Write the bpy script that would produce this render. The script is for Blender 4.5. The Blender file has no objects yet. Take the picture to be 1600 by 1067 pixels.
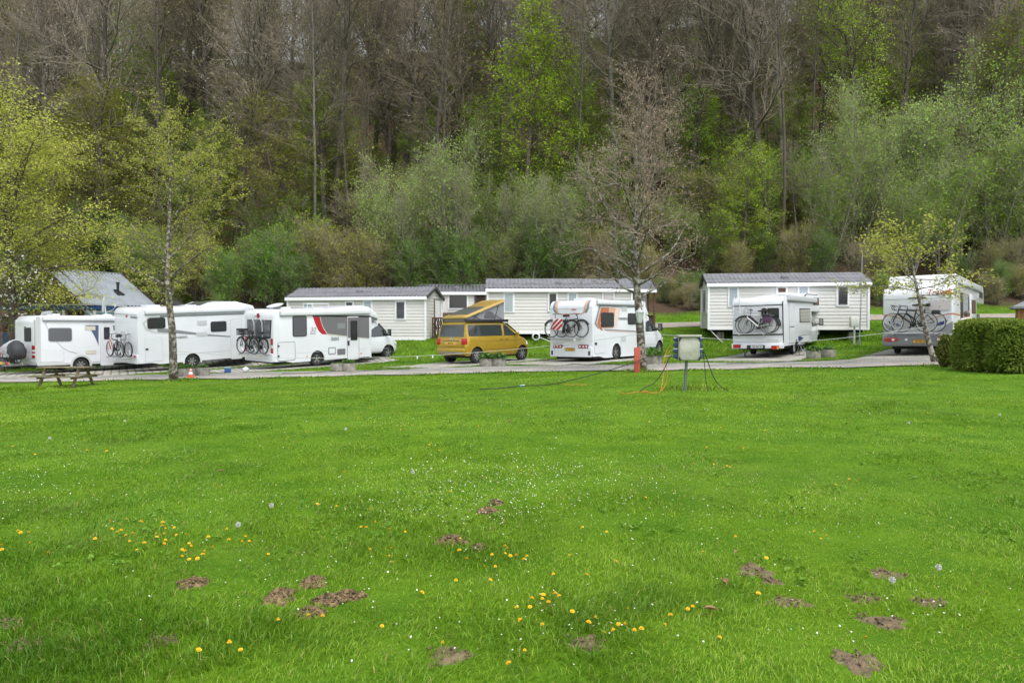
import bpy, bmesh, math, random
import numpy as np
from mathutils import Vector, Matrix

# ---------------------------------------------------------------- camera, sky, sun, exposure
scene = bpy.context.scene
FPX, CX, CY, HZ = 1155.0, 800.0, 533.5, 511.0
CAMZ = 1.6
PITCH = math.atan((CY - HZ) / FPX)
cam_data = bpy.data.cameras.new('camera')
cam_data.sensor_width = 36.0
cam_data.lens = 36.0 * FPX / 1600.0
cam_data.clip_start = 0.1
cam_data.clip_end = 3000.0
cam = bpy.data.objects.new('camera', cam_data)
scene.collection.objects.link(cam)
cam.location = (0, 0, CAMZ)
cam.rotation_euler = (math.pi / 2 - PITCH, 0, 0)
scene.camera = cam

SUN_EL, SUN_AZ = 62.0, 150.0           # high sun behind thin cloud, behind the camera to the right
world = bpy.data.worlds.new('World')
scene.world = world
world.use_nodes = True
wn = world.node_tree
wn.nodes.clear()
w_out = wn.nodes.new('ShaderNodeOutputWorld')
w_bg = wn.nodes.new('ShaderNodeBackground')
w_sky = wn.nodes.new('ShaderNodeTexSky')
w_sky.sky_type = 'NISHITA'
w_sky.sun_disc = False
w_sky.sun_elevation = math.radians(SUN_EL)
w_sky.sun_rotation = math.radians(SUN_AZ)
w_sky.air_density = 1.2
w_sky.dust_density = 3.0
w_hs = wn.nodes.new('ShaderNodeHueSaturation')
w_hs.inputs['Saturation'].default_value = 0.33
w_hs.inputs['Value'].default_value = 1.45
w_bg.inputs['Strength'].default_value = 0.15
wn.links.new(w_sky.outputs[0], w_hs.inputs['Color'])
wn.links.new(w_hs.outputs[0], w_bg.inputs['Color'])
wn.links.new(w_bg.outputs[0], w_out.inputs['Surface'])

sun_data = bpy.data.lights.new('sun', 'SUN')
sun_data.energy = 1.1
sun_data.angle = math.radians(24)
sun_data.color = (1.0, 0.97, 0.92)
sun = bpy.data.objects.new('sun', sun_data)
scene.collection.objects.link(sun)
_el, _az = math.radians(SUN_EL), math.radians(SUN_AZ)
_sd = Vector((math.sin(_az) * math.cos(_el), math.cos(_az) * math.cos(_el), math.sin(_el)))
sun.rotation_euler = _sd.to_track_quat('Z', 'Y').to_euler()

scene.view_settings.view_transform = 'Standard'
scene.view_settings.look = 'None'
scene.view_settings.exposure = 0.45
scene.view_settings.gamma = 1.0
try:
    scene.cycles.max_bounces = 6
    scene.cycles.diffuse_bounces = 3
    scene.cycles.glossy_bounces = 3
    scene.cycles.transmission_bounces = 4
except Exception:
    pass

# ---------------------------------------------------------------- helpers
COL = scene.collection
R = math.radians

def ray(px, py):
    u, v = (px - CX) / FPX, (CY - py) / FPX
    F = Vector((0, math.cos(PITCH), -math.sin(PITCH)))
    U = Vector((0, math.sin(PITCH), math.cos(PITCH)))
    return F + Vector((u, 0, 0)) + U * v

def at(px, py, Y):
    d = ray(px, py)
    return Vector((0, 0, CAMZ)) + d * (Y / d.y)

KX = [-60, -20, -12, -8, -2, 0, 5, 11.5, 16.5, 21, 60]
KZ = [-.8, -.58, -.38, -.28, -.08, -.03, .08, .22, .48, .6, .9]

def sstep(a, b, v):
    t = np.clip((v - a) / (b - a), 0, 1)
    return t * t * (3 - 2 * t)

def splus(v):
    return np.where(v > 20, v, np.log1p(np.exp(np.minimum(v, 20))))

def gz(x, y):
    x = np.asarray(x, float); y = np.asarray(y, float)
    z = np.interp(x, KX, KZ) * sstep(8, 26, y)
    ye = np.minimum(y, 150)
    z = z + .62 * sstep(38.4, 42.3, y) + .20 * 1.2 * splus((ye - 41.5) / 1.2)
    hill = .365 * 1.6 * splus((ye - 51.0) / 1.6) * (1 + .0018 * np.clip(x, -120, 120))
    b = np.clip((y - 52) / 10, 0, 1)
    n = .5 * np.sin(x * .21 + y * .13) + .4 * np.sin(x * .47 - y * .31 + 1) + .25 * np.sin(x * .9 + y * .8)
    z = z + hill + b * n * .5
    z = z + .012 * np.sin(x * 1.3 + y * .7) * np.sin(y * 1.1 - x * .4) * np.clip((y - 2) / 3, 0, 1)
    return z

def gzf(x, y):
    return float(gz(x, y))

def spot(px, Y, dz=0.0):
    x = (px - CX) / FPX * Y
    return Vector((x, Y, gzf(x, Y) + dz))

def tag(o, label=None, cat=None, group=None, kind=None):
    if label: o['label'] = label
    if cat: o['category'] = cat
    if group: o['group'] = group
    if kind: o['kind'] = kind
    return o

def link(o, parent=None):
    COL.objects.link(o)
    if parent is not None:
        o.parent = parent
    return o

def thing(name, label, cat, loc=(0, 0, 0), rotz=0.0, group=None):
    o = bpy.data.objects.new(name, None)
    o.empty_display_size = .2
    link(o)
    o.location = loc
    o.rotation_euler = (0, 0, rotz)
    return tag(o, label, cat, group)

def copy_tree(o, parent=None):
    c = o.copy()
    COL.objects.link(c)
    if parent is not None:
        c.parent = parent
    for ch in KIDS.get(o.name, []):
        cc = copy_tree(ch, c)
    return c

KIDS = {}

# ---- materials
def mat(name, col, rough=.6, metal=0.0, coat=0.0, var=0.0, vscale=3.0, var2=None, spec=.5, bump=0.0, bscale=40.0, trans=0.0, sheen=0.0):
    m = bpy.data.materials.new(name)
    m.use_nodes = True
    nt = m.node_tree
    b = nt.nodes['Principled BSDF']
    b.inputs['Base Color'].default_value = (*col, 1)
    b.inputs['Roughness'].default_value = rough
    b.inputs['Metallic'].default_value = metal
    b.inputs['Coat Weight'].default_value = coat
    b.inputs['Specular IOR Level'].default_value = spec
    tc = nt.nodes.new('ShaderNodeTexCoord')
    if var > 0:
        nz = nt.nodes.new('ShaderNodeTexNoise')
        nz.inputs['Scale'].default_value = vscale
        nz.inputs['Detail'].default_value = 5
        nt.links.new(tc.outputs['Object'], nz.inputs['Vector'])
        rp = nt.nodes.new('ShaderNodeValToRGB')
        c2 = var2 if var2 else tuple(c * (1 - var) for c in col)
        rp.color_ramp.elements[0].position = .35
        rp.color_ramp.elements[0].color = (*c2, 1)
        rp.color_ramp.elements[1].position = .62
        rp.color_ramp.elements[1].color = (*col, 1)
        nt.links.new(nz.outputs[0], rp.inputs[0])
        nt.links.new(rp.outputs[0], b.inputs['Base Color'])
    if bump > 0:
        nb = nt.nodes.new('ShaderNodeTexNoise')
        nb.inputs['Scale'].default_value = bscale
        nb.inputs['Detail'].default_value = 4
        nt.links.new(tc.outputs['Object'], nb.inputs['Vector'])
        bp = nt.nodes.new('ShaderNodeBump')
        bp.inputs['Strength'].default_value = bump
        bp.inputs['Distance'].default_value = .02
        nt.links.new(nb.outputs[0], bp.inputs['Height'])
        nt.links.new(bp.outputs[0], b.inputs['Normal'])
    return m

def leaf_mat(name, c1, c2, trans=.35, rough=.55, objvar=.25):
    """leaves: colour varies leaf by leaf and tree by tree, light passes through"""
    m = bpy.data.materials.new(name)
    m.use_nodes = True
    nt = m.node_tree
    nt.nodes.clear()
    out = nt.nodes.new('ShaderNodeOutputMaterial')
    geo = nt.nodes.new('ShaderNodeNewGeometry')
    oi = nt.nodes.new('ShaderNodeObjectInfo')
    rp = nt.nodes.new('ShaderNodeMix'); rp.data_type = 'RGBA'
    rp.inputs[6].default_value = (*c1, 1)
    rp.inputs[7].default_value = (*c2, 1)
    nt.links.new(geo.outputs['Random Per Island'], rp.inputs[0])
    hs = nt.nodes.new('ShaderNodeHueSaturation')
    mr = nt.nodes.new('ShaderNodeMapRange')
    mr.inputs['To Min'].default_value = 1 - objvar
    mr.inputs['To Max'].default_value = 1 + objvar
    nt.links.new(oi.outputs['Random'], mr.inputs['Value'])
    nt.links.new(mr.outputs[0], hs.inputs['Value'])
    nt.links.new(rp.outputs[2], hs.inputs['Color'])
    di = nt.nodes.new('ShaderNodeBsdfPrincipled')
    di.inputs['Roughness'].default_value = rough
    di.inputs['Specular IOR Level'].default_value = .25
    nt.links.new(hs.outputs[0], di.inputs['Base Color'])
    if trans > 0:
        tr = nt.nodes.new('ShaderNodeBsdfTranslucent')
        nt.links.new(hs.outputs[0], tr.inputs['Color'])
        mx = nt.nodes.new('ShaderNodeMixShader')
        mx.inputs[0].default_value = trans
        nt.links.new(di.outputs[0], mx.inputs[1])
        nt.links.new(tr.outputs[0], mx.inputs[2])
        nt.links.new(mx.outputs[0], out.inputs['Surface'])
    else:
        nt.links.new(di.outputs[0], out.inputs['Surface'])
    return m

# ---- mesh builders
def np_mesh(name, V, quads=None, tris=None, mats=(), qm=None, tm=None, smooth=False, col=None):
    me = bpy.data.meshes.new(name)
    V = np.asarray(V, np.float32)
    nq = 0 if quads is None else len(quads)
    ntri = 0 if tris is None else len(tris)
    me.vertices.add(len(V))
    me.vertices.foreach_set('co', V.ravel())
    idx = []
    if nq: idx.append(np.asarray(quads, np.int32).ravel())
    if ntri: idx.append(np.asarray(tris, np.int32).ravel())
    idx = np.concatenate(idx)
    me.loops.add(len(idx))
    me.loops.foreach_set('vertex_index', idx)
    me.polygons.add(nq + ntri)
    ls = np.concatenate([np.arange(nq, dtype=np.int32) * 4, nq * 4 + np.arange(ntri, dtype=np.int32) * 3])
    me.polygons.foreach_set('loop_start', ls)
    for m in mats: me.materials.append(m)
    if qm is not None or tm is not None:
        a = np.zeros(nq, np.int32) if qm is None else np.asarray(qm, np.int32)
        b = np.zeros(ntri, np.int32) if tm is None else np.asarray(tm, np.int32)
        me.polygons.foreach_set('material_index', np.concatenate([a, b]))
    if smooth:
        me.polygons.foreach_set('use_smooth', np.ones(nq + ntri, bool))
    me.update(calc_edges=True)
    if col is not None:
        at_ = me.color_attributes.new('tint', 'FLOAT_COLOR', 'POINT')
        at_.data.foreach_set('color', np.asarray(col, np.float32).ravel())
    return me

def np_obj(name, *a, parent=None, **k):
    o = bpy.data.objects.new(name, np_mesh(name, *a, **k))
    return link(o, parent)

class MB:
    def __init__(s): s.v = []; s.f = []; s.m = []
    def add(s, vs, fs, mi=0):
        n = len(s.v)
        s.v += [tuple(p) for p in vs]
        s.f += [tuple(n + i for i in f) for f in fs]
        s.m += [mi] * len(fs)
        return s
    def box(s, c, d, mi=0, M=None):
        x, y, z = c; a, b, e = d[0] / 2, d[1] / 2, d[2] / 2
        vs = [Vector((x + i * a, y + j * b, z + k * e)) for k in (-1, 1) for j in (-1, 1) for i in (-1, 1)]
        if M is not None: vs = [M @ p for p in vs]
        return s.add(vs, [(0, 2, 3, 1), (4, 5, 7, 6), (0, 1, 5, 4), (2, 6, 7, 3), (0, 4, 6, 2), (1, 3, 7, 5)], mi)
    def bar(s, p, q, w, t, mi=0, up=(0, 0, 1)):
        p, q = Vector(p), Vector(q); d = (q - p); L = d.length; d.normalize()
        sx = d.cross(Vector(up))
        if sx.length < 1e-4: sx = d.cross(Vector((1, 0, 0)))
        sx.normalize(); uz = sx.cross(d)
        M = Matrix((sx, d, uz)).transposed().to_4x4(); M.translation = (p + q) / 2
        return s.box((0, 0, 0), (w, L, t), mi, M)
    def tube(s, pts, rad, n=8, mi=0, caps=True):
        pts = [Vector(p) for p in pts]
        if not hasattr(rad, '__len__'): rad = [rad] * len(pts)
        vs = []; prev = None
        for i, p in enumerate(pts):
            d = (pts[min(i + 1, len(pts) - 1)] - pts[max(i - 1, 0)]).normalized()
            if prev is None:
                a = d.cross(Vector((0, 0, 1)))
                if a.length < .05: a = d.cross(Vector((1, 0, 0)))
            else:
                a = prev - d * prev.dot(d)
            a.normalize(); prev = a; b = d.cross(a)
            for k in range(n):
                t = 2 * math.pi * k / n
                vs.append(p + (a * math.cos(t) + b * math.sin(t)) * rad[i])
        fs = []
        for i in range(len(pts) - 1):
            for k in range(n):
                fs.append((i * n + k, i * n + (k + 1) % n, (i + 1) * n + (k + 1) % n, (i + 1) * n + k))
        if caps:
            fs.append(tuple(range(n - 1, -1, -1)))
            fs.append(tuple((len(pts) - 1) * n + k for k in range(n)))
        return s.add(vs, fs, mi)
    def prism(s, poly, fn, a, b, mi=0):
        """poly: 2-D outline; fn(u, v, w) -> point; w from a to b"""
        n = len(poly)
        vs = [fn(u, v, a) for u, v in poly] + [fn(u, v, b) for u, v in poly]
        fs = [tuple(range(n - 1, -1, -1)), tuple(range(n, 2 * n))]
        fs += [(i, (i + 1) % n, n + (i + 1) % n, n + i) for i in range(n)]
        return s.add(vs, fs, mi)
    def lathe(s, prof, fn, n=24, mi=0, closed=False):
        """prof: (r, h) pairs; fn(x, y, h) -> point"""
        vs = []
        for r, hh in prof:
            for k in range(n):
                t = 2 * math.pi * k / n
                vs.append(fn(r * math.cos(t), r * math.sin(t), hh))
        fs = []
        m_ = len(prof)
        for i in range(m_ if closed else m_ - 1):
            j = (i + 1) % m_
            for k in range(n):
                fs.append((i * n + k, i * n + (k + 1) % n, j * n + (k + 1) % n, j * n + k))
        if not closed:
            fs.append(tuple(range(n - 1, -1, -1)))
            fs.append(tuple((m_ - 1) * n + k for k in range(n)))
        return s.add(vs, fs, mi)
    def build(s, name, mats, parent=None, bevel=0.0, seg=2, angle=35, smooth=True, sel=None):
        if not isinstance(mats, (list, tuple)): mats = [mats]
        bm = bmesh.new()
        vs = [bm.verts.new(p) for p in s.v]
        for f, mi in zip(s.f, s.m):
            try:
                fc = bm.faces.new([vs[i] for i in f]); fc.material_index = mi
            except ValueError:
                pass
        bmesh.ops.recalc_face_normals(bm, faces=bm.faces)
        if bevel > 0:
            es = [e for e in bm.edges if len(e.link_faces) == 2 and e.calc_face_angle(0) > R(angle)]
            if sel: es = [e for e in es if sel(e)]
            bmesh.ops.bevel(bm, geom=es, offset=bevel, segments=seg, affect='EDGES', profile=.5, clamp_overlap=True)
        me = bpy.data.meshes.new(name)
        bm.to_mesh(me); bm.free()
        for m in mats: me.materials.append(m)
        if smooth:
            me.polygons.foreach_set('use_smooth', np.ones(len(me.polygons), bool))
            me.set_sharp_from_angle(angle=R(34))
        o = bpy.data.objects.new(name, me)
        return link(o, parent)

def prisms(P0, P1, R0, R1, k=3):
    """many thin k-sided sticks at once"""
    P0 = np.asarray(P0, float); P1 = np.asarray(P1, float)
    R0 = np.asarray(R0, float)[:, None]; R1 = np.asarray(R1, float)[:, None]
    d = P1 - P0
    d = d / np.maximum(np.linalg.norm(d, axis=1, keepdims=True), 1e-6)
    ref = np.where(np.abs(d[:, 2:3]) > .9, np.array([[1., 0, 0]]), np.array([[0, 0, 1.]]))
    a = np.cross(d, ref); a /= np.linalg.norm(a, axis=1, keepdims=True)
    b = np.cross(d, a)
    n = len(P0)
    V = np.empty((n, 2 * k, 3))
    for i in range(k):
        t = 2 * math.pi * i / k
        o = a * math.cos(t) + b * math.sin(t)
        V[:, i] = P0 + o * R0
        V[:, k + i] = P1 + o * R1
    base = (np.arange(n) * 2 * k)[:, None]
    Q = []
    for i in range(k):
        j = (i + 1) % k
        Q.append(base + np.array([[i, j, k + j, k + i]]))
    return V.reshape(-1, 3), np.concatenate(Q, 0)

def leaves(C, size, rs, flat=.5, aspect=.6):
    """diamond leaves at C; flat 1 = horizontal blades, 0 = any way up"""
    C = np.asarray(C, float); n = len(C)
    nrm = rs.normal(size=(n, 3)); nrm[:, 2] = nrm[:, 2] * (1 - flat) + flat * 2.2
    nrm /= np.linalg.norm(nrm, axis=1, keepdims=True)
    t = rs.normal(size=(n, 3))
    t -= nrm * (t * nrm).sum(1, keepdims=True)
    t /= np.linalg.norm(t, axis=1, keepdims=True)
    b = np.cross(nrm, t)
    s = (size * rs.uniform(.6, 1.35, n))[:, None]
    fold = nrm * s * .12
    V = np.stack([C - t * s * .5, C + b * s * aspect * .5 + fold, C + t * s * .5, C - b * s * aspect * .5 + fold], 1)
    Q = np.arange(n * 4).reshape(n, 4)
    return V.reshape(-1, 3), Q

def norm(v):
    return v / max(1e-9, float(np.linalg.norm(v)))

def tree_meshes(name, seed, H, r0, base=.35, spread=4.0, limbs=26, bd=2.2, td=4.0, twig=.7, tr=.011, lpt=1.5, lsize=.12, lflat=.4,
                low=68, top=25, curve=.5, wob=.1, prof=1.0, bark=None, twigm=None, leafm=None, stems=1, lean=(0, 0), fork=0, leafspan=.15,
                planar=False, tseg=9, bspread=.45, aspect=.6, sides=8):
    rs = np.random.RandomState(seed)
    mb = MB()
    P0, P1, A0, A1, LC = [], [], [], [], []

    def path(p, d, L, n, up, w):
        pts = [np.array(p, float)]; d = norm(np.array(d, float))
        for i in range(n):
            d = norm(d + np.array([0, 0, up / n]) + rs.normal(size=3) * w)
            pts.append(pts[-1] + d * L / n)
        return pts

    def on(pts, t):
        f = min(max(t, 0), .9999) * (len(pts) - 1); i = int(f); a = f - i
        return pts[i] * (1 - a) + pts[i + 1] * a, norm(pts[i + 1] - pts[i])

    def chain(pts, ra, rb):
        n = len(pts) - 1
        for i in range(n):
            P0.append(pts[i]); P1.append(pts[i + 1])
            A0.append(ra + (rb - ra) * i / n); A1.append(ra + (rb - ra) * (i + 1) / n)

    for st in range(stems):
        if stems > 1:
            az = 2 * math.pi * (st + rs.uniform(-.3, .3)) / stems
            ta = R(rs.uniform(6, 20))
            d0 = np.array([math.sin(ta) * math.cos(az), math.sin(ta) * math.sin(az), math.cos(ta)])
            p0 = np.array([math.cos(az), math.sin(az), 0]) * r0 * 2.0
            Hs = H * rs.uniform(.75, 1.05); up = .15
        else:
            d0 = np.array([lean[0], lean[1], 1.0]); p0 = np.zeros(3); Hs = H; up = .25 if (lean[0] or lean[1]) else .05
        trunk = path(p0 - np.array([0, 0, .15]), d0, Hs, tseg, up, wob * .45)
        rad = [r0 * (1.25 if i == 0 else 1) * (1 - .86 * (i / tseg) ** 1.15) for i in range(tseg + 1)]
        mb.tube(trunk, rad, sides, 0)
        nl = limbs if stems == 1 else max(5, limbs // stems)
        for i in range(nl):
            u = (i + rs.uniform(.1, .9)) / nl
            t = base + (1 - base) * u
            p, td_ = on(trunk, t)
            az = 2.4 * i + rs.uniform(-.5, .5) + st
            inc = R(low + (top - low) * u + rs.uniform(-10, 10))
            sh = (math.sin(math.pi * min(1, (.12 + .88 * (1 - u)) ** prof * .98)) * .55 + .45 * (1 - u)) if prof else 1
            L = spread * max(.18, sh) * rs.uniform(.75, 1.2)
            d = np.array([math.sin(inc) * math.cos(az), math.sin(inc) * math.sin(az), math.cos(inc)])
            rl = r0 * (1 - .86 * t ** 1.15) * rs.uniform(.38, .6)
            rl = min(rl, .012 + L * .018)
            lp = path(p, d, L, 6, curve * (0 if planar else 1), wob)
            mb.tube(lp, [rl * (1 - .8 * k / 6) for k in range(7)], 5, 0, caps=False)
            nb = max(3, int(L * bd))
            for j in range(nb):
                s = .15 + .85 * (j + rs.uniform(0, 1)) / nb
                q, dl = on(lp, s)
                o = rs.normal(size=3)
                if planar: o[2] *= .18
                o = norm(o - dl * o.dot(dl))
                a = R(rs.uniform(32, 62))
                bd_ = dl * math.cos(a) + o * math.sin(a)
                Lb = L * bspread * (1.05 - .6 * s) * rs.uniform(.6, 1.25) + .25
                rb = max(tr * 1.5, rl * (1 - .8 * s) * .55)
                bp = path(q, bd_, Lb, 3, curve * .35 * (0 if planar else 1), wob * 1.2)
                chain(bp, rb, tr)
                nt_ = max(2, int(Lb * td))
                for k in range(nt_):
                    s2 = .1 + .9 * (k + rs.uniform(0, 1)) / nt_
                    q2, d2 = on(bp, s2)
                    o = rs.normal(size=3)
                    if planar: o[2] *= .22
                    o = norm(o - d2 * o.dot(d2))
                    a = R(rs.uniform(25, 60))
                    tdv = norm(d2 * math.cos(a) + o * math.sin(a) + np.array([0, 0, curve * .3 * (0 if planar else 1)]))
                    Lt = twig * rs.uniform(.5, 1.3)
                    e = q2 + tdv * Lt
                    P0.append(q2); P1.append(e); A0.append(tr); A1.append(tr * .45)
                    nlv = rs.poisson(lpt)
                    for _ in range(nlv):
                        LC.append(q2 + tdv * Lt * rs.uniform(.25, 1.08) + rs.normal(size=3) * leafspan)
    bmt = bmesh.new()
    tv = [bmt.verts.new(p) for p in mb.v]
    for f in mb.f:
        try: bmt.faces.new([tv[i] for i in f])
        except ValueError: pass
    tm = bpy.data.meshes.new(name + '_trunk'); bmt.to_mesh(tm); bmt.free()
    tm.materials.append(bark)
    tm.polygons.foreach_set('use_smooth', np.ones(len(tm.polygons), bool))
    V, Q = prisms(P0, P1, A0, A1)
    qm = np.zeros(len(Q), np.int32)
    if LC:
        V2, Q2 = leaves(LC, lsize, rs, lflat, aspect)
        Q = np.concatenate([Q, Q2 + len(V)]); V = np.concatenate([V, V2])
        qm = np.concatenate([qm, np.ones(len(Q2), np.int32)])
    cm = np_mesh(name + '_crown', V, quads=Q, mats=[twigm, leafm], qm=qm)
    return tm, cm

def plant_tree(name, meshes, loc, rz, s, label, cat, group=None, parts=('trunk', 'crown')):
    o = thing(name, label, cat, loc, rz, group)
    o.scale = s if hasattr(s, '__len__') else (s, s, s)
    for pn, me in zip(parts, meshes):
        link(bpy.data.objects.new(pn, me), o)
    return o
# ---------------------------------------------------------------- ground
def ground_mat():
    m = bpy.data.materials.new('ground_soil_and_turf'); m.use_nodes = True
    nt = m.node_tree; b = nt.nodes['Principled BSDF']; b.inputs['Roughness'].default_value = .95
    b.inputs['Specular IOR Level'].default_value = .1
    geo = nt.nodes.new('ShaderNodeNewGeometry')
    sep = nt.nodes.new('ShaderNodeSeparateXYZ'); nt.links.new(geo.outputs['Position'], sep.inputs[0])
    def noise(sc, det=5, rough=.6):
        n = nt.nodes.new('ShaderNodeTexNoise'); n.inputs['Scale'].default_value = sc; n.inputs['Detail'].default_value = det
        n.inputs['Roughness'].default_value = rough
        nt.links.new(geo.outputs['Position'], n.inputs['Vector']); return n
    def ramp(src, p0, c0, p1, c1):
        r = nt.nodes.new('ShaderNodeValToRGB'); e = r.color_ramp.elements
        e[0].position = p0; e[0].color = (*c0, 1); e[1].position = p1; e[1].color = (*c1, 1)
        nt.links.new(src, r.inputs[0]); return r
    def mix(f, a, c):
        x = nt.nodes.new('ShaderNodeMix'); x.data_type = 'RGBA'
        nt.links.new(f, x.inputs[0]); nt.links.new(a, x.inputs[6]); nt.links.new(c, x.inputs[7]); return x
    turf = ramp(noise(1.1).outputs[0], .3, (.050, .130, .006), .7, (.115, .22, .012))
    litter = ramp(noise(7, 8, .75).outputs[0], .3, (.034, .024, .016), .68, (.115, .078, .052))
    moss = ramp(noise(4, 6).outputs[0], .3, (.035, .065, .008), .7, (.09, .15, .018))
    msk = ramp(noise(.16, 6, .65).outputs[0], .53, (0, 0, 0), .66, (1, 1, 1))
    hillc = mix(msk.outputs[0], litter.outputs[0], moss.outputs[0])
    mr = nt.nodes.new('ShaderNodeMapRange'); mr.inputs['From Min'].default_value = 48.0; mr.inputs['From Max'].default_value = 49.6
    wob = nt.nodes.new('ShaderNodeMath'); wob.operation = 'MULTIPLY_ADD'; wob.inputs[1].default_value = 3.0
    nt.links.new(noise(.5, 4).outputs[0], wob.inputs[0]); nt.links.new(sep.outputs['Y'], wob.inputs[2])
    sub = nt.nodes.new('ShaderNodeMath'); sub.operation = 'SUBTRACT'; sub.inputs[1].default_value = 1.5
    nt.links.new(wob.outputs[0], sub.inputs[0]); nt.links.new(sub.outputs[0], mr.inputs['Value'])
    fin = mix(mr.outputs[0], turf.outputs[0], hillc.outputs[2])
    nt.links.new(fin.outputs[2], b.inputs['Base Color'])
    bp = nt.nodes.new('ShaderNodeBump'); bp.inputs['Strength'].default_value = .6; bp.inputs['Distance'].default_value = .08
    nt.links.new(noise(6, 8, .7).outputs[0], bp.inputs['Height']); nt.links.new(bp.outputs[0], b.inputs['Normal'])
    return m

def grid(name, xs, ys, zf, mats, kind='structure', parent=None, smooth=True):
    X, Y = np.meshgrid(xs, ys)
    Z = zf(X, Y)
    V = np.stack([X, Y, Z], -1).reshape(-1, 3)
    nx, ny = len(xs), len(ys)
    i = np.arange(nx * ny).reshape(ny, nx)
    Q = np.stack([i[:-1, :-1], i[:-1, 1:], i[1:, 1:], i[1:, :-1]], -1).reshape(-1, 4)
    o = np_obj(name, V, quads=Q, mats=mats, smooth=smooth, parent=parent)
    if kind: o['kind'] = kind
    return o

xs = np.concatenate([[-600, -400, -250, -160], np.arange(-120, -36, 2.0), np.arange(-36, 36.01, .6), np.arange(38, 121, 2.0), [160, 250, 400, 600]])
ys = np.concatenate([[-200, -60, -20], np.arange(-8, 60, .6), np.arange(60, 156, 1.5), [170, 200, 300, 500, 900]])
ground = grid('ground', xs, ys, gz, [ground_mat()])
tag(ground, 'grassy campsite ground rising into a leaf strewn wooded hillside', 'ground')

# ---- soil patches in the lawn (px, py, radius across, radius deep, height)
SOIL = [(1180, 892, .20, .13), (1205, 908, .10, .07), (1085, 940, .30, .08) if 0 else (1232, 941, .22, .07), (1385, 897, .20, .10),
        (1350, 936, .17, .06), (1452, 941, .18, .07), (1382, 972, .22, .09), (1340, 1034, .20, .12), (700, 1025, .20, .11), (10, 974, .16, .07),
        (36, 1008, .15, .07), (438, 935, .16, .11), (490, 912, .14, .09), (515, 940, .17, .07), (545, 934, .17, .06), (486, 960, .14, .06),
        (705, 846, .20, .10), (762, 800, .16, .08), (775, 787, .12, .07), (748, 857, .09, .06), (915, 1005, .16, .09), (250, 1003, .14, .08), (300, 913, .16, .08)]
MOUND = {11: .06, 12: .05, 13: .05, 14: .05, 15: .05, 16: .05, 17: .05, 18: .04, 19: .03, 22: .03}

def flat_hit(px, py):
    d = ray(px, py)
    z = 0.0
    for _ in range(6):
        t = (z - CAMZ) / d.z
        p = Vector((0, 0, CAMZ)) + d * t
        z = gzf(p.x, p.y)
    return p
SP = []
for px, py, a, b in SOIL:
    p = flat_hit(px, py)
    SP.append((p.x, p.y, a * .52, b * 1.0))

def soil_mask(x, y):
    m = np.zeros_like(x)
    for (sx, sy, a, b) in SP:
        d = ((x - sx) / a) ** 2 + ((y - sy) / b) ** 2
        d = d * (1 + .5 * np.sin(7 * np.arctan2(y - sy, x - sx) + sx * 9))
        m = np.maximum(m, np.clip(1.6 - d, 0, 1))
    return m

# ---- road, bays, track
def road_edge(x):
    return 26.6 - .122 * (x + 2) + .22 * np.sin(x * .8) + .13 * np.sin(x * 2.1 + 1)
def road_far(x):
    return 30.6 - .10 * (x + 2) + .12 * np.sin(x * .7 + 2)

def paver_mat(name, c1, c2, mortar, sc, rot=0.0, bw=.5, rh=.25, ms=.03):
    m = bpy.data.materials.new(name); m.use_nodes = True
    nt = m.node_tree; b = nt.nodes['Principled BSDF']; b.inputs['Roughness'].default_value = .9
    geo = nt.nodes.new('ShaderNodeNewGeometry')
    mp = nt.nodes.new('ShaderNodeMapping'); mp.inputs['Rotation'].default_value = (0, 0, rot)
    nt.links.new(geo.outputs['Position'], mp.inputs['Vector'])
    br = nt.nodes.new('ShaderNodeTexBrick'); br.inputs['Scale'].default_value = sc
    br.inputs['Color1'].default_value = (*c1, 1); br.inputs['Color2'].default_value = (*c2, 1); br.inputs['Mortar'].default_value = (*mortar, 1)
    br.inputs['Mortar Size'].default_value = ms; br.inputs['Brick Width'].default_value = bw; br.inputs['Row Height'].default_value = rh
    nt.links.new(mp.outputs[0], br.inputs['Vector'])
    nz = nt.nodes.new('ShaderNodeTexNoise'); nz.inputs['Scale'].default_value = .9; nz.inputs['Detail'].default_value = 7; nz.inputs['Roughness'].default_value = .7
    nt.links.new(geo.outputs['Position'], nz.inputs['Vector'])
    rp = nt.nodes.new('ShaderNodeValToRGB'); e = rp.color_ramp.elements
    e[0].position = .33; e[0].color = (.62, .62, .6, 1); e[1].position = .68; e[1].color = (1.12, 1.08, 1.03, 1)
    nt.links.new(nz.outputs[0], rp.inputs[0])
    mx = nt.nodes.new('ShaderNodeMix'); mx.data_type = 'RGBA'; mx.blend_type = 'MULTIPLY'; mx.inputs[0].default_value = 1
    nt.links.new(br.outputs['Color'], mx.inputs[6]); nt.links.new(rp.outputs[0], mx.inputs[7])
    nt.links.new(mx.outputs[2], b.inputs['Base Color'])
    return m

def strip(name, fa, fb, x0, x1, nx, ny, mats, dz):
    x = np.linspace(x0, x1, nx)
    T = np.linspace(0, 1, ny)[:, None]
    Y = fa(x)[None] * (1 - T) + fb(x)[None] * T
    X = np.broadcast_to(x[None], Y.shape)
    Z = gz(X, Y) + dz
    V = np.stack([X, Y, Z], -1).reshape(-1, 3)
    i = np.arange(nx * ny).reshape(ny, nx)
    Q = np.stack([i[:-1, :-1], i[:-1, 1:], i[1:, 1:], i[1:, :-1]], -1).reshape(-1, 4)
    return np_obj(name, V, quads=Q, mats=mats, smooth=True)

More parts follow.
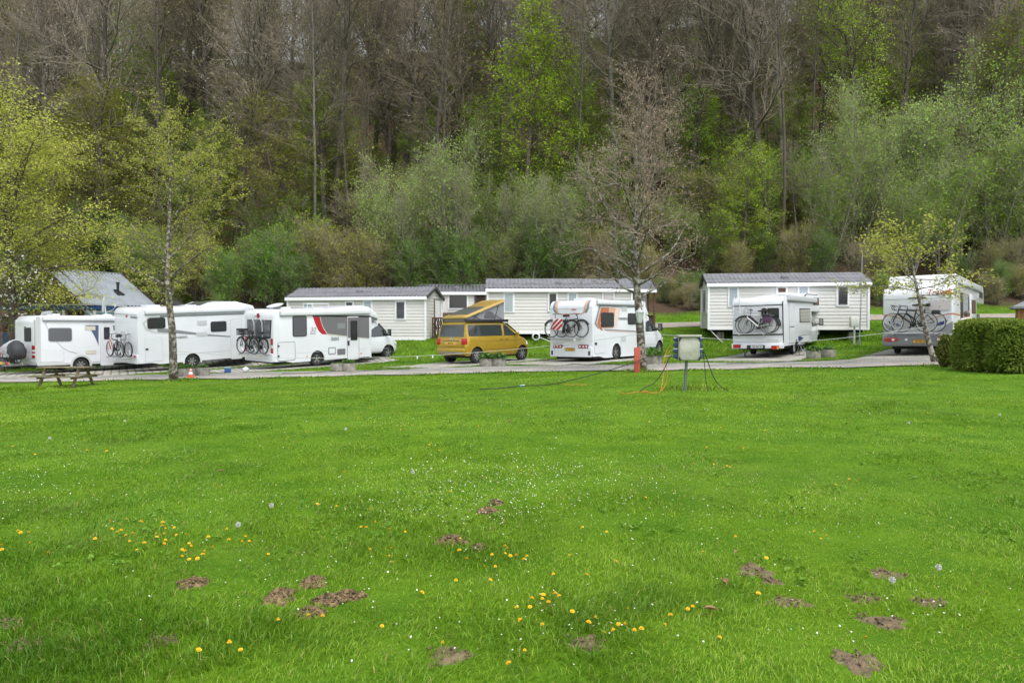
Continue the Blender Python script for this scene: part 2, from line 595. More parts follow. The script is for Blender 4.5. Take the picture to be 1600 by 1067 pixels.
M_road = paver_mat('worn_road', (.40, .375, .35), (.36, .335, .32), (.38, .36, .33), 1.0, 0, 2.2, 1.4, .004)
M_paver = paver_mat('grey_pavers', (.36, .355, .35), (.29, .285, .28), (.17, .18, .12), 1.0, R(8), .42, .21, .022)
M_gpaver = paver_mat('grass_joint_pavers', (.44, .43, .42), (.37, .365, .36), (.20, .215, .12), 1.0, R(62), 1.3, .34, .045)
rd = strip('road', road_edge, road_far, -70, 60, 320, 14, [M_paver], .022)
tag(rd, 'grey paved campsite lane along the edge of the lawn', 'road', kind='structure')
rs_ = strip('road', road_edge, lambda x: road_edge(x) * .62 + road_far(x) * .38 + .1 * np.sin(x * 3), -70, 60, 420, 8, [M_road], .034)
tag(rs_, 'worn pale asphalt strip on the lawn side of the lane', 'road', kind='structure')
M_gravel = mat('pale_gravel', (.34, .30, .25), .95, var=.3, vscale=6, bump=.5, bscale=60)
tk = strip('path', lambda x: 45.2 + .01 * x + .2 * np.sin(x * .5), lambda x: 46.6 + .01 * x + .2 * np.sin(x * .4), -60, 60, 200, 5, [M_gravel], .035)
tag(tk, 'pale gravel track behind the mobile homes', 'path', kind='structure')

# parking bays: near corners on the lane, running back under each vehicle
BAYS = []
def bay_mask(x, y):
    m = np.zeros_like(x, bool)
    for (Mi, xa, xb, ya, yb) in BAYS:
        u = Mi[0][0] * x + Mi[0][1] * y + Mi[0][3]; v = Mi[1][0] * x + Mi[1][1] * y + Mi[1][3]
        m |= (u > xa) & (u < xb) & (v > ya) & (v < yb)
    return m

# ---- grass
def fbm(x, y, s, seed=0):
    r = np.zeros_like(x)
    rs = np.random.RandomState(seed)
    for k in range(7):
        a = rs.uniform(0, 6.28); f = s * (1.55 ** k); ph = rs.uniform(0, 6.28)
        r += np.sin((x * math.cos(a) + y * math.sin(a)) * f + ph + 1.3 * np.sin((x * math.sin(a) - y * math.cos(a)) * f * .7 + ph * 2)) / (1.3 ** k)
    return r / 3.0

def grass_mat():
    m = bpy.data.materials.new('grass_blade'); m.use_nodes = True
    nt = m.node_tree; nt.nodes.clear()
    out = nt.nodes.new('ShaderNodeOutputMaterial')
    at_ = nt.nodes.new('ShaderNodeAttribute'); at_.attribute_name = 'tint'
    p = nt.nodes.new('ShaderNodeBsdfPrincipled'); p.inputs['Roughness'].default_value = .45; p.inputs['Specular IOR Level'].default_value = .35
    t = nt.nodes.new('ShaderNodeBsdfTranslucent'); mx = nt.nodes.new('ShaderNodeMixShader'); mx.inputs[0].default_value = .35
    nt.links.new(at_.outputs['Color'], p.inputs['Base Color']); nt.links.new(at_.outputs['Color'], t.inputs['Color'])
    nt.links.new(p.outputs[0], mx.inputs[1]); nt.links.new(t.outputs[0], mx.inputs[2]); nt.links.new(mx.outputs[0], out.inputs['Surface'])
    return m
M_grass = grass_mat()

def blades(name, x, y, hgt, wid, rs, dark, straw, bend=.75):
    n = len(x)
    z = gz(x, y)
    az = rs.uniform(0, 2 * math.pi, n)
    # neighbouring blades lie the same way
    az = np.where(rs.uniform(size=n) < .5, az, fbm(x, y, 1.2, 5) * 3.0 + rs.normal(size=n) * .5)
    lean = hgt * np.abs(rs.normal(bend, .35, n))
    fx, fy = np.cos(az), np.sin(az)
    va = rs.uniform(0, 2 * math.pi, n)
    wx, wy = np.cos(va) * wid / 2, np.sin(va) * wid / 2
    B = np.stack([x, y, z - .01], -1)
    W = np.stack([wx, wy, np.zeros(n)], -1)
    Mid = B + np.stack([fx * lean * .3, fy * lean * .3, hgt * .62], -1)
    Tip = B + np.stack([fx * lean, fy * lean, hgt * (1 - .25 * np.clip(lean / hgt, 0, 1.4))], -1)
    V = np.stack([B - W, B + W, Mid - W * .85, Mid + W * .85, Tip], 1).reshape(-1, 3)
    i = (np.arange(n) * 5)[:, None]
    Q = i + np.array([[0, 1, 3, 2]]); T = i + np.array([[2, 3, 4]])
    c0 = np.array([.108, .258, .008]); c1 = np.array([.285, .435, .028]); cs = np.array([.42, .40, .12]); cd = np.array([.045, .150, .006])
    g = np.clip(.5 + .55 * fbm(x, y, .55, 2) + rs.normal(size=n) * .34 + .16 * fbm(x, y, 3.1, 8), 0, 1)[:, None]
    c = c0 * (1 - g) + c1 * g
    dull = np.clip(fbm(x, y, .8, 91) * .9 + .35 * fbm(x, y, 4.0, 93) - .2, 0, .8)[:, None]; c = c * (1 - dull) + np.array([.17, .25, .035]) * dull
    dk = np.clip(dark, 0, 1)[:, None]; c = c * (1 - dk) + cd * dk
    st = (rs.uniform(size=n) < straw)[:, None]; c = np.where(st, cs * rs.uniform(.6, 1.1, (n, 1)), c)
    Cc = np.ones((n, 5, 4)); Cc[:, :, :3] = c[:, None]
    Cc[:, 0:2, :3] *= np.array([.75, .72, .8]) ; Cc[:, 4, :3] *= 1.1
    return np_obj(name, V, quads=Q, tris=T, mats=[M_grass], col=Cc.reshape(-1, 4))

def lawn():
    rs = np.random.RandomState(7)
    X, Y = [], []
    # denser near the camera, where single blades can be made out
    edges = [2.4, 3.2, 4.2, 5.5, 7.2, 9.5, 12.5, 16.5, 21.5, 30.0]
    dens = [6500, 6000, 4600, 3200, 2000, 1200, 740, 470, 360]
    for a, b, dd in zip(edges[:-1], edges[1:], dens):
        hw0 = .76 * b + 1.8
        n = int((b - a) * 2 * hw0 * dd * .9)
        y = rs.uniform(a, b, n); x = rs.uniform(-hw0, hw0, n)
        k = np.abs(x) < .75 * y + 1.6
        X.append(x[k]); Y.append(y[k])
    x = np.concatenate(X); y = np.concatenate(Y)
    k = y < road_edge(x) + .05 * rs.normal(size=len(x))
    sm = soil_mask(x, y)
    k &= rs.uniform(size=len(x)) > sm * (.62 + .45 * fbm(x, y, 9.0, 77))
    x, y = x[k], y[k]
    n = len(x)
    cl = fbm(x, y, 1.9, 3); cl2 = fbm(x, y, .5, 9); cl3 = fbm(x, y, 5.0, 11)
    near = np.clip((8 - y) / 4, 0, 1)
    hgt = .030 + .012 * cl + .013 * cl3 + .010 * cl2 + near * .022 * (.6 + cl2 + .9 * cl)
    hgt = np.clip(hgt, .024, .13) * rs.uniform(.6, 1.3, n)
    ed = np.clip(1 - (road_edge(x) - y) / .6, 0, 1)
    hgt += ed * rs.uniform(.03, .13, n) * (fbm(x, y, 2.2, 21) > -.1)
    for (tx, ty) in TREE_FEET:
        d = np.hypot(x - tx, y - ty)
        hgt += np.clip(1 - d / .8, 0, 1) * rs.uniform(.06, .22, n)
    wid = .0042 * np.maximum(1, y / 4.6) * rs.uniform(.7, 1.3, n)
    dark = np.clip(.55 * cl + .35 * cl2 + .25 * cl3 - .05, 0, .75) * (.35 + .65 * near) + .25 * ed
    straw = np.clip(.03 + .05 * (cl2 < -.3) + .07 * (fbm(x, y, .9, 31) > .75) + .05 * near * (cl < -.4), 0, .3)
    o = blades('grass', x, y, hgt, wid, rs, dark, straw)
    tag(o, 'short bright green lawn grass with longer tufts in front', 'grass', kind='stuff')
    return n

def rough_grass():
    rs = np.random.RandomState(17)
    n = 260000
    y = rs.uniform(28, 49.2, n); x = rs.uniform(-1, 1, n) * (.76 * y + 2)
    k = (y > road_far(x)) & ~bay_mask(x, y) & ~((y > 45.1 + .01 * x) & (y < 46.7 + .01 * x))
    x, y = x[k], y[k]; n = len(x)
    c = fbm(x, y, .9, 41); c2 = fbm(x, y, 3.0, 43)
    hgt = np.clip(.055 + .04 * c + .03 * c2, .025, .2) * rs.uniform(.6, 1.4, n)
    bank = np.clip((y - 37.5) / 1.5, 0, 1) * np.clip((44 - y) / 2, 0, 1)
    hgt *= 1 + bank * 1.8
    wid = .022 * rs.uniform(.6, 1.3, n)
    dark = np.clip(.35 * c + .25 * c2 + .15, 0, .8)
    straw = np.where(fbm(x, y, .8, 47) > .8, .45, .04)
    o = blades('rough_grass', x, y, hgt, wid, rs, dark, straw)
    tag(o, 'rough uncut grass between the parking bays and up the bank', 'grass', kind='stuff')

def weeds():
    # low broad-leaved plants (plantain, clover, dandelion rosettes) between the blades
    rs = np.random.RandomState(71)
    n = 3600
    y = 3.0 + 22 * rs.uniform(size=n) ** 1.6; x = rs.uniform(-1, 1, n) * (.74 * y + .6)
    k = (fbm(x, y, 1.1, 61) > .3) & (y < road_edge(x) - .3) & (soil_mask(x, y) < .2)
    x, y = x[k], y[k]
    m = 7
    X = np.repeat(x, m); Y = np.repeat(y, m); a = rs.uniform(0, 6.28, len(X)); r_ = rs.uniform(.008, .055, len(X))
    X = X + np.cos(a) * r_; Y = Y + np.sin(a) * r_
    C = np.stack([X, Y, gz(X, Y) + rs.uniform(.012, .045, len(X))], 1)
    V, Q = leaves(C, .036, rs, .62, .6)
    o = np_obj('lawn_weeds', V, quads=Q, mats=[leaf_mat('clover_and_plantain_leaf', (.11, .27, .018), (.22, .40, .04), .3)])
    tag(o, 'low clover and broad leaved weeds through the lawn', 'weeds', kind='stuff')
TREE_FEET = [tuple(spot(271, 27.3)[:2]), tuple(spot(1004, 25.8)[:2]), tuple(spot(1463, 25.4)[:2]), tuple(spot(1070, 18.6)[:2]), tuple(spot(1112, 18.6)[:2]), (-17.0, 24.4), (-15.8, 24.4)]
lawn()
weeds()

M_soil = mat('bare_soil', (.20, .145, .085), .95, var=.45, vscale=14, bump=.9, bscale=45)
M_soild = mat('dry_clods', (.26, .18, .09), .95, var=.75, vscale=26, bump=.9, bscale=55)
for i, (sx, sy, a, b) in enumerate(SP):
    rs = np.random.RandomState(100 + i)
    mh = MOUND.get(i, 0.0) * .6
    nr, na = 9, 36
    V = [(sx, sy, gzf(sx, sy) + .012 + mh)]
    ph = rs.uniform(0, 6.28, 4)
    for r in range(1, nr + 1):
        for k in range(na):
            t = 2 * math.pi * k / na
            q = r / nr
            w = 1 + .18 * math.sin(3 * t + ph[0]) + .13 * math.sin(5 * t + ph[1]) + .1 * math.sin(9 * t + ph[2]) * q
            X = sx + math.cos(t) * a * 1.15 * q * w; Yv = sy + math.sin(t) * b * 1.15 * q * w
            zz = .012 * (1 - q) + mh * (1 - q ** 1.5) * (1 + rs.uniform(-.5, .5)) + (.006 + .3 * mh * (1 - q)) * rs.uniform(-1, 1) - .012 * (q > .95)
            V.append((X, Yv, gzf(X, Yv) + zz))
    T = [(0, 1 + k, 1 + (k + 1) % na) for k in range(na)]
    Q = [(1 + (r - 1) * na + k, 1 + r * na + k, 1 + r * na + (k + 1) % na, 1 + (r - 1) * na + (k + 1) % na) for r in range(1, nr) for k in range(na)]
    # loose clods on and around the heap
    nc = 90 if mh > 0 else 22
    for _ in range(nc):
        t = rs.uniform(0, 6.28); q = rs.uniform(.1, 1.25); s_ = rs.uniform(.003, .013)
        X = sx + math.cos(t) * a * q; Yv = sy + math.sin(t) * b * q
        zc = gzf(X, Yv) + .012 + max(0, mh * (1 - q ** 1.5)) + s_ * .4
        b0 = len(V)
        for dx, dy, dz in ((1, 0, 0), (-1, 0, 0), (0, 1, 0), (0, -1, 0), (0, 0, 1), (0, 0, -1)):
            k_ = s_ * rs.uniform(.6, 1.4)
            V.append((X + dx * k_ + rs.normal() * s_ * .2, Yv + dy * k_ + rs.normal() * s_ * .2, zc + dz * k_ * .8))
        for f_ in ((0, 2, 4), (2, 1, 4), (1, 3, 4), (3, 0, 4), (2, 0, 5), (1, 2, 5), (3, 1, 5), (0, 3, 5)): T.append(tuple(b0 + i_ for i_ in f_))
    o = np_obj('soil_patch', V, quads=Q, tris=T, mats=[M_soild if mh > 0 else M_soil], smooth=True)
    tag(o, 'loose heap of dry dug up turf in the lawn' if mh > 0 else 'bare brown soil showing through the lawn', 'soil', 'bare patches in the lawn', kind='structure')
# ---------------------------------------------------------------- woodland
M_bark = mat('grey_brown_bark', (.115, .098, .08), .95, var=.5, vscale=3.5, bump=.6, bscale=18)
M_barkd = mat('dark_bark', (.125, .10, .08), .95, var=.4, vscale=3, bump=.6, bscale=18)
M_barkl = mat('pale_stem_bark', (.26, .235, .20), .9, var=.45, vscale=4)
M_barkg = mat('grey_smooth_bark', (.21, .19, .165), .9, var=.4, vscale=4)
M_lichen = mat('lichen_spotted_bark', (.34, .325, .28), .95, vscale=7.5, var=.5, var2=(.085, .068, .05), bump=.5, bscale=30)
for e_, p_ in zip([n for n in M_lichen.node_tree.nodes if n.type == 'VALTORGB'][0].color_ramp.elements, (.46, .62)): e_.position = p_
M_twig = mat('brown_twig', (.27, .23, .18), .9)
M_twigd = mat('dark_twig', (.17, .14, .10), .9)
M_twigg = mat('grey_twig', (.28, .24, .195), .9)
L_bud = leaf_mat('red_brown_buds', (.29, .225, .165), (.43, .35, .27), .25)
L_budg = leaf_mat('olive_buds', (.27, .26, .07), (.38, .36, .12), .3)
L_fresh = leaf_mat('fresh_green_leaf', (.26, .42, .015), (.44, .58, .04), .4)
L_mid = leaf_mat('spring_green_leaf', (.15, .28, .016), (.29, .43, .036), .4)
L_olive = leaf_mat('olive_green_leaf', (.22, .25, .022), (.36, .36, .05), .35)
L_willow = leaf_mat('pale_willow_leaf', (.25, .37, .07), (.43, .56, .17), .45)
L_dark = leaf_mat('dark_bush_leaf', (.065, .18, .012), (.16, .31, .025), .3)
L_yellow = leaf_mat('yellow_green_maple_leaf', (.36, .40, .045), (.56, .58, .13), .5)
L_pink = leaf_mat('pinkish_opening_leaf', (.36, .25, .175), (.50, .38, .28), .35)
L_white = leaf_mat('white_blossom', (.65, .66, .58), (.8, .8, .75), .3)

bare = [tree_meshes('bare_tree', 10 + i, 25, .27, base=b, spread=sp*1.2, limbs=34, bd=2.8, td=4.4, twig=.9, tr=.0095, lpt=lp, lsize=.10, lflat=.1, low=66, top=18,
                    curve=.5, wob=.13, bspread=.55, bark=M_barkg if i in (1, 4) else M_bark, twigm=tw, leafm=lf)
        for i, (b, sp, lp, tw, lf) in enumerate([(.34, 6.0, 1.8, M_twig, L_bud), (.45, 5.2, 1.3, M_twig, L_bud), (.30, 6.6, 1.1, M_twigd, L_bud),
                                                 (.42, 5.0, 1.2, M_twigd, L_budg), (.5, 4.6, .9, M_twigg, L_bud)])]
half = [tree_meshes('budding_tree', 30 + i, 22, .22, base=.25, spread=5.6, limbs=40, bd=3.2, td=5.0, twig=.8, tr=.009, lpt=3.2, lsize=.15, lflat=.5, low=70, top=20,
                    curve=.5, wob=.12, bark=M_barkd, twigm=M_twigd, leafm=lf) for i, lf in enumerate([L_olive, L_mid, L_fresh])]
green = [tree_meshes('green_maple', 40 + i, 20, .2, base=.18, spread=4.8, limbs=44, bd=3.0, td=4.6, twig=.8, tr=.011, lpt=4.6, lsize=.20, lflat=.75, low=72, top=22,
                     curve=.35, wob=.1, bark=M_barkd, twigm=M_twigd, leafm=L_fresh, leafspan=.22) for i in range(2)]
layer = [tree_meshes('layered_hornbeam', 50 + i, 13, .13, base=.10, spread=4.2, limbs=42, bd=3.6, td=5.2, twig=.7, tr=.007, lpt=5.2, lsize=.15, lflat=.85, low=88, top=50,
                     curve=.1, wob=.06, bark=M_barkd, twigm=M_twigd, leafm=lf, planar=True, prof=.8) for i, lf in enumerate([L_olive, L_mid, L_fresh])]
willow = [tree_meshes('willow_tree', 60 + i, 9, .085, base=.16, spread=3.4, limbs=60, bd=3.8, td=5.8, twig=.75, tr=.0065, lpt=4.0, lsize=.13, lflat=.1, low=50, top=12,
                      curve=.9, wob=.09, bark=M_barkl, twigm=M_twigg, leafm=lf, stems=4, prof=.7) for i, lf in enumerate([L_willow, L_willow, L_mid])]
hazel = [tree_meshes('hazel_bush', 70 + i, 5.2, .05, base=.08, spread=2.4, limbs=60, bd=5.0, td=7.5, twig=.6, tr=.007, lpt=lp, lsize=.115, lflat=.4, low=58, top=20,
                     curve=.6, wob=.12, bark=M_bark, twigm=M_twig, leafm=lf, stems=5, prof=.6) for i, (lf, lp) in enumerate([(L_olive, 2.6), (L_mid, 3.4), (L_dark, 5.0), (L_budg, 1.6)])]
pale = [tree_meshes('pale_birch', 80 + i, 10, .075, base=.45, spread=2.4, limbs=26, bd=4, td=6, twig=.6, tr=.008, lpt=2.2, lsize=.11, lflat=.3, low=48, top=18,
                    curve=.5, wob=.08, bark=M_barkl, twigm=M_twigg, leafm=L_willow) for i in range(2)]

pole = [tree_meshes('slender_tree', 90 + i, 21, .125, base=.5, spread=2.6, limbs=22, bd=2.4, td=4.0, twig=.8, tr=.009, lpt=.7, lsize=.09, lflat=.1, low=48, top=14,
                    curve=.6, wob=.08, bark=bk_, twigm=M_twigd, leafm=L_budg, tseg=8, sides=7) for i, bk_ in enumerate([M_barkd, M_bark, M_barkg])]
rf = np.random.RandomState(2024)
GR_BARE = 'bare trees of the hillside wood'
KINDS = {
    'bare': (bare, 'bare_tree', 'tall bare brown twigged tree in the hillside wood', 'tree', 'bare trees of the hillside wood'),
    'pole': (pole, 'slender_tree', 'slender straight bare stem crowded in the hillside wood', 'tree', 'slender bare stems of the hillside wood'),
    'half': (half, 'budding_tree', 'tall dark stemmed tree just coming into olive leaf in the hillside wood', 'tree', 'budding trees of the hillside wood'),
    'green': (green, 'maple_tree', 'bright fresh green tree standing out against the bare wood', 'tree', 'fresh green trees in the wood'),
    'layer': (layer, 'hornbeam_tree', 'understorey tree with flat layered sprays of young leaves at the wood edge', 'tree', 'layered understorey trees of the wood'),
    'willow': (willow, 'willow_tree', 'many stemmed pale grey green willow at the foot of the wood', 'tree', 'willows at the foot of the wood'),
    'hazel': (hazel, 'bush', 'twiggy bush with young leaves at the foot of the wood', 'bush', 'bushes along the foot of the wood'),
    'pale': (pale, 'birch_tree', 'slender pale stemmed young tree at the foot of the wood', 'tree', 'slender pale stems at the foot of the wood'),
}

def wood(kind, px, Y, s=1.0, v=None, label=None, sz=None):
    ms, nm, lb, cat, grp = KINDS[kind]
    p = spot(px, Y)
    v = rf.randint(len(ms)) if v is None else v
    sc = s * rf.uniform(.92, 1.08)
    return plant_tree(nm, ms[v], p, rf.uniform(0, 6.28), (sc, sc, sc * (sz or rf.uniform(.93, 1.08))), label or lb, cat, None if label else grp)

# the trees that stand out, where the photo has them
for px, Y, s, v in ((400, 60, 1.0, 1), (508, 57, 1.05, 0), (440, 68, 1.0, 3), (625, 64, 1.12, 0), (690, 60, 1.0, 2), (585, 72, 1.05, 2), (905, 62, 1.05, 1), (1012, 60, 1.05, 2),
                    (1068, 61, 1.08, 0), (1205, 58, 1.1, 0), (1170, 66, 1.1, 2), (1405, 63, 1.05, 3), (1575, 60, 1.05, 1), (1510, 66, 1.05, 2), (1270, 70, 1.1, 0), (335, 66, 1.0, 3),
                    (285, 74, 1.05, 0), (90, 72, .95, 0), (20, 70, .9, 2), (160, 78, 1.0, 1), (225, 70, .9, 4), (1330, 76, 1.1, 1), (775, 70, 1.0, 2), (840, 78, 1.1, 0), (960, 76, 1.1, 3)):
    wood('bare', px, Y, s, v)
wood('green', 815, 58, 1.03, 0, 'bright green spring tree left of the slim dark trunk in the middle of the wood')
for k in range(150):
    Y = 56 + 50 * rf.uniform() ** 1.2
    x = rf.uniform(-1, 1) * (.74 * Y + 2)
    wood('pole', 800 + x / Y * FPX, Y, rf.uniform(.75, 1.15))
for k in range(24):
    Y = 59 + 45 * rf.uniform() ** 1.1
    x = rf.uniform(-1, 1) * (.74 * Y + 2)
    wood('layer', 800 + x / Y * FPX, Y, rf.uniform(.7, 1.15), rf.choice([0, 0, 1, 1, 2]))
wood('green', 712, 76, 1.12, 1, 'bright green crown high in the wood between bare brown trees')
for px, Y, s, v in ((185, 56, 1.15, 0), (445, 57, 1.0, 0), (110, 60, 1.0, 0), (330, 58, .9, 1), (1160, 54, .75, 2), (560, 62, .8, 0), (905, 60, 1.0, 1), (765, 60, .9, 1), (1090, 60, .9, 1),
                    (1230, 62, .9, 1), (1380, 66, 1.0, 2), (1560, 62, .95, 2), (300, 55, .75, 1), (30, 62, 1.0, 1), (960, 57, .75, 1), (245, 64, 1.05, 1), (1460, 70, 1.0, 1), (620, 70, .9, 1), (50, 55, .8, 0)):
    wood('layer', px, Y, s, v)
for px, Y, s, v in ((700, 54, 1.10, 0), (640, 55, .95, 1), (600, 54, .85, 0), (750, 56, .85, 2), (850, 54, .88, 1), (810, 55, .8, 0), (885, 56, .8, 2), (1330, 56, 1.15, 0), (1390, 55, 1.0, 1), (1440, 58, 1.3, 0),
                    (1500, 56, 1.25, 1), (1550, 55, 1.05, 2), (1590, 57, 1.15, 0), (1290, 54, .9, 2), (1470, 54, .9, 2), (1360, 60, 1.2, 1), (1530, 60, 1.35, 0), (1420, 53.5, .7, 2), (1620, 54, 1.0, 1), (1660, 56, 1.1, 0)):
    wood('willow', px, Y, s, v)
for px, Y, s, v in ((420, 52, .95, 2), (460, 51.5, .8, 2), (385, 53, .85, 1), (500, 53, 1.0, 0), (540, 52, .95, 0), (470, 54, 1.15, 1), (430, 56, 1.2, 1), (575, 52.5, .9, 0), (350, 51, .8, 2), (640, 52.5, .8, 2), (690, 53, .8, 2),
                    (730, 52.5, .8, 2), (780, 53, .85, 1), (840, 53, .8, 2), (880, 52.5, .8, 2), (930, 53, .85, 0), (965, 53.5, .8, 2), (1010, 53, .65, 0), (1070, 51.5, .35, 2), (1090, 51.2, .35, 2), (1050, 51.3, .33, 0), (1110, 55, .8, 1), (1150, 53, .7, 0),
                    (1190, 54, .7, 2), (1240, 53, .8, 0), (1280, 52.5, .7, 2), (1340, 52, .6, 3), (1380, 52, .6, 0), (1500, 52, .5, 2), (1550, 52.5, .6, 0), (1585, 53, .6, 3), (260, 52, 1.0, 1), (310, 53, 1.1, 0), (215, 54, 1.0, 1), (150, 55, 1.1, 2), (100, 55, 1.0, 0), (50, 54, 1.0, 1), (0, 54, 1.0, 2),
                    (1140, 60, 1.0, 3), (1000, 58, 1.0, 0), (1060, 57, .9, 1), (560, 58, 1.1, 3), (900, 58, 1.1, 1), (1250, 60, 1.1, 0)):
    wood('hazel', px, Y, s, v)
for px, Y, s, v in ((712, 52.5, .9, 0), (738, 52.2, .75, 1), (725, 53.5, .85, 0), (830, 52.5, .8, 1), (822, 53, .7, 0), (862, 52.5, .75, 1), (637, 53, .7, 1), (792, 54, .8, 0), (930, 56, .8, 1), (1290, 55, .9, 0), (600, 55, .9, 1), (1245, 58, 1.0, 1), (520, 60, 1.1, 0)):
    wood('pale', px, Y, s, v)

for px in list(range(1036, 1100, 9)) + list(range(1365, 1395, 10)) + list(range(1530, 1640, 9)):
    wood('hazel', px + rf.uniform(-4, 4), rf.uniform(49.2, 51.5), rf.uniform(.18, .42), rf.choice([2, 0, 3]))
# the rest of the wood, row behind row up the slope
placed = []
tries = 0
while len(placed) < 235 and tries < 9000:
    tries += 1
    Y = 58 + 92 * rf.uniform() ** 1.15
    x = rf.uniform(-1, 1) * (.78 * Y + 4)
    if all((x - a) ** 2 + (Y - b) ** 2 > (2.9 + .021 * Y) ** 2 for a, b in placed):
        placed.append((x, Y))
for x, Y in placed:
    u = rf.uniform()
    if Y > 112 and rf.uniform() < .25: continue
    kd = 'bare' if u < .72 else 'half' if u < .86 else 'layer' if u < .99 else 'green'
    if kd == 'green' and Y < 75: kd = 'half'
    s = rf.uniform(.8, 1.12) * (1.0 if kd != 'layer' else 1.15)
    if kd == 'green': s *= .8
    wood(kd, 800 + x / Y * FPX, Y, s)
for k in range(105):
    Y = 58 + 62 * rf.uniform() ** 1.2
    x = rf.uniform(-1, 1) * (.76 * Y + 3)
    wood('hazel', 800 + x / Y * FPX, Y, rf.uniform(.7, 1.35), rf.choice([0, 1, 1, 1, 2, 0, 3]))

# ---------------------------------------------------------------- trees on the campsite
t1 = tree_meshes('young_maple', 5, 8.7, .15, base=.33, spread=4.9, limbs=20, bd=4.0, td=6.4, twig=.45, tr=.005, lpt=8.5, lsize=.082, lflat=.6, low=66, top=30, curve=.0, wob=.13, prof=.5, planar=True,
                 bark=M_lichen, twigm=M_twigd, leafm=L_yellow, leafspan=.055, tseg=12, sides=12, bspread=.38)
p = spot(271, 27.3); TP1 = p
plant_tree('maple_tree', t1, p, 5.0, 1.0, 'slim maple with spotted bark and yellow green leaves beside a traffic cone', 'tree')
t2 = tree_meshes('bare_maple', 15, 7.9, .165, base=.34, spread=4.8, limbs=32, bd=3.6, td=5.4, twig=.5, tr=.0048, lpt=4.2, lsize=.075, lflat=.2, low=74, top=26, curve=.35, wob=.14, prof=.6,
                 bark=M_lichen, twigm=M_twig, leafm=L_pink, leafspan=.07, tseg=12, sides=12, bspread=.42)
p = spot(1004, 25.8); TP2 = p
plant_tree('bare_tree', t2, p, .6, 1.0, 'mostly bare tree with pinkish buds and a lantern on its trunk', 'tree')
t3 = tree_meshes('leaning_maple', 27, 4.1, .10, base=.60, spread=2.9, limbs=13, bd=4.4, td=6.5, planar=True, twig=.42, tr=.005, lpt=6.5, lsize=.10, lflat=.6, low=84, top=40, curve=.2, wob=.12,
                 bark=M_lichen, twigm=M_twigd, leafm=L_yellow, leafspan=.09, tseg=10, sides=10, lean=(-.42, 0), bspread=.42)
p = spot(1463, 25.4)
plant_tree('maple_tree', t3, p, 0.0, 1.0, 'small leaning maple with a few yellow green leaves beside the hedge', 'tree')
t4 = tree_meshes('big_maple', 33, 13.4, .26, base=.16, spread=6.4, limbs=46, bd=3.6, td=5.4, twig=.7, tr=.007, lpt=8.0, lsize=.12, lflat=.6, planar=True, low=76, top=18, curve=.5, wob=.12,
                 bark=M_barkd, twigm=M_twigd, leafm=L_yellow, leafspan=.16, bspread=.42)
plant_tree('maple_tree', t4, spot(20, 38.0), 1.0, 1.0, 'large spreading yellow green maple at the left over the canopy', 'tree')
t5 = tree_meshes('blossom_tree', 37, 5.6, .09, base=.3, spread=2.3, limbs=22, bd=2.6, td=3.8, twig=.5, tr=.008, lpt=3.0, lsize=.09, lflat=.3, low=60, top=20, curve=.5, wob=.12,
                 bark=M_barkd, twigm=M_twigd, leafm=L_mid, leafspan=.1)
V5, Q5 = leaves(np.random.RandomState(3).normal(size=(500, 3)) * np.array([1.1, 1.1, .8]) + np.array([0, 0, 4.3]), .13, np.random.RandomState(4), .2)
bt = plant_tree('cherry_tree', t5, spot(4, 36), .3, 1.0, 'small fruit tree with white blossom at the left edge', 'tree')
np_obj('blossom', V5, quads=Q5, mats=[L_white], parent=bt)
# ---------------------------------------------------------------- vehicles and bicycles
M_white = mat('white_paint', (.70, .725, .765), .28, coat=.4, var=.05, vscale=1.2)
M_white2 = mat('white_panel', (.68, .70, .735), .35, coat=.2, var=.06, vscale=1.5)
M_cream = mat('aged_white_panel', (.72, .73, .70), .5, var=.10, vscale=1.0)
M_lgrey = mat('light_grey_trim', (.50, .52, .53), .4)
M_mgrey = mat('mid_grey_plastic', (.22, .23, .245), .5)
M_gpan = mat('grey_side_panel', (.155, .155, .165), .35, coat=.3)
M_black = mat('black_plastic', (.018, .018, .02), .5)
M_rubber = mat('tyre_rubber', (.022, .022, .023), .85, var=.3, vscale=8)
M_under = mat('underbody', (.02, .02, .02), .9)
M_alloy = mat('silver_alloy', (.62, .63, .65), .3, metal=.8)
M_rimd = mat('dark_alloy', (.10, .10, .11), .35, metal=.5)
M_steel = mat('grey_steel', (.40, .41, .42), .4, metal=.8)
M_red = mat('red_lamp', (.42, .012, .015), .2, coat=.6)
M_redd = mat('red_decal', (.42, .02, .025), .35)
M_orange = mat('orange_lamp', (.75, .22, .02), .25, coat=.5)
M_odec = mat('copper_orange_decal', (.46, .15, .075), .4)
M_odec2 = mat('faded_orange_decal', (.62, .36, .26), .4)
M_odec3 = mat('pale_orange_decal', (.72, .58, .52), .4)
M_blue = mat('slate_blue_decal', (.085, .115, .19), .35)
M_navy = mat('navy_decal', (.02, .035, .16), .35)
M_plate = mat('yellow_number_plate', (.72, .42, .03), .4)
M_platew = mat('white_number_plate', (.62, .64, .68), .4)
M_beige = mat('beige_vent', (.58, .55, .47), .5)
M_gold = mat('gold_metallic_paint', (.44, .285, .018), .30, metal=.42, coat=.8)
M_goldl = mat('light_gold_roof', (.58, .40, .12), .35, metal=.2, coat=.5)
M_canvas = mat('grey_tent_canvas', (.27, .28, .31), .9, var=.12, vscale=3)
M_canvasd = mat('dark_mesh_window', (.10, .105, .12), .8)
M_chrome = mat('chrome', (.75, .75, .76), .15, metal=1.0)
M_lens = mat('clear_lamp', (.75, .76, .78), .15, coat=.6)
M_brownc = mat('brown_cover', (.10, .045, .03), .7)

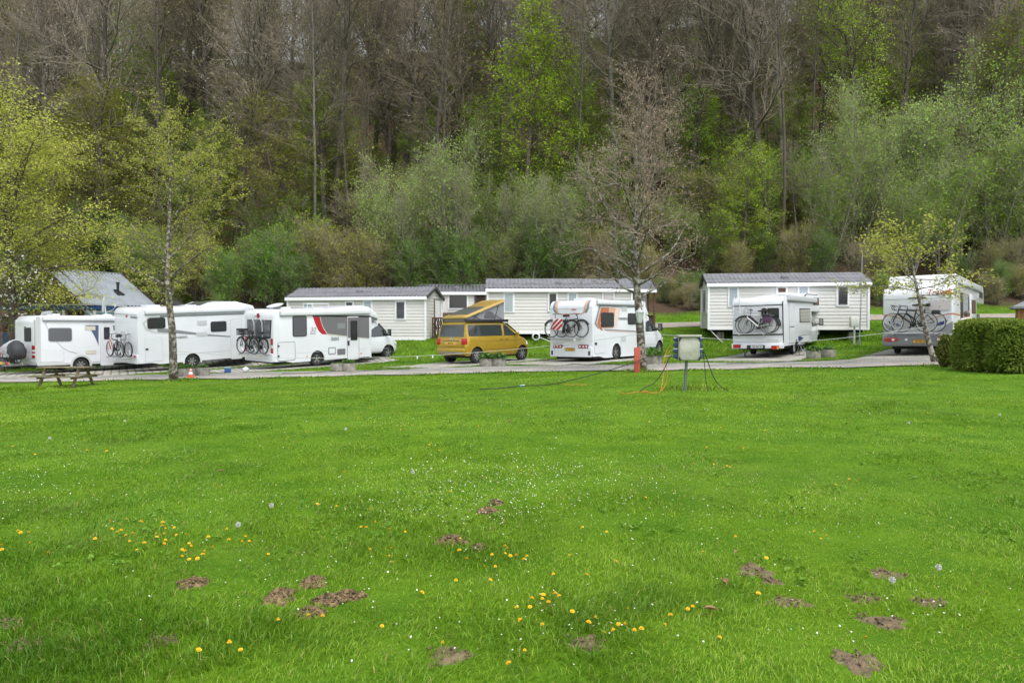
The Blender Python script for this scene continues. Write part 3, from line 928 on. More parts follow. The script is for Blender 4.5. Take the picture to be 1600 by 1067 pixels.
def glass_mat(name, tint, rough=.06):
    m = bpy.data.materials.new(name); m.use_nodes = True
    b = m.node_tree.nodes['Principled BSDF']
    b.inputs['Base Color'].default_value = (*tint, 1); b.inputs['Roughness'].default_value = rough
    b.inputs['Specular IOR Level'].default_value = .8; b.inputs['Coat Weight'].default_value = .6; b.inputs['Coat Roughness'].default_value = .04
    return m
M_glass = glass_mat('dark_acrylic_glass', (.020, .021, .024), .2)
M_glassb = glass_mat('blinded_window', (.105, .11, .125), .2)
M_glasst = glass_mat('tinted_window_glass', (.016, .026, .026), .05)
M_glassp = glass_mat('pale_blinded_glass', (.52, .48, .50), .2)
M_glasso = glass_mat('olive_tinted_glass', (.07, .062, .02), .1)  # olive is set as the base colour of the glass

def rrect(u0, v0, u1, v1, r=.05, n=4):
    if u1 < u0: u0, u1 = u1, u0
    if v1 < v0: v0, v1 = v1, v0
    r = min(r, (u1 - u0) * .49, (v1 - v0) * .49)
    out = []
    for cx, cy, a0 in ((u1 - r, v1 - r, 0), (u0 + r, v1 - r, 90), (u0 + r, v0 + r, 180), (u1 - r, v0 + r, 270)):
        for k in range(n + 1):
            a = R(a0 + 90 * k / n)
            out.append((cx + r * math.cos(a), cy + r * math.sin(a)))
    return out

def text_mesh(s, size, m, parent, M, name='lettering', bold=0.0, italic=0.0, align='CENTER'):
    cu = bpy.data.curves.new('t', 'FONT'); cu.body = s; cu.size = size; cu.align_x = align; cu.align_y = 'CENTER'
    cu.offset = bold; cu.shear = italic; cu.extrude = .0015; cu.resolution_u = 3
    to = bpy.data.objects.new('t', cu); COL.objects.link(to)
    bpy.context.view_layer.update()
    me = bpy.data.meshes.new_from_object(to.evaluated_get(bpy.context.evaluated_depsgraph_get()))
    bpy.data.objects.remove(to); bpy.data.curves.remove(cu)
    me.name = name; me.materials.clear(); me.materials.append(m)
    me.transform(M)
    return link(bpy.data.objects.new(name, me), parent)

def cut(o, fns):
    """take wheel arches out of a closed body; fns: MB cutters"""
    cs = []
    for c in fns:
        co = c.build('cutter', [M_under], o.parent); cs.append(co)
        md = o.modifiers.new('b', 'BOOLEAN'); md.object = co; md.operation = 'DIFFERENCE'; md.solver = 'EXACT'
        md.material_mode = 'TRANSFER'
    bpy.context.view_layer.update()
    me = bpy.data.meshes.new_from_object(o.evaluated_get(bpy.context.evaluated_depsgraph_get()))
    o.modifiers.clear()
    old = o.data; o.data = me; me.name = old.name
    for c in cs: bpy.data.objects.remove(c)
    me.polygons.foreach_set('use_smooth', np.ones(len(me.polygons), bool))
    me.set_sharp_from_angle(angle=R(34))

WHEELS = {}
def wheel(parent, c, r, w, style='dark', name='wheel'):
    """wheel whose axle runs along x; outer side is +x (c.x > 0) or -x"""
    key = (round(r, 3), round(w, 3), style)
    if key not in WHEELS:
        prof = [(r * .60, -w * .42), (r * .80, -w * .5), (r * .94, -w * .48), (r, -w * .36), (r, w * .36), (r * .94, w * .48), (r * .80, w * .5), (r * .62, w * .40)]
        t = MB().lathe(prof, lambda x, y, h: Vector((h, x, y)), 30, closed=True).build('tyre', M_rubber)
        rm = MB()
        m1, m2 = {'dark': (M_rimd, M_alloy), 'silver': (M_alloy, M_alloy), 'steel': (M_lgrey, M_lgrey), 'plain': (M_mgrey, M_lgrey)}[style]
        rm.lathe([(r * .64, -w * .3), (r * .66, w * .42), (r * .60, w * .44), (r * .58, w * .18), (.01, w * .16)], lambda x, y, h: Vector((h, x, y)), 30, 0 if style != 'silver' else 2)
        ns = {'dark': 5, 'silver': 7, 'steel': 0, 'plain': 0}[style]
        for k in range(ns):
            for q in ((-.17, .17) if style == 'dark' else (-.12, .12)):
                a = 2 * math.pi * (k + .25) / ns
                p = Vector((w * .36, math.cos(a + q) * r * .60, math.sin(a + q) * r * .60)); p0 = Vector((w * .36, math.cos(a) * r * .1, math.sin(a) * r * .1))
                rm.bar(p0, p, r * .085, w * .08, 1, up=(1, 0, 0))
        if style in ('steel', 'plain'):
            rm.lathe([(r * .5, w * .2), (r * .42, w * .32), (r * .2, w * .3), (.01, w * .34)], lambda x, y, h: Vector((h, x, y)), 20, 1)
        else:
            rm.lathe([(r * .15, w * .2), (r * .15, w * .42), (.01, w * .44)], lambda x, y, h: Vector((h, x, y)), 12, 1)
        ri = rm.build('rim', [m1, m2, M_black])
        WHEELS[key] = (t.data, ri.data)
        bpy.data.objects.remove(t); bpy.data.objects.remove(ri)
    tm, rm = WHEELS[key]
    t = link(bpy.data.objects.new(name, tm), parent)
    t.location = c
    if c[0] < 0: t.rotation_euler = (0, 0, math.pi)
    link(bpy.data.objects.new('rim', rm), t)
    return t

class Vehicle:
    """local frame: x right, y forward from the rear, z up from the ground"""
    def __init__(s, name, label, cat, px_l, px_r, Y, W, phi=None, wheelbase=(1.2, 5.0), group=None):
        s.W = W
        rr = spot(px_r, Y)
        def err(ph):
            q = (rr.x - W * math.cos(ph), rr.y + W * math.sin(ph))
            return CX + FPX * q[0] / q[1] - px_l
        if phi is None:
            a, b = R(5), R(85)
            if err(a) * err(b) < 0:
                for _ in range(50):
                    m = (a + b) / 2
                    if err(a) * err(m) <= 0: b = m
                    else: a = m
                phi = a
            else:
                phi = min((abs(err(R(k))), R(k)) for k in range(5, 85))[1]
        s.phi = phi
        fw = Vector((math.sin(phi), math.cos(phi), 0)); rt = Vector((math.cos(phi), -math.sin(phi), 0))
        o = Vector((rr.x, rr.y, 0)) - rt * W / 2
        P = []
        for yy in wheelbase:
            for xx in (-W / 2, W / 2):
                q = o + fw * yy + rt * xx
                P.append((xx, yy, gzf(q.x, q.y) + .018))
        zr = (P[0][2] + P[1][2]) / 2; zf = (P[2][2] + P[3][2]) / 2
        zl = (P[0][2] + P[2][2]) / 2; zr_ = (P[1][2] + P[3][2]) / 2
        pit = .5 * math.atan2(zf - zr, wheelbase[1] - wheelbase[0]); rol = .6 * math.atan2(zl - zr_, W)
        z0 = (zr + zf) / 2 - math.tan(pit) * (wheelbase[0] + wheelbase[1]) / 2
        s.root = thing(name, label, cat, (o.x, o.y, z0), 0, group)
        M = Matrix.Rotation(-phi, 4, 'Z') @ Matrix.Rotation(pit, 4, 'X') @ Matrix.Rotation(rol, 4, 'Y')
        s.root.rotation_euler = M.to_euler()
        s.M = Matrix.Translation(s.root.location) @ M
        s.Mi = s.M.inverted()
    def loc(s, px, py, plane, off):
        o = s.Mi @ Vector((0, 0, CAMZ)); d = s.Mi.to_3x3() @ ray(px, py)
        i = 'xyz'.index(plane); t = (off - o[i]) / d[i]
        return o + d * t
    def S(s, px, py, x=None):                       # right side -> (y, z)
        p = s.loc(px, py, 'x', s.W / 2 if x is None else x); return p.y, p.z
    def B(s, px, py, y=0.0):                        # rear -> (x, z)
        p = s.loc(px, py, 'y', y); return p.x, p.z
    def Sr(s, x0, y0, x1, y1):                      # pixel box on the side -> local box
        cy = (y0 + y1) / 2; cx = (x0 + x1) / 2
        return s.S(x0, cy)[0], s.S(cx, y1)[1], s.S(x1, cy)[0], s.S(cx, y0)[1]
    def Br(s, x0, y0, x1, y1):
        cy = (y0 + y1) / 2; cx = (x0 + x1) / 2
        return s.B(x0, cy)[0], s.B(cx, y1)[1], s.B(x1, cy)[0], s.B(cx, y0)[1]
    def side(s, name, poly, m, t=.012, parent=None, bev=0.0, x0=None, back=.02, both=False):
        X = s.W / 2 if x0 is None else x0
        mb = MB().prism(poly, lambda u, v, w: Vector((w, u, v)), X - back, X + t)
        if both: mb.prism(poly, lambda u, v, w: Vector((-w, u, v)), X - back, X + t)
        return mb.build(name, m, parent or s.root, bevel=bev, seg=1)
    def rear(s, name, poly, m, t=.012, parent=None, bev=0.0, y=0.0, back=.02):
        return MB().prism(poly, lambda u, v, w: Vector((u, -w, v)), -y - back, -y + t).build(name, m, parent or s.root, bevel=bev, seg=1)
    def window(s, px, fm=None, gm=None, name='window', fr=.035, r=.09, t=.022):
        a = s.Sr(*px)
        f = s.side(name, rrect(*a, r), fm or M_black, t, bev=.006)
        s.side('pane', rrect(a[0] + fr, a[1] + fr, a[2] - fr, a[3] - fr, r * .7), gm or M_glass, t + .008, f, bev=.004)
        return f
    def hatch(s, name, px, edge, face, r=.08, fr=.02, door=False):
        a = s.Sr(*px)
        f = s.side(name, rrect(*a, r), edge, .006)
        s.side('panel', rrect(a[0] + fr, a[1] + fr, a[2] - fr, a[3] - fr, r * .8), face, .013, f, bev=.004)
        return f
    def body(s, prof, m, W=None, bevel=.05, zmin=.75, name='body', arches=(), ar=.42, seg=3, parent=None, xc=0.0):
        w = (W or s.W) / 2
        def sel(e):
            a, b = e.verts[0].co, e.verts[1].co
            return abs(abs(a.x) - w) < 1e-4 and abs(a.x - b.x) < 1e-4 and max(a.z, b.z) > zmin
        o = MB().prism(prof, lambda u, v, x: Vector((x, u, v)), -w, w).build(name, [m, M_under], parent or s.root, bevel=bevel, seg=seg, angle=50, sel=sel)
        cs = []
        for yy, zz in arches:
            c = MB()
            for sx in (-1, 1):
                c.lathe([(ar, w - .42), (ar, w + .2)], lambda x, y, h, sx=sx: Vector((sx * h, yy + x, zz + y)), 28)
            cs.append(c)
        if cs: cut(o, cs)
        return o
    def arch_lip(s, yy, zz, ar, m, t=.012, w=.07, parent=None):
        n = 18; poly = []
        for k in range(n + 1):
            a = R(-8 + 196 * k / n); poly.append((yy + (ar + w) * math.cos(a), zz + (ar + w) * math.sin(a)))
        for k in range(n, -1, -1):
            a = R(-8 + 196 * k / n); poly.append((yy + (ar - .003) * math.cos(a), zz + (ar - .003) * math.sin(a)))
        X = s.W / 2; N = len(poly)
        for sx in (1, -1):
            mb = MB()
            for i in range(n):
                q = [poly[i], poly[i + 1], poly[N - 2 - i], poly[N - 1 - i]]
                mb.prism(q, lambda u, v, x: Vector((sx * x, u, v)), X - .03, X + t)
            mb.build('wheel_arch_trim', m, parent or s.root)
    def side_text(s, txt, px, py, size, m, bold=0.0, italic=0.0, name='lettering', x=None):
        y, z = s.S(px, py)
        X = (s.W / 2 if x is None else x) + .007
        M = Matrix(((0, 0, 1, X), (1, 0, 0, y), (0, 1, 0, z), (0, 0, 0, 1)))
        return text_mesh(txt, size, m, s.root, M, name, bold, italic)
    def rear_text(s, txt, px, py, size, m, bold=0.0, italic=0.0, y=0.0, name='lettering', parent=None, xz=None):
        x, z = s.B(px, py, y) if xz is None else xz
        M = Matrix(((1, 0, 0, x), (0, 0, -1, y - .009), (0, 1, 0, z), (0, 0, 0, 1)))
        return text_mesh(txt, size, m, parent or s.root, M, name, bold, italic)
    def plate(s, px, m, txt, y=0.0, ink=None):
        cx, cz = s.B((px[0] + px[2]) / 2, (px[1] + px[3]) / 2, y)
        h = .115; w = .52
        f = s.rear('number_plate', rrect(cx - w / 2 - .012, cz - h / 2 - .012, cx + w / 2 + .012, cz + h / 2 + .012, .01), M_black, .012, y=y)
        s.rear('plate_face', rrect(cx - w / 2, cz - h / 2, cx + w / 2, cz + h / 2, .01), m, .018, f, y=y)
        s.rear_text(txt, 0, 0, .095, ink or M_black, .002, y=y - .0135, name='plate_lettering', parent=f, xz=(cx + .01, cz))
        return f
    def awning(s, px0, py0, px1, py1, m=None, d=.10, x0=None):
        X = s.W / 2 if x0 is None else x0
        y0, z0 = s.S(px0, (py0 + py1) / 2); y1, z1 = s.S(px1, (py0 + py1) / 2)
        ym = (px0 + px1) / 2
        h = abs(s.S(ym, py0)[1] - s.S(ym, py1)[1]); z = (z0 + z1) / 2
        o = MB().box((X + d / 2 - .02, (y0 + y1) / 2, z), (d, y1 - y0, h)).build('awning', m or M_white, s.root, bevel=.03, seg=2)
        MB().box((X + d / 2 - .02, (y0 + y1) / 2, z - h / 2 - .012), (d * .7, y1 - y0 - .04, .03)).build('awning_rail', M_mgrey, o)
        for yy in (y0 - .006, y1 + .006):
            MB().box((X + d / 2 - .02, yy, z), (d * .96, .025, h * .96)).build('end_cap', M_lgrey, o, bevel=.006, seg=1)
        return o

def ducato_cab(v, y0, y1, top, wheel_y, r=.345, m=None):
    """van cab from the body front y0 to the bumper y1"""
    m = m or M_white
    L = y1 - y0; w = 1.02
    st = [(y0 - .30, .42, top, w, w * .92), (y0 + .05, .40, top, w, w * .92), (y0 + .30 * L, .38, top - .02, w, w * .90), (y0 + .38 * L, .38, top - .16, w, w * .88), (y0 + .62 * L, .36, 1.50, w, w * .90),
          (y0 + .68 * L, .36, 1.36, w, w * .93), (y0 + .82 * L, .34, 1.22, w * .99, w * .92), (y0 + .94 * L, .33, 1.02, w * .95, w * .86), (y0 + .99 * L, .36, .78, w * .88, w * .80), (y1, .42, .62, w * .80, w * .72)]
    mb = MB(); rings = []
    for (y, zb, zt, wb, wr) in st:
        zbelt = min(1.22, zt - .12)
        half = [(wb * .86, zb), (wb * .98, zb + .10), (wb, zb + .35 * (zbelt - zb)), (wb, zbelt - .02), (wb - (wb - wr) * .12, zbelt + .02), (wr + .02, zt - .12 * min(1, (zt - zbelt) / .3)), (wr - .06, zt - .03), (wr * .6, zt)]
        rings.append([Vector((x, y, z)) for x, z in half] + [Vector((-x, y, z)) for x, z in reversed(half)])
    n = len(rings[0]); vs = [p for r_ in rings for p in r_]
    fs = [(i * n + k, i * n + (k + 1) % n, (i + 1) * n + (k + 1) % n, (i + 1) * n + k) for i in range(len(rings) - 1) for k in range(n)]
    fs += [tuple(range(n)), tuple((len(rings) - 1) * n + k for k in range(n - 1, -1, -1))]
    mb.add(vs, fs)
    cab = mb.build('cab', [m, M_under], v.root)
    c = MB()
    for sx in (-1, 1):
        c.lathe([(r + .09, w - .40), (r + .09, w + .2)], lambda x, y, h, sx=sx: Vector((sx * h, wheel_y + x, r + .03 + y)), 26)
    cut(cab, [c])
    # windscreen
    q = [(-.86, y0 + .40 * L, top - .20), (.86, y0 + .40 * L, top - .20), (.90, y0 + .64 * L, 1.46), (-.90, y0 + .64 * L, 1.46)]
    nrm = Vector((0, .8, .6))
    MB().add([Vector(p) + nrm * .03 for p in q] + [Vector(p) - nrm * .02 for p in q], [(0, 1, 2, 3), (7, 6, 5, 4), (0, 4, 5, 1), (1, 5, 6, 2), (2, 6, 7, 3), (3, 7, 4, 0)]).build('windscreen', M_glasst, cab)
    for sx in (1, -1):
        def P(u, z, o=.0): return Vector((sx * (w * (1 - .105 * max(0, min(1, (z - 1.22) / max(.1, top - .14 - 1.22)))) + o), u, z))
        wp = [(y0 + .09, 1.27), (y0 + .06, 1.45), (y0 + .08, top - .20), (y0 + .16, top - .15), (y0 + .30 * L, top - .15), (y0 + .37 * L, top - .24), (y0 + .61 * L, 1.40), (y0 + .63 * L, 1.28), (y0 + .25, 1.25)]
        mm = MB(); N = len(wp)
        mm.add([P(u, z, .012) for u, z in wp] + [P(u, z, -.03) for u, z in wp], [tuple(range(N)), tuple(range(2 * N - 1, N - 1, -1))] + [(i, (i + 1) % N, N + (i + 1) % N, N + i) for i in range(N)])
        wf = mm.build('cab_window', M_black, cab)
        mm = MB(); wq = [(u * .90 + (y0 + .33 * L) * .10, z * .9 + 1.45 * .1) for u, z in wp]
        mm.add([P(u, z, .017) for u, z in wq] + [P(u, z, 0) for u, z in wq], [tuple(range(N)), tuple(range(2 * N - 1, N - 1, -1))] + [(i, (i + 1) % N, N + (i + 1) % N, N + i) for i in range(N)])
        mm.build('pane', M_glasst, wf)
        MB().box((sx * (w + .006), y0 + .02, 1.1), (.012, .05, .16)).build('door_handle', M_black, cab, bevel=.01)
        mi = MB(); mi.tube([(sx * (w - .05), y0 + .60 * L, 1.34), (sx * (w + .18), y0 + .57 * L, 1.38)], .035, 6)
        mi.box((sx * (w + .25), y0 + .57 * L, 1.46), (.20, .12, .36))
        mir = mi.build('mirror', M_black, cab, bevel=.04)
        MB().box((sx * (w + .25), y0 + .57 * L - .064, 1.47), (.15, .008, .28)).build('mirror_glass', M_chrome, mir)
        MB().add([P(y0 + .83 * L, 1.02, .01), P(y0 + .96 * L, .92, -.06), P(y0 + .95 * L, .78, -.04), P(y0 + .86 * L, .84, .012), P(y0 + .83 * L, 1.02, -.1), P(y0 + .96 * L, .92, -.16), P(y0 + .95 * L, .78, -.16), P(y0 + .86 * L, .84, -.1)],
                 [(0, 1, 2, 3), (7, 6, 5, 4), (0, 4, 5, 1), (1, 5, 6, 2), (2, 6, 7, 3), (3, 7, 4, 0)]).build('headlight', M_lens, cab)
    # door seams
    for sx in (1, -1):
        sm = MB()
        sm.box((sx * (w + .001), y0 + .67 * L, .95), (.006, .012, .5)); sm.box((sx * (w + .001), y0 + .33 * L, .60), (.006, .60 * L, .012))
        sm.build('door_seam', M_lgrey, cab)
    MB().box((0, y1 - .03, .50), (1.5, .10, .22)).build('grille', M_black, cab, bevel=.02)
    return cab

def rearprof(H, L, zb, r=.35, front=None, n=6, lean=.0, drop=.09):
    """side outline, clockwise from rear bottom: rear wall, rounded rear roof edge, roof, front; the skirt hangs lower behind the overhang"""
    p = [(1.0, zb - drop), (.6, zb), (0.02, zb), (0.0, zb + .15)]
    for k in range(n + 1):
        a = R(180 - 90 * k / n)
        p.append((r + lean + r * math.cos(a), H - r + r * math.sin(a)))
    p += front or [(L - .06, H), (L, H - .06), (L, zb - drop)]
    return p

# ---------------- bicycles
BIKE_MATS = {}
def bike(label, M, col=None, style='trek', flip=False, group=None, r=.345, name='bicycle'):
    """bicycle, front wheel towards +x, standing on z=0 (2 r wheels); M is its world matrix"""
    fm = col or M_black
    t = thing(name, label, 'bicycle', (0, 0, 0), 0, group)
    t.matrix_world = M
    wb = 1.06
    for i, x in enumerate((0.0, wb)):
        def fn(a, b, h, x=x): return Vector((x + a, h, r + b))
        tw = .026 if style == 'race' else .036
        prof = [(r + tw * .2 * 0 - .0 + tw * math.cos(R(k * 45)) * .55 - .012, tw * math.sin(R(k * 45))) for k in range(8)]
        ty = MB().lathe(prof, fn, 32, closed=True).build('wheel', M_rubber, t)
        rim = MB().lathe([(r - .028, -.014), (r - .056, -.014), (r - .056, .014), (r - .028, .014)], fn, 32, closed=True)
        for k in range(14):
            a = 2 * math.pi * k / 14; s_ = .02 * (1 if k % 2 else -1)
            rim.tube([(x + .02 * math.cos(a + .9), s_, r + .02 * math.sin(a + .9)), (x + (r - .045) * math.cos(a), 0, r + (r - .045) * math.sin(a))], .0034, 3)
        rim.tube([(x, -.045, r), (x, .045, r)], .035, 8)
        rim.lathe([(.085, -.05), (.10, -.05), (.10, -.045), (.085, -.045)], fn, 20, closed=True)
        rim.build('rim', M_alloy, ty)
    bb = (.43, 0, .29); st = (.30, 0, .82); hd = (.86, 0, .86); hdb = (.90, 0, .70)
    f = MB()
    if style == 'step':
        f.tube([hdb, (.62, 0, .42), bb], .024, 7); f.tube([(.88, 0, .78), (.60, 0, .50), (.40, 0, .45)], .016, 6)
    else:
        f.tube([hdb, bb], .036 if style != 'race' else .032, 7); f.tube([(.875, 0, .82), (.325, 0, .76)], .026, 6)
    f.tube([bb, st], .026, 6)
    for s_ in (-.05, .05):
        f.tube([bb, (0, s_, r)], .017, 5); f.tube([(.33, 0, .72), (0, s_, r)], .014, 5)
    f.tube([hdb, hd], .022, 7)
    fr = f.build('frame', fm, t)
    g = MB()
    for s_ in (-.05, .05):
        g.tube([(.905, s_ * .8, .68), (wb - .03, s_, .48), (wb, s_, r)], .018, 5)
    g.tube([(.905, -.05, .68), (.905, .05, .68)], .014, 5)
    g.build('fork', fm, t)
    h = MB()
    if style == 'race':
        h.tube([hd, (.845, 0, .93), (.93, 0, .95)], .014, 6)
        for s_ in (-1, 1):
            h.tube([(.93, 0, .95), (.94, s_ * .18, .95), (1.02, s_ * .2, .95), (1.07, s_ * .21, .90), (1.03, s_ * .21, .82), (.95, s_ * .21, .81)], .014, 6)
            h.tube([(1.03, s_ * .2, .95), (1.10, s_ * .205, .99)], .02, 6)
    else:
        h.tube([hd, (.835, 0, 1.0), (.88, 0, 1.03)], .015, 6)
        for s_ in (-1, 1):
            h.tube([(.88, 0, 1.03), (.86, s_ * .12, 1.06), (.80, s_ * .26, 1.05), (.70, s_ * .30, 1.03)], [.013, .013, .015, .018], 6)
    h.build('handlebar', M_black if style != 'silver' else M_steel, t)
    sp = MB(); sp.tube([st, (.275, 0, .93)], .013, 6); sp.build('seat_post', M_steel, t)
    sd = MB()
    for s_ in (-1, 1):
        sd.tube([(.43, 0, .965), (.28, s_ * .035, .965), (.15, s_ * .07, .975)], [.03, .05, .065], 6)
    sd.build('saddle', M_black, t)
    cr = MB(); cr.lathe([(.09, -.055), (.10, -.05), (.09, -.045)], lambda a, b, hh: Vector((bb[0] + a, hh, bb[2] + b)), 20)
    cr.tube([(bb[0], -.06, bb[2]), (bb[0] + .13, -.07, bb[2] - .11)], .011, 5); cr.tube([(bb[0], .06, bb[2]), (bb[0] - .13, .07, bb[2] + .11)], .011, 5)
    cr.box((bb[0] + .13, -.11, bb[2] - .11), (.09, .07, .02)); cr.box((bb[0] - .13, .11, bb[2] + .11), (.09, .07, .02))
    cr.build('crank', M_black, t)
    if style == 'trek':
        ba = MB(); ba.bar((.50, 0, .36), (.78, 0, .60), .075, .10); ba.build('battery', M_black, t, bevel=.02)
        cg = MB(); cg.prism([(-.06, .30), (-.02, .40), (.40, .40), (.53, .33), (.50, .20), (.40, .19)], lambda u, z, q: Vector((u, q, z)), -.055, -.04); cg.build('chain_guard', M_black, t)
        lm = MB(); lm.lathe([(.03, 0), (.045, .05), (.01, .06)], lambda a, b, hh: Vector((.93 + hh, a, .80 + b)), 10); lm.build('lamp', M_mgrey, t)
    if style in ('trek', 'step', 'silver'):
        for x, a0, a1 in ((0, 20, 190), (wb, 25, 170)):
            gd = MB()
            pts = [(x + (r + .045) * math.cos(R(a0 + (a1 - a0) * k / 10)), 0, r + (r + .045) * math.sin(R(a0 + (a1 - a0) * k / 10))) for k in range(11)]
            for p_, q_ in zip(pts[:-1], pts[1:]): gd.bar(p_, q_, .06, .012, up=(0, 1, 0))
            gd.build('mudguard', M_black, t)
        rk = MB()
        for s_ in (-.06, .06):
            rk.tube([(.28, s_, .74), (-.25, s_, .76)], .007, 5); rk.tube([(-.16, s_, .76), (0, s_, r)], .006, 5)
        for x in (.15, 0, -.15, -.24): rk.tube([(x, -.06, .76), (x, .06, .76)], .006, 5)
        rk.build('luggage_rack', M_black if style != 'silver' else M_steel, t)
    return t

def on_rack(v, x, y, z, flip=False, lean=0.0, yaw=0.0):
    """matrix for a bike standing across the back of a vehicle: x of its middle, y behind the rear wall, z of the wheel foot"""
    L = Matrix.Translation((x, -y, z)) @ Matrix.Rotation(yaw + (math.pi if flip else 0), 4, 'Z') @ Matrix.Rotation(lean, 4, 'X') @ Matrix.Translation((-.53, 0, 0))
    return v.M @ L

def rack(v, x0, x1, z, depth=.55, hoop=None, m=None):
    mb = MB()
    for y in (.14, .34):
        mb.box(((x0 + x1) / 2, -y, z - .025), (x1 - x0, .07, .03))
    for x in (x0 + .3, x1 - .3):
        mb.box((x, -depth / 2 + .02, z - .06), (.05, depth, .04))
    mb.tube([(x0 + .2, -.02, z + .0), (x0 + .2, -depth, z - .02), (x1 - .2, -depth, z - .02), (x1 - .2, -.02, z)], .016, 6)
    o = mb.build('bike_rack', m or M_alloy, v.root)
    if hoop:
        for (a, b, zt) in hoop:
            MB().tube([(a, -.06, z - .05), (a, -.10, zt - .12), (a + (b - a) * .15, -.12, zt), (b - (b - a) * .15, -.12, zt), (b, -.10, zt - .12), (b, -.06, z - .05)], .018, 7).build('hoop', m or M_alloy, o)
    return o

def warning_board(label, M, w=.5, h=.5):
    """red and white striped overhang board"""
    t = thing('warning_board', label, 'warning board'); t.matrix_world = M
    MB().box((0, 0, 0), (w, .012, h)).build('board', M_white2, t, bevel=.02)
    st = MB(); wd = .105
    for k in (-1, 0, 1):
        c = k * .235
        poly = []
        # a diagonal stripe clipped to the square
        a, b = -w / 2, w / 2
        lo = lambda x: x + c - wd / 1.4; hi = lambda x: x + c + wd / 1.4
        top, bot = [], []
        for i in range(13):
            x = a + (b - a) * i / 12
            l, hh = max(-h / 2 + .01, lo(x)), min(h / 2 - .01, hi(x))
            if hh > l: bot.append((x, l)); top.append((x, hh))
        if len(bot) > 1:
            st.prism(bot + top[::-1], lambda u, v_, q: Vector((u, q, v_)), -.0095, -.006)
    st.build('stripes', M_redd, t)
    return t
# ---------------------------------------------------------------- the seven vehicles on the pitches
def rear_bumper_trim(v, z0, z1, m, t=.03, w=None):
    w = (w or v.W) - .04
    return v.rear('rear_bumper', rrect(-w / 2, z0, w / 2, z1, .06), m, t, bev=.02)

def stripe_lamp(v, px, cols, name='tail_light', y=0.0):
    """tail light made of stacked lenses; cols: (share, material)"""
    a = v.Br(*px)
    f = v.rear(name, rrect(*a, .03), M_lgrey, .018, y=y, bev=.004)
    z = a[3] - .008; H = a[3] - a[1] - .016
    for sh, m in cols:
        v.rear('lens', rrect(a[0] + .008, z - H * sh + .004, a[2] - .008, z, .02), m, .028, f, y=y)
        z -= H * sh
    return f

def row_lamp(v, px, cols, y=0.0):
    a = v.Br(*px)
    f = v.rear('tail_light', rrect(*a, .03), M_mgrey, .018, y=y, bev=.004)
    x = a[0] + .008; Wd = a[2] - a[0] - .016
    for sh, m in cols:
        v.rear('lens', rrect(x, a[1] + .008, x + Wd * sh - .004, a[3] - .008, .02), m, .028, f, y=y)
        x += Wd * sh
    return f

def roof_hatch(v, x, y, z, sx=.7, sy=.5, h=.09, m=None):
    o = MB().box((x, y, z + h / 2 - .01), (sx, sy, h)).build('roof_hatch', m or M_white, v.root, bevel=.03)
    return o

def roof_hoop_rail(v, pts, m=None):
    return MB().tube(pts, .018, 6).build('roof_rail', m or M_alloy, v.root)

# ---- 1: caravan-like camper at the far left ---------------------------------
v = V1 = Vehicle('camper', 'white camper with a blue swoosh panel and covered bicycles on its back', 'camper', 24, 56, 34.0, 2.28, wheelbase=(2.6, 3.4))
H = v.B(56, 492.5)[1]; zb = v.B(54, 571)[1]
L = 6.0
wy, wz = v.S(127, 565)[0], .335
v.body([(.10, zb), (0, zb + .25), (.0, H - .45)] + [(.32 + .32 * math.cos(R(180 - 15 * k)), H - .32 + .32 * math.sin(R(180 - 15 * k))) for k in range(7)] +
       [(L - .9, H), (L - .35, H - .25), (L - .08, H - 1.0), (L, zb + .5), (L - .1, zb)], M_white, arches=[(wy, wz)], ar=.40, bevel=.06)
v.side('corner_trim', rrect(.02, zb + .02, .20, H - .06, .08), M_lgrey, .014)
v.rear('corner_trim', rrect(v.W / 2 - .16, zb + .1, v.W / 2 - .01, H - .2, .06), M_lgrey, .014)
v.rear('corner_trim', rrect(-v.W / 2 + .01, zb + .1, -v.W / 2 + .14, H - .2, .06), M_lgrey, .014)
wheel(v.root, (v.W / 2 - .12, wy, wz), .325, .2, 'silver'); wheel(v.root, (-v.W / 2 + .12, wy, wz), .325, .2, 'silver')
v.arch_lip(wy, wz, .40, M_lgrey, w=.09)
v.window((75, 512, 112.5, 533.5), M_mgrey, M_glassb, r=.12)
a = v.S(131, 508); b = v.S(154, 508); c = v.S(154, 540)
v.side('swoosh_panel', [a, b, c] + [(a[0] + (c[0] - a[0]) * q ** 1.0, a[1] + (c[1] - a[1]) * q ** 1.9) for q in (.85, .7, .55, .4, .25, .1)], M_blue, .005)
v.side('vent', rrect(*v.Sr(132, 509.5, 149, 516), .02), M_beige, .014); v.side('vent', rrect(*v.Sr(134, 547, 150, 553), .02), M_beige, .014)
v.side('swoosh_panel', rrect(*v.Sr(175.5, 508, 181, 516), .02), M_blue, .005)
d_ = v.hatch('door', (156.5, 508, 177.5, 571), M_lgrey, M_white2)
v.window((162, 511, 171, 530), M_black, M_glass, r=.06, t=.03)['label'] = 'narrow window in the entrance door'
v.hatch('storage_hatch', (63, 546, 100, 566), M_lgrey, M_white)
pts = [v.S(x, y) for x, y in ((82, 501), (73, 502.5), (71, 506), (73, 511), (75, 514))] ; pts2 = [v.S(x, y) for x, y in ((88.5, 533.5), (96, 542), (107, 548.5), (121, 552))]
tl = MB()
for P_ in (pts, pts2):
    for p0, p1 in zip(P_[:-1], P_[1:]): tl.bar((v.W / 2 + .002, *p0), (v.W / 2 + .002, *p1), .012, .02, up=(1, 0, 0))
tl.build('curved_line', M_mgrey, v.root)
v.awning(66, 495.5, 181, 501)
v.side('skirt', rrect(.06, zb - .02, wy - .5, zb + .10, .02), M_lgrey, .01); v.side('skirt', rrect(wy + .5, zb - .02, L - .4, zb + .10, .02), M_lgrey, .01)
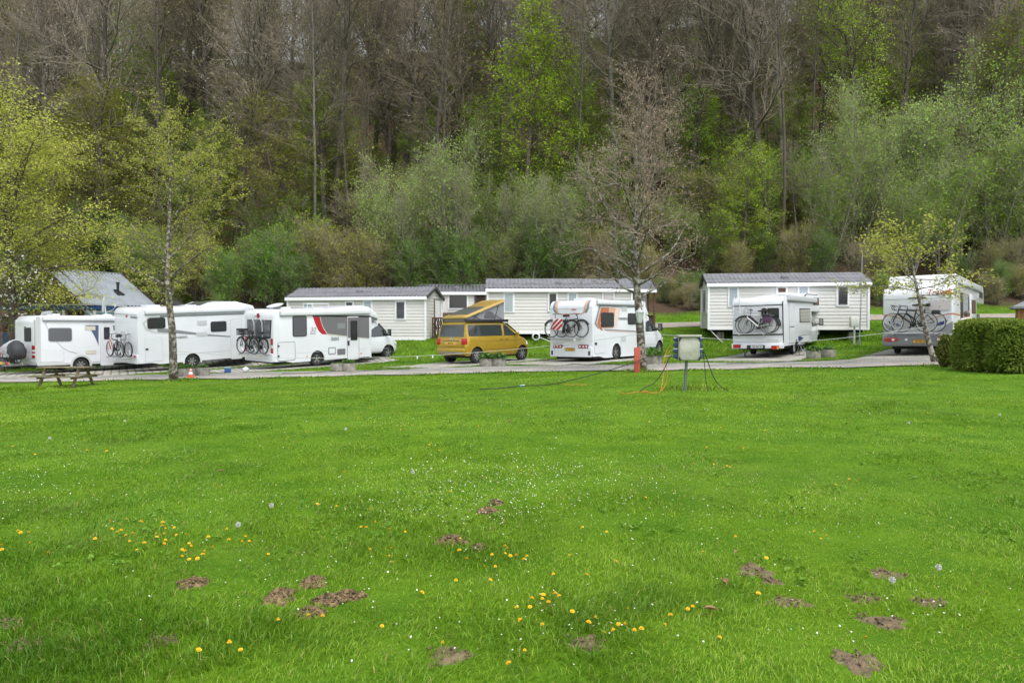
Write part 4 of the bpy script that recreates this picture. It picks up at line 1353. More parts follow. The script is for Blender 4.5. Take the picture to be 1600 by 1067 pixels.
v.rear('back_panel', rrect(-.92, zb + .3, .92, H - .5, .1), M_white2, .012, bev=.004)
f = v.rear('window', rrect(*v.Br(38.5, 512, 49.3, 533.5), .08), M_black, .024); a = v.Br(38.5, 512, 49.3, 533.5)
v.rear('pane', rrect(a[0] + .04, a[1] + .04, a[2] - .04, a[3] - .04, .06), mat('dull_dark_window', (.05, .05, .055), .6, spec=.15), .032, f)
stripe_lamp(v, (50.4, 539.5, 55.5, 560), [(.34, M_red), (.16, M_lens), (.12, M_red), (.14, M_lens), (.24, M_red)])
v.rear('brake_light', rrect(-.12, H - .56, .12, H - .52, .01), M_black, .016)
roof_hatch(v, .2, 1.0, H, .8, .55, .10); roof_hatch(v, -.1, 3.4, H, .5, .5, .08)
MB().lathe([(.01, 0), (.3, .03), (.42, .10), (.40, .10), (.28, .05), (.01, .03)], lambda x, y, h: Vector((.35 + x, .8 + y * .5, H + .02 + h * 1.5 + x * .12)), 20).build('roof_vent', M_lgrey, v.root, bevel=0)
MB().box((0, 2.3, zb - .02), (v.W - .3, 4.4, .22)).build('underbody', M_under, v.root)
mb = MB()
for s_ in (-.35, .35): mb.tube([(s_, L - .2, zb + .05), (0, L + .9, zb + .02)], .04, 6)
mb.tube([(0, L + .6, zb + .02), (0, L + .6, .03)], .03, 8)
mb.build('drawbar', M_steel, v.root)
# satellite dish on its roof
dt = v.M @ Vector((.35, 3.55, H))
sat = thing('satellite_dish', 'white satellite dish on a tall arm on the leftmost camper roof', 'satellite dish', dt, 0)
M_ = Matrix.Rotation(R(-72), 4, 'Z') @ Matrix.Rotation(R(82), 4, 'X')
MB().lathe([(.01, -.05), (.22, -.035), (.43, .02), (.43, .032), (.22, -.015), (.01, -.03)], lambda x, y, h: M_ @ Vector((x * .9, y, h)) + Vector((-.10, 0, .60)), 28).build('dish', M_white2, sat)
mb = MB(); mb.tube([(0, 0, 0), (-.06, 0, .22), (-.08, 0, .5)], .035, 8); mb.tube([(-.06, 0, .16), (.40, -.12, .34), (.52, -.16, .50)], .014, 6); mb.box((.53, -.16, .53), (.08, .10, .12))
mb.build('arm', M_lgrey, sat, bevel=.006)
MB().lathe([(.26, -.01), (.26, .05), (.2, .10), (.01, .12)], lambda x, y, h: Vector((x, y, h)), 18).build('base', M_white, sat)
# covered bicycles on a tow-bar carrier
rz = .50
mb = MB(); x0, x1 = -.95, .95
mb.box((0, -.95, rz - .05), (1.7, .06, .06)); mb.box((0, -.45, rz - .05), (1.7, .06, .06)); mb.box((0, -.42, rz - .10), (.10, 1.1, .08)); mb.box((0, -1.02, rz + .02), (1.85, .05, .12))
rk = mb.build('bike_rack', M_steel, v.root)
for x in (-.78, .78): MB().box((x, -1.06, rz + .02), (.28, .05, .14)).build('tail_light', M_red, rk, bevel=.01)
MB().box((0, -1.055, rz + .02), (.52, .02, .12)).build('number_plate', M_plate, rk)
cb = thing('covered_bicycles', 'bicycles under a silver and black cover on the leftmost camper', 'bicycles'); cb.matrix_world = v.M @ Matrix.Translation((0, -.55, rz))
bm = bmesh.new(); bmesh.ops.create_icosphere(bm, subdivisions=5, radius=1.0)
for q in bm.verts:
    c = q.co; x = c.x; top = .86 + .16 * math.sin(2.2 * x + .6) - .10 * abs(x)
    w_ = 1 + .05 * math.sin(9 * x + 5 * c.z) + .06 * math.sin(17 * x - 7 * c.z + 3 * c.y)
    q.co = Vector((math.copysign(abs(x) ** .55, x) * .96 * (1 - .10 * max(0, c.z)), math.copysign(abs(c.y) ** .6, c.y) * (.36 - .20 * max(0, c.z)) * w_, .52 + math.copysign(abs(c.z) ** .6, c.z) * (top - .42 if c.z > 0 else .36) * (1 + .04 * math.sin(14 * x))))
me = bpy.data.meshes.new('cover'); bm.to_mesh(me); bm.free()
M_sil = mat('silver_cover_cloth', (.46, .47, .49), .5, var=.35, vscale=5); M_blk = mat('black_cover_cloth', (.03, .03, .035), .7)
me.materials.append(M_sil); me.materials.append(M_blk)
for p_ in me.polygons:
    p_.use_smooth = True
    c = p_.center
    p_.material_index = 1 if (c.x > .42 + .15 * math.sin(6 * c.z) or (c.z < .45 and c.x < -.2) or (c.z < .28)) else 0
link(bpy.data.objects.new('cover', me), cb)
for x in (-.53, .53):
    MB().lathe([(.33 + .022 * math.cos(R(k * 60)), .022 * math.sin(R(k * 60))) for k in range(6)], lambda a, b, h, x=x: Vector((x + a, h + .06, .345 + b)), 26, closed=True).build('tyre', M_rubber, cb)
warning_board('striped warning board on the covered bicycles at the far left', v.M @ Matrix.Translation((-.42, -.93, rz + .52)) @ Matrix.Rotation(R(6), 4, 'X'), .46, .46)

# ---- 2: camper with dark sloping stripe ------------------------------------
v = V2 = Vehicle('camper', 'white camper with a dark slanting stripe and two bicycles on its rear, second from left', 'camper', 181, 217, 34.2, 2.3, wheelbase=(2.6, 6.3))
H = v.B(217, 481.5)[1]; zb = v.B(216, 568.5)[1]
L = 5.75
wy = v.S(301, 566)[0]; wz = .345
v.body(rearprof(H, L, zb, .34), M_white, arches=[(wy, wz)], ar=.41)
ducato_cab(v, L, L + 1.45, 2.15, L + .78)
MB().prism([(L - 2.5, H - .02), (L - 1.9, H + .18), (L - .6, H + .2), (L + .35, H - .02), (L + .55, H - .35), (L + .35, H - .55), (L - .02, H - .6)], lambda u, z, x: Vector((x, u, z)), -1.05, 1.05).build('cab_hood', M_white, v.root, bevel=.06, seg=3)
MB().prism([(L - 2.38, H + .055), (L - 1.95, H + .195), (L - 1.75, H + .21), (L - 1.75, H + .17), (L - 2.38, H + .02)], lambda u, z, x: Vector((x, u, z)), -.6, .6).build('roof_window', M_glassb, v.root)
for sx in (1, -1):
    wheel(v.root, (sx * (v.W / 2 - .13), wy, wz), .345, .215, 'silver'); wheel(v.root, (sx * .90, L + .78, wz), .345, .215, 'silver')
v.arch_lip(wy, wz, .41, M_white2)
# decals
v.side('chevron', [v.S(*q) for q in ((222, 505), (230, 498.5), (232, 501), (226, 506), (231, 514), (243, 518.5), (262, 520.5), (262, 521.8), (240, 520.8), (227, 516))], M_lgrey, .004)
v.side('stripe', [v.S(*q) for q in ((246, 513), (260, 513.5), (307, 519.8), (307, 523.2), (262, 520), (246, 519))], M_mgrey, .005)
v.side('stripe', [v.S(*q) for q in ((324, 522), (385, 526.8), (385, 528), (324, 524.8))], M_mgrey, .005)
v.window((230, 496.2, 258.3, 513.5), r=.11); v.window((329, 502, 353.8, 518), r=.09)
v.side('vent', rrect(*v.Sr(308, 501, 323, 508), .02), M_lgrey, .014); v.side('vent', rrect(*v.Sr(307.5, 519, 323.5, 525), .02), M_lgrey, .014)
v.hatch('door', (360, 498, 378, 561), M_lgrey, M_white2); v.hatch('storage_hatch', (226.5, 526.5, 254.5, 565), M_lgrey, M_white)
v.side('hatch_lock', rrect(*v.Sr(227.2, 544.3, 231.6, 547), .02), M_black, .03)
v.awning(226, 483, 382, 488.5)
v.side('rail_line', rrect(*v.Sr(250, 491, 381, 493.6), .01), M_mgrey, .008)
v.side('skirt_line', rrect(.3, zb + .30, L, zb + .315, .005), M_lgrey, .008)
v.side_text('WEINSBERG', 279.5, 527.3, .16, M_mgrey, .004)
v.rear('trim_line', rrect(-v.W / 2 + .03, H - .325, v.W / 2 - .03, H - .31, .005), M_mgrey, .006)
cx, cz = v.B(198, 494.3); v.rear('badge', [(cx - .1, cz + .06), (cx + .1, cz + .06), (cx, cz - .06)], M_redd, .02)
v.rear_text('WEINSBERG', 209.5, 496, .13, M_mgrey, .004)
rear_bumper_trim(v, zb - .02, zb + .42, M_white2, .05)
row_lamp(v, (206.5, 554.8, 214, 558.8), [(.3, M_red), (.35, M_lens), (.35, M_red)], y=-.03); a = v.Br(206.5, 554.8, 214, 558.8)
f = v.rear('tail_light', rrect(-a[2], a[1], -a[0], a[3], .03), M_red, .028, y=-.03)
v.plate((195, 556, 204.5, 562), M_plate, '82-NRG-7', y=-.035)
roof_hatch(v, -.2, 1.3, H, .75, .6, .10); roof_hatch(v, .1, 3.1, H, .5, .5, .07)
MB().box((0, L / 2, zb - .03), (v.W - .3, L - .6, .2)).build('underbody', M_under, v.root)
rx, rz = v.B(199, 556); rz = zb + .30
rack(v, -.95, .95, rz, .62, hoop=[(-.3, .3, rz + 1.15)])
b1 = bike('silver grey bicycle nearest the rear wall of the camper second from left', on_rack(v, .10, .20, rz, False, 0), M_steel, 'mtb', r=.35)
b2 = bike('dark bicycle carrying a striped cloth on the camper second from left', on_rack(v, -.12, .46, rz, True, 0), M_black, 'mtb', r=.35)
cl = thing('warning_cloth', 'striped red and white warning cloth draped over the bicycles of the second camper', 'warning cloth'); cl.matrix_world = v.M @ Matrix.Translation((-.30, -.58, rz + .62))
mb = MB(); nx_, nz_ = 9, 8; vs = []; fs = []; ms = []
for j in range(nz_):
    for i in range(nx_):
        u = i / (nx_ - 1) - .5; w_ = j / (nz_ - 1)
        vs.append((u * (.26 + .2 * w_), -.03 - .04 * math.sin(6 * u + 3 * w_), .28 - .55 * w_ + .03 * math.sin(7 * u)))
for k in (0, 1):
    mb.add([(x, y + .012 * k, z) for x, y, z in vs], [])
n_ = len(vs); mb.f = []; mb.m = []
for j in range(nz_ - 1):
    for i in range(nx_ - 1):
        q = (j * nx_ + i, j * nx_ + i + 1, (j + 1) * nx_ + i + 1, (j + 1) * nx_ + i); mi = (i // 1) % 2
        mb.f.append(q); mb.m.append(mi); mb.f.append(tuple(n_ + k for k in reversed(q))); mb.m.append(mi)
mb.build('cloth', [M_redd, M_white2], cl)

# ---- 3: camper with grey panel and red swoosh ------------------------------
v = V3 = Vehicle('camper', 'white camper with grey side panel, red swoosh and two bicycles on its rear', 'camper', 383.5, 428, 34.0, 2.3, wheelbase=(2.0, 6.0))
H = v.B(428, 483.5)[1]; zb = v.B(427, 565.8)[1]
yf = v.S(625, 556)[0]; wy = v.S(496, 563)[0]; fy = v.S(610, 555)[0]; wz = .345
L = v.S(580, 530)[0]
v.body(rearprof(H, L, zb, .36), M_white, arches=[(wy, wz)], ar=.41)
ducato_cab(v, L, yf, 2.12, fy)
hz = v.S(560, 479.5)[1]
MB().prism([(L - 2.2, H - .02), (L - 1.5, H + .10), (L - .55, H + .13), (L - .1, H + .06), (L + .35, H - .22), (L + .60, H - .52), (L + .56, H - .60), (L + .30, H - .52), (L - .02, H - .42)], lambda u, z, x: Vector((x, u, z)), -1.08, 1.12).build('cab_hood', M_white, v.root, bevel=.07, seg=3)
MB().prism([(L + .0, H - .36), (L + .32, H - .44), (L + .50, H - .56), (L + .48, H - .66), (L, H - .66)], lambda u, z, x: Vector((x, u, z)), -1.0, 1.06).build('hood_side', M_gpan, v.root)
for sx in (1, -1):
    wheel(v.root, (sx * (v.W / 2 - .13), wy, wz), .345, .215, 'dark'); wheel(v.root, (sx * .90, fy, wz), .345, .215, 'dark')
v.arch_lip(wy, wz, .41, M_white2)
S3 = lambda x, y: v.S(x, y)
v.side('top_line', [S3(487.5, 492.3), S3(579, 493), S3(579, 496), S3(488.5, 494.6)], M_black, .006)
v.side('red_swoosh', [S3(*q) for q in ((488.8, 494.8), (499.5, 494.8), (501.5, 503), (505, 513), (511.5, 522.6), (503, 522), (498, 517), (493, 507))], M_redd, .005)
v.side('grey_panel', [S3(*q) for q in ((500.5, 495), (579, 496), (579, 528.5), (560, 527), (512, 521.5), (506, 513), (502.5, 504))], M_gpan, .006)
v.side('beige_stripe', [S3(*q) for q in ((512, 522), (579, 529), (579, 530.2), (512, 524))], M_beige, .005)
v.window((457, 493.5, 479.2, 525.8), M_black, M_glassb, r=.10)
v.hatch('garage_door', (433.5, 534, 461.5, 563.8), M_mgrey, M_white, r=.10, fr=.03)
g = v.hatch('service_hatch', (513, 542.5, 524.5, 553.8), M_mgrey, M_white, r=.03, fr=.05); v.side('vent', rrect(*v.Sr(527, 544.8, 539.3, 554), .015), M_gpan, .012)
v.side('vent', rrect(*v.Sr(527, 505, 539, 513.6), .015), M_mgrey, .014)
dr = v.hatch('door', (542, 493.5, 561, 562), M_mgrey, M_white2, r=.09, fr=.03)
a = v.Sr(543, 496, 560, 527.5); v.side('door_panel', rrect(*a, .03), M_gpan, .016, dr)
v.window((547.3, 501, 558, 531.5), M_black, M_glass, r=.03, fr=.05, t=.03)
v.side('door_handle', rrect(*v.Sr(543, 532, 545.6, 539.5), .02), M_black, .035)
v.side('cab_pillar', [S3(*q) for q in ((576.5, 495.5), (580, 496), (580, 558), (577.5, 558), (577, 530))], M_white2, .012)
for q in ((479.5, 557), (564, 552)): v.side('marker_lamp', rrect(*v.Sr(q[0] - 1, q[1] - .8, q[0] + 1, q[1] + .8), .01), M_orange, .02)
for q in ((435, 540.7), (435, 556.6)): v.side('hatch_lock', rrect(*v.Sr(q[0] - 1.4, q[1] - 1.3, q[0] + 1.4, q[1] + 1.3), .03), M_black, .03)
v.awning(437, 484.6, 577, 491.5)
v.side('skirt_line', rrect(.3, zb + .34, L, zb + .352, .004), M_lgrey, .008)
v.side_text('30', 488.7, 515.5, .34, M_gpan, -.004, .3); v.side_text('edition', 488.5, 521, .12, M_mgrey, 0, .2)
v.side_text('ixeo', 522.5, 528.5, .28, M_gpan, .004, .35); v.side_text('TIME IT 700', 524, 531.6, .09, M_mgrey)
# rear wall
f = v.rear('window', [v.B(*q) for q in ((386.3, 499.5), (424.5, 500), (423, 528.5), (405, 529.3), (388, 528))], M_black, .02, bev=.006)
v.rear('pane', [v.B(*q) for q in ((387.2, 500.7), (423.3, 501.2), (421.9, 526.3), (405, 527), (388.9, 526))], M_glassb, .028, f)
cx, cz = v.B(403.6, 493.2)
bd = MB().lathe([(.115, 0), (.115, .02), (.01, .024)], lambda x, y, h: Vector((cx + x, -h - .004, cz + y)), 20).build('badge', M_redd, v.root)
MB().box((cx, -.028, cz), (.16, .008, .05)).build('badge_bar', M_navy, bd); v.rear('badge_wing', rrect(cx - .34, cz - .05, cx - .16, cz - .02, .01), M_mgrey, .012)
stripe_lamp(v, (423.5, 529, 427.3, 553.5), [(.42, M_red), (.2, M_lens), (.38, M_red)])
a = v.Br(423.5, 529, 427.3, 553.5); v.rear('tail_light', rrect(-a[2], a[1], -a[0], a[3], .03), M_red, .028)
rear_bumper_trim(v, zb - .02, zb + .40, M_white, .06)
v.plate((399.5, 552.5, 410.3, 557.8), M_plate, '5-KZR-93', y=-.045)
roof_hatch(v, 0, 1.2, H, .8, .6, .10)
roof_hatch(v, .1, 3.0, H + .02, .9, .6, .05)
MB().tube([(.55, 2.3, H - .02), (.55, 2.35, H + .24), (.55, 3.6, H + .24), (.55, 3.65, H - .02)], .02, 6).build('roof_rail', M_white, v.root)
MB().lathe([(.01, .02), (.3, .06), (.42, .12), (.40, .14), (.28, .09), (.01, .05)], lambda x, y, h: Vector((.2 + x, .75 + y * .9, H + .05 + h + y * .25)), 20).build('roof_dish', M_lgrey, v.root)
MB().box((0, L / 2, zb - .03), (v.W - .3, L - .6, .2)).build('underbody', M_under, v.root)
rz = zb + .36
rack(v, -1.0, .95, rz, .65, hoop=[(-.80, -.25, v.B(395, 499)[1]), (-.15, .40, v.B(404, 499)[1])])
bike('black bicycle nearer the rear window of the camper with the red swoosh', on_rack(v, .12, .20, rz, True), M_black, 'trek', r=.36)
b = bike('black bicycle with a front basket on the camper with the red swoosh', on_rack(v, -.20, .48, rz, True), M_black, 'trek', r=.36)
bk = thing('bicycle_basket', 'black basket crate on the outer bicycle behind the red swoosh camper', 'basket'); bk.matrix_world = v.M @ Matrix.Translation((-.62, -.48, rz + 1.0))
mb = MB(); mb.box((0, 0, -.13), (.42, .34, .02))
for x, y, a, b_ in ((0, -.17, .42, .015), (0, .17, .42, .015), (-.21, 0, .015, .34), (.21, 0, .015, .34)):
    for z in (-.08, 0, .08, .13): mb.box((x, y, z), (a, b_, .05))
mb.build('basket', M_black, bk)

# ---- 4: gold van with raised roof ------------------------------------------
v = V4 = Vehicle('camper_van', 'gold camper van with its tilting sleeping roof raised', 'camper van', 683, 727.5, 33.0, 1.9, wheelbase=(.95, 3.95))
yf = v.S(829, 545)[0]; wy = v.S(746, 558)[0]; fy = v.S(817, 556)[0]; wz = .34; w = .95
H = 1.93
print('van4 len', yf, wy, fy, math.degrees(v.phi))
LF = yf
st = [(0.0, .50, .98, .90, .89), (.02, .42, 1.10, .915, .89), (.17, .34, H - .09, .94, .81), (.32, .33, H - .02, .95, .80), (.50, .33, H, .95, .79), (LF * .40, .32, H + .01, .95, .79), (LF * .60, .32, H - .01, .95, .79), (LF * .645, .32, H - .10, .95, .79),
      (LF * .80, .32, 1.36, .95, .86), (LF * .825, .32, 1.22, .95, .88), (LF * .92, .31, 1.08, .93, .84), (LF * .975, .30, .93, .88, .78), (LF * .995, .34, .72, .82, .72), (LF, .40, .60, .78, .70)]
ZB = 1.19
def t6half(zb_, zt, wb, wr):
    zbelt = min(ZB, zt - .07); e = min(1, max(.05, (zt - zbelt) / .5))
    return [(wb * .90, zb_), (wb * .985, zb_ + .10), (wb, zb_ + .30 * (zbelt - zb_) + .05), (wb * .995, zbelt - .05), (wb * .975, zbelt), (wr + .035, zt - .16 * e), (wr, zt - .07 * e), (wr - .10, zt - .012 * e), (wr * .4, zt)]
rings = []
for (y, a, b_, c, d) in st:
    hh = t6half(a, b_, c, d)
    rings.append([Vector((x, y, z)) for x, z in hh] + [Vector((-x, y, z)) for x, z in reversed(hh)])
n = len(rings[0])
mb = MB().add([p for r_ in rings for p in r_], [(i * n + k, i * n + (k + 1) % n, (i + 1) * n + (k + 1) % n, (i + 1) * n + k) for i in range(len(rings) - 1) for k in range(n)] + [tuple(range(n)), tuple((len(rings) - 1) * n + k for k in range(n - 1, -1, -1))])
bo = mb.build('body', [M_gold, M_under], v.root)
c = MB()
for yy in (wy, fy):
    for sx in (-1, 1): c.lathe([(.405, w - .36), (.405, w + .2)], lambda x, y, h, sx=sx, yy=yy: Vector((sx * h, yy + x, wz + .02 + y)), 30)
cut(bo, [c])
def sx_at(y, z):
    for i in range(len(st) - 1):
        if st[i][0] <= y <= st[i + 1][0]:
            f_ = (y - st[i][0]) / (st[i + 1][0] - st[i][0]); q = [st[i][k] * (1 - f_) + st[i + 1][k] * f_ for k in range(1, 5)]; break
    else: q = st[-1][1:] if y > 1 else st[0][1:]
    hh = t6half(*q)
    for (x0, z0), (x1, z1) in zip(hh[:-1], hh[1:]):
        if z0 <= z <= z1: return x0 + (x1 - x0) * (z - z0) / max(1e-6, z1 - z0)
    return hh[0][0] if z < hh[0][1] else hh[-2][0]
def skin(name, poly, m, o=.006, parent=None, deep=.02):
    out = []
    for sx in (1, -1):
        mb = MB(); N = len(poly)
        mb.add([Vector((sx * (sx_at(u, z) + o), u, z)) for u, z in poly] + [Vector((sx * (sx_at(u, z) - deep), u, z)) for u, z in poly], [tuple(range(N)), tuple(range(2 * N - 1, N - 1, -1))] + [(i, (i + 1) % N, N + (i + 1) % N, N + i) for i in range(N)])
        out.append(mb.build(name, m, parent or v.root))
    return out
def dens(poly, k=4):
    out = []
    for (a, b_), (c, d) in zip(poly, poly[1:] + poly[:1]):
        out += [(a + (c - a) * i / k, b_ + (d - b_) * i / k) for i in range(k)]
    return out
g0, g1 = v.S(732, 517, .9)[0], v.S(784.5, 517, .9)[0]
ZT = H - .19
skin('side_glass', dens(rrect(g0, ZB + .035, g1, ZT, .06, 2), 1), M_glasst)
gm = (g0 + g1) / 2 - .05
skin('window_divider', [(gm - .02, ZB + .03), (gm + .02, ZB + .03), (gm + .02, ZT), (gm - .02, ZT)], M_black, .009)
cw0 = v.S(787.5, 517, .9)[0]
skin('cab_window', dens([(cw0, ZB + .035), (LF * .78, ZB + .035), (LF * .765, ZB + .10), (LF * .645, ZT - .06), (LF * .62, ZT), (cw0 + .04, ZT), (cw0, ZT - .05)], 2), M_glasst)
skin('quarter_bar', [(LF * .70, ZB + .03), (LF * .712, ZB + .03), (LF * .655, ZT - .06), (LF * .643, ZT - .06)], M_black, .010)
for yy in (gm + .02, cw0 - .06, LF * .735):
    skin('door_seam', dens([(yy, .40), (yy + .012, .40), (yy + .012, ZB), (yy, ZB)], 3), M_brownc, .0025)
skin('crease', dens([(.1, .985), (LF * .84, .985), (LF * .84, .998), (.1, .998)], 8), M_brownc, .0025)
skin('door_handle', rrect(cw0 + .02, 1.06, cw0 + .22, 1.10, .02), M_gold, .03); skin('door_handle', rrect(gm + .95, 1.06, gm + 1.12, 1.10, .02), M_gold, .03)
skin('sill', dens([(.12, .345), (wy - .42, .345), (wy - .42, .44), (.12, .44)], 3), M_gold, .012)
skin('sill_line', dens([(wy + .42, .60), (fy - .42, .60), (fy - .42, .615), (wy + .42, .615)], 4), M_brownc, .0035)
for yy in (wy, fy):
    nn = 16
    for sx in (1, -1):
        mb = MB()
        for k in range(nn):
            a0, a1 = R(180 * k / nn), R(180 * (k + 1) / nn)
            q = [(yy + rr_ * math.cos(a), wz + .02 + rr_ * math.sin(a)) for rr_, a in ((.402, a0), (.402, a1), (.455, a1), (.455, a0))]
            mb.add([Vector((sx * (sx_at(u, z) + .012), u, z)) for u, z in q] + [Vector((sx * (sx_at(u, z) - .03), u, z)) for u, z in q], [(0, 1, 2, 3), (7, 6, 5, 4), (0, 4, 5, 1), (1, 5, 6, 2), (2, 6, 7, 3), (3, 7, 4, 0)])
        mb.build('wheel_arch_trim', M_gold, v.root)
for sx in (1, -1):
    wheel(v.root, (sx * (w - .115), wy, wz), .34, .215, 'silver'); wheel(v.root, (sx * (w - .115), fy, wz), .34, .215, 'silver')
    MB().prism([(.71 * sx, .86), (.935 * sx, .86), (.93 * sx, 1.14), (.72 * sx, 1.14)], lambda u, z, q: Vector((u, q, z)), -.035, .16).build('tail_light', M_red, v.root, bevel=.02)
    mi = MB().box((sx * (w + .11), LF * .755, 1.30), (.22, .10, .18)).build('mirror', M_gold, v.root, bevel=.035)
    MB().prism([(LF * .90, .80), (LF * .972, .74), (LF * .955, .92), (LF * .90, .98)], lambda u, z, x: Vector((sx * x, u, z)), .60, .915).build('headlight', M_lens, v.root, bevel=.02)
def back_y(z): return 0.0 if z < .98 else (z - .98) / .12 * .02 if z < 1.10 else .02 + (z - 1.10) / (H - .09 - 1.10) * .15
def rskin(name, poly, m, o=.012, parent=None):
    mb = MB(); N = len(poly)
    mb.add([Vector((x, back_y(z) - o, z)) for x, z in poly] + [Vector((x, back_y(z) + .02, z)) for x, z in poly], [tuple(range(N)), tuple(range(2 * N - 1, N - 1, -1))] + [(i, (i + 1) % N, N + (i + 1) % N, N + i) for i in range(N)])
    return mb.build(name, m, parent or v.root)
rskin('rear_window', dens([(-.80, 1.215), (.80, 1.215), (.74, H - .17), (-.74, H - .17)], 1), M_glasst, .016)
rskin('number_plate', rrect(-.26, .86, .26, .97, .01), M_plate, .028)
rskin('plate_recess', [(-.46, 1.01), (.46, 1.01), (.36, .83), (-.36, .83)], M_goldl, .018)
v.rear_text('XJ-291-B', 0, 0, .095, M_black, .002, y=-.022, name='plate_lettering', xz=(0, .915))
rskin('tailgate_strip', rrect(-.52, 1.015, .52, 1.035, .006), M_black, .024)
em = MB().lathe([(.07, 0), (.07, .014), (.056, .016), (.056, .006), (.01, .006)], lambda x, y, h: Vector((x, .02 - h, 1.12 + y)), 22).build('emblem', M_chrome, v.root)
mb = MB()
for pts in (((-.036, .046), (0, .012), (.036, .046)), ((-.05, .02), (-.022, -.048), (0, .0), (.022, -.048), (.05, .02))):
    for p0, p1 in zip(pts[:-1], pts[1:]): mb.bar((p0[0], .003, 1.12 + p0[1]), (p1[0], .003, 1.12 + p1[1]), .008, .010, up=(0, 1, 0))
mb.build('emblem_letters', M_chrome, em)
MB().box((0, -.01, .58), (1.80, .10, .26)).build('rear_bumper', M_gold, v.root, bevel=.04)
MB().box((0, -.065, .50), (1.62, .02, .05)).build('bumper_strip', M_mgrey, v.root)
MB().box((0, .02, .74), (1.72, .05, .014)).build('tailgate_seam', M_brownc, v.root)
MB().box((.15, -.064, .62), (.16, .012, .045)).build('reflector', M_goldl, v.root)
MB().box((0, LF / 2, .34), (1.5, LF - .7, .2)).build('underbody', M_under, v.root)
q = [(-.78, LF * .66, H - .13), (.78, LF * .66, H - .13), (.82, LF * .80, 1.40), (-.82, LF * .80, 1.40)]; nv = Vector((0, .45, .9)) * .022
MB().add([Vector(p) + nv for p in q] + [Vector(p) - nv for p in q], [(0, 1, 2, 3), (7, 6, 5, 4), (0, 4, 5, 1), (1, 5, 6, 2), (2, 6, 7, 3), (3, 7, 4, 0)]).build('windscreen', M_glasst, v.root)
# raised roof: hinged at the back, high at the front
ra, rb = (.16, H + .20), (3.05, H + .98)
pa = v.loc(727, 494.5, 'x', .74); pb = v.loc(789, 468, 'x', .74)
ra = (pa.y, pa.z); rb = (pb.y, pb.z)
dy, dz = rb[0] - ra[0], rb[1] - ra[1]; LL = math.hypot(dy, dz); al = math.atan2(dz, dy)
RM = Matrix.Translation((0, ra[0], ra[1])) @ Matrix.Rotation(al, 4, 'X')
pr = MB().prism(rrect(-.80, -.06, .80, LL, .16, 4), lambda u, t_, h: RM @ Vector((u, t_, h - .04 * (u / .8) ** 2)), -.055, .035).build('pop_up_roof', M_goldl, v.root, bevel=.02)
MB().prism(rrect(-.60, .30, .62, LL * .52, .04), lambda u, t_, h: RM @ Vector((u, t_, h)), .0, .042).build('solar_panel', M_glassb, pr)
mb = MB()
for k in range(5): mb.box((-.5 + .25 * k, LL * .74, .036), (.10, LL * .36, .012), 0, RM)
mb.build('roof_rib', M_goldl, pr)
tt = MB()
def TP(x, f_, top): # tent outline along the side
    return Vector((x, ra[0] + .08 + (dy - .12) * f_, (ra[1] + dz * f_ - .03) if top else H - .02))
nn = 8; vs = []
for x in (-.70, .70):
    for top in (0, 1):
        for k in range(nn + 1): vs.append(TP(x * (1 if not top else 1.02), k / nn, top))
K = nn + 1; fs = []
for k in range(nn):
    fs += [(k, k + 1, K + k + 1, K + k), (2 * K + k, 3 * K + k, 3 * K + k + 1, 2 * K + k + 1), (K + k, K + k + 1, 3 * K + k + 1, 3 * K + k), (k, 2 * K + k, 2 * K + k + 1, k + 1)]
fs += [(0, K, 3 * K, 2 * K), (nn, 2 * K + nn, 3 * K + nn, K + nn)]
tent = tt.add(vs, fs).build('tent_canvas', M_canvas, v.root)
X = .715
for sx in (1, -1):
    mb = MB(); pl = []
    for k in range(13):
        a = R(180 * k / 12); pl.append((ra[0] + dy * .60 + .34 * math.cos(a), H + .14 + .30 * math.sin(a)))
    mb.prism(pl, lambda u, z, q: Vector((sx * q, u, z)), X - .01, X + .012); mb.build('tent_window', M_canvasd, tent)
    mb = MB(); mb.tube([(sx * (X + .03), ra[0] + dy * .72, H + .05), (sx * (X + .03), ra[0] + dy * .85, ra[1] + dz * .84)], .014, 6)
    mb.tube([(sx * (X + .03), ra[0] + dy * .72, H + .30), (sx * (X + .03), ra[0] + dy * .92, H + .05)], .012, 6)
    mb.tube([(sx * (X + .03), ra[0] + dy * .14, H + .30), (sx * (X + .03), ra[0] + dy * .36, H + .05)], .012, 6); mb.tube([(sx * (X + .03), ra[0] + dy * .18, H + .06), (sx * (X + .03), ra[0] + dy * .34, H + .36)], .010, 6)
    mb.build('roof_strut', M_black, v.root)
y0 = v.S(726.5, 505, .85)[0]; y1 = v.S(793, 504, .85)[0]
aw = MB().box((.86, (y0 + y1) / 2, H - .0), (.13, y1 - y0, .13)).build('awning', M_black, v.root, bevel=.03)

# ---- 5: camper with orange decals ------------------------------------------
v = V5 = Vehicle('camper', 'white camper with orange window decals and bicycles behind a striped board', 'camper', 860, 926.5, 32.6, 2.3, wheelbase=(1.9, 5.6))
H = v.B(926, 468)[1]; zb = v.B(925, 557.5)[1]
yf = v.S(1042.5, 545)[0]; wy = v.S(963.5, 552)[0]; fy = v.S(1035, 544)[0]; L = v.S(1009, 530)[0]; wz = .345
print('van5', yf, wy, fy, L, H, math.degrees(v.phi))
v.body(rearprof(H, L, zb, .36), M_white, arches=[(wy, wz)], ar=.41)
ducato_cab(v, L, yf, 2.12, fy)
MB().prism([(L - 1.6, H - .02), (L - 1.2, H + .04), (L - .15, H + .04), (L + .25, H - .30), (L + .5, H - .62), (L + .42, H - .68), (L - .02, H - .60)], lambda u, z, x: Vector((x, u, z)), -1.06, 1.08).build('cab_hood', M_white, v.root, bevel=.06, seg=3)
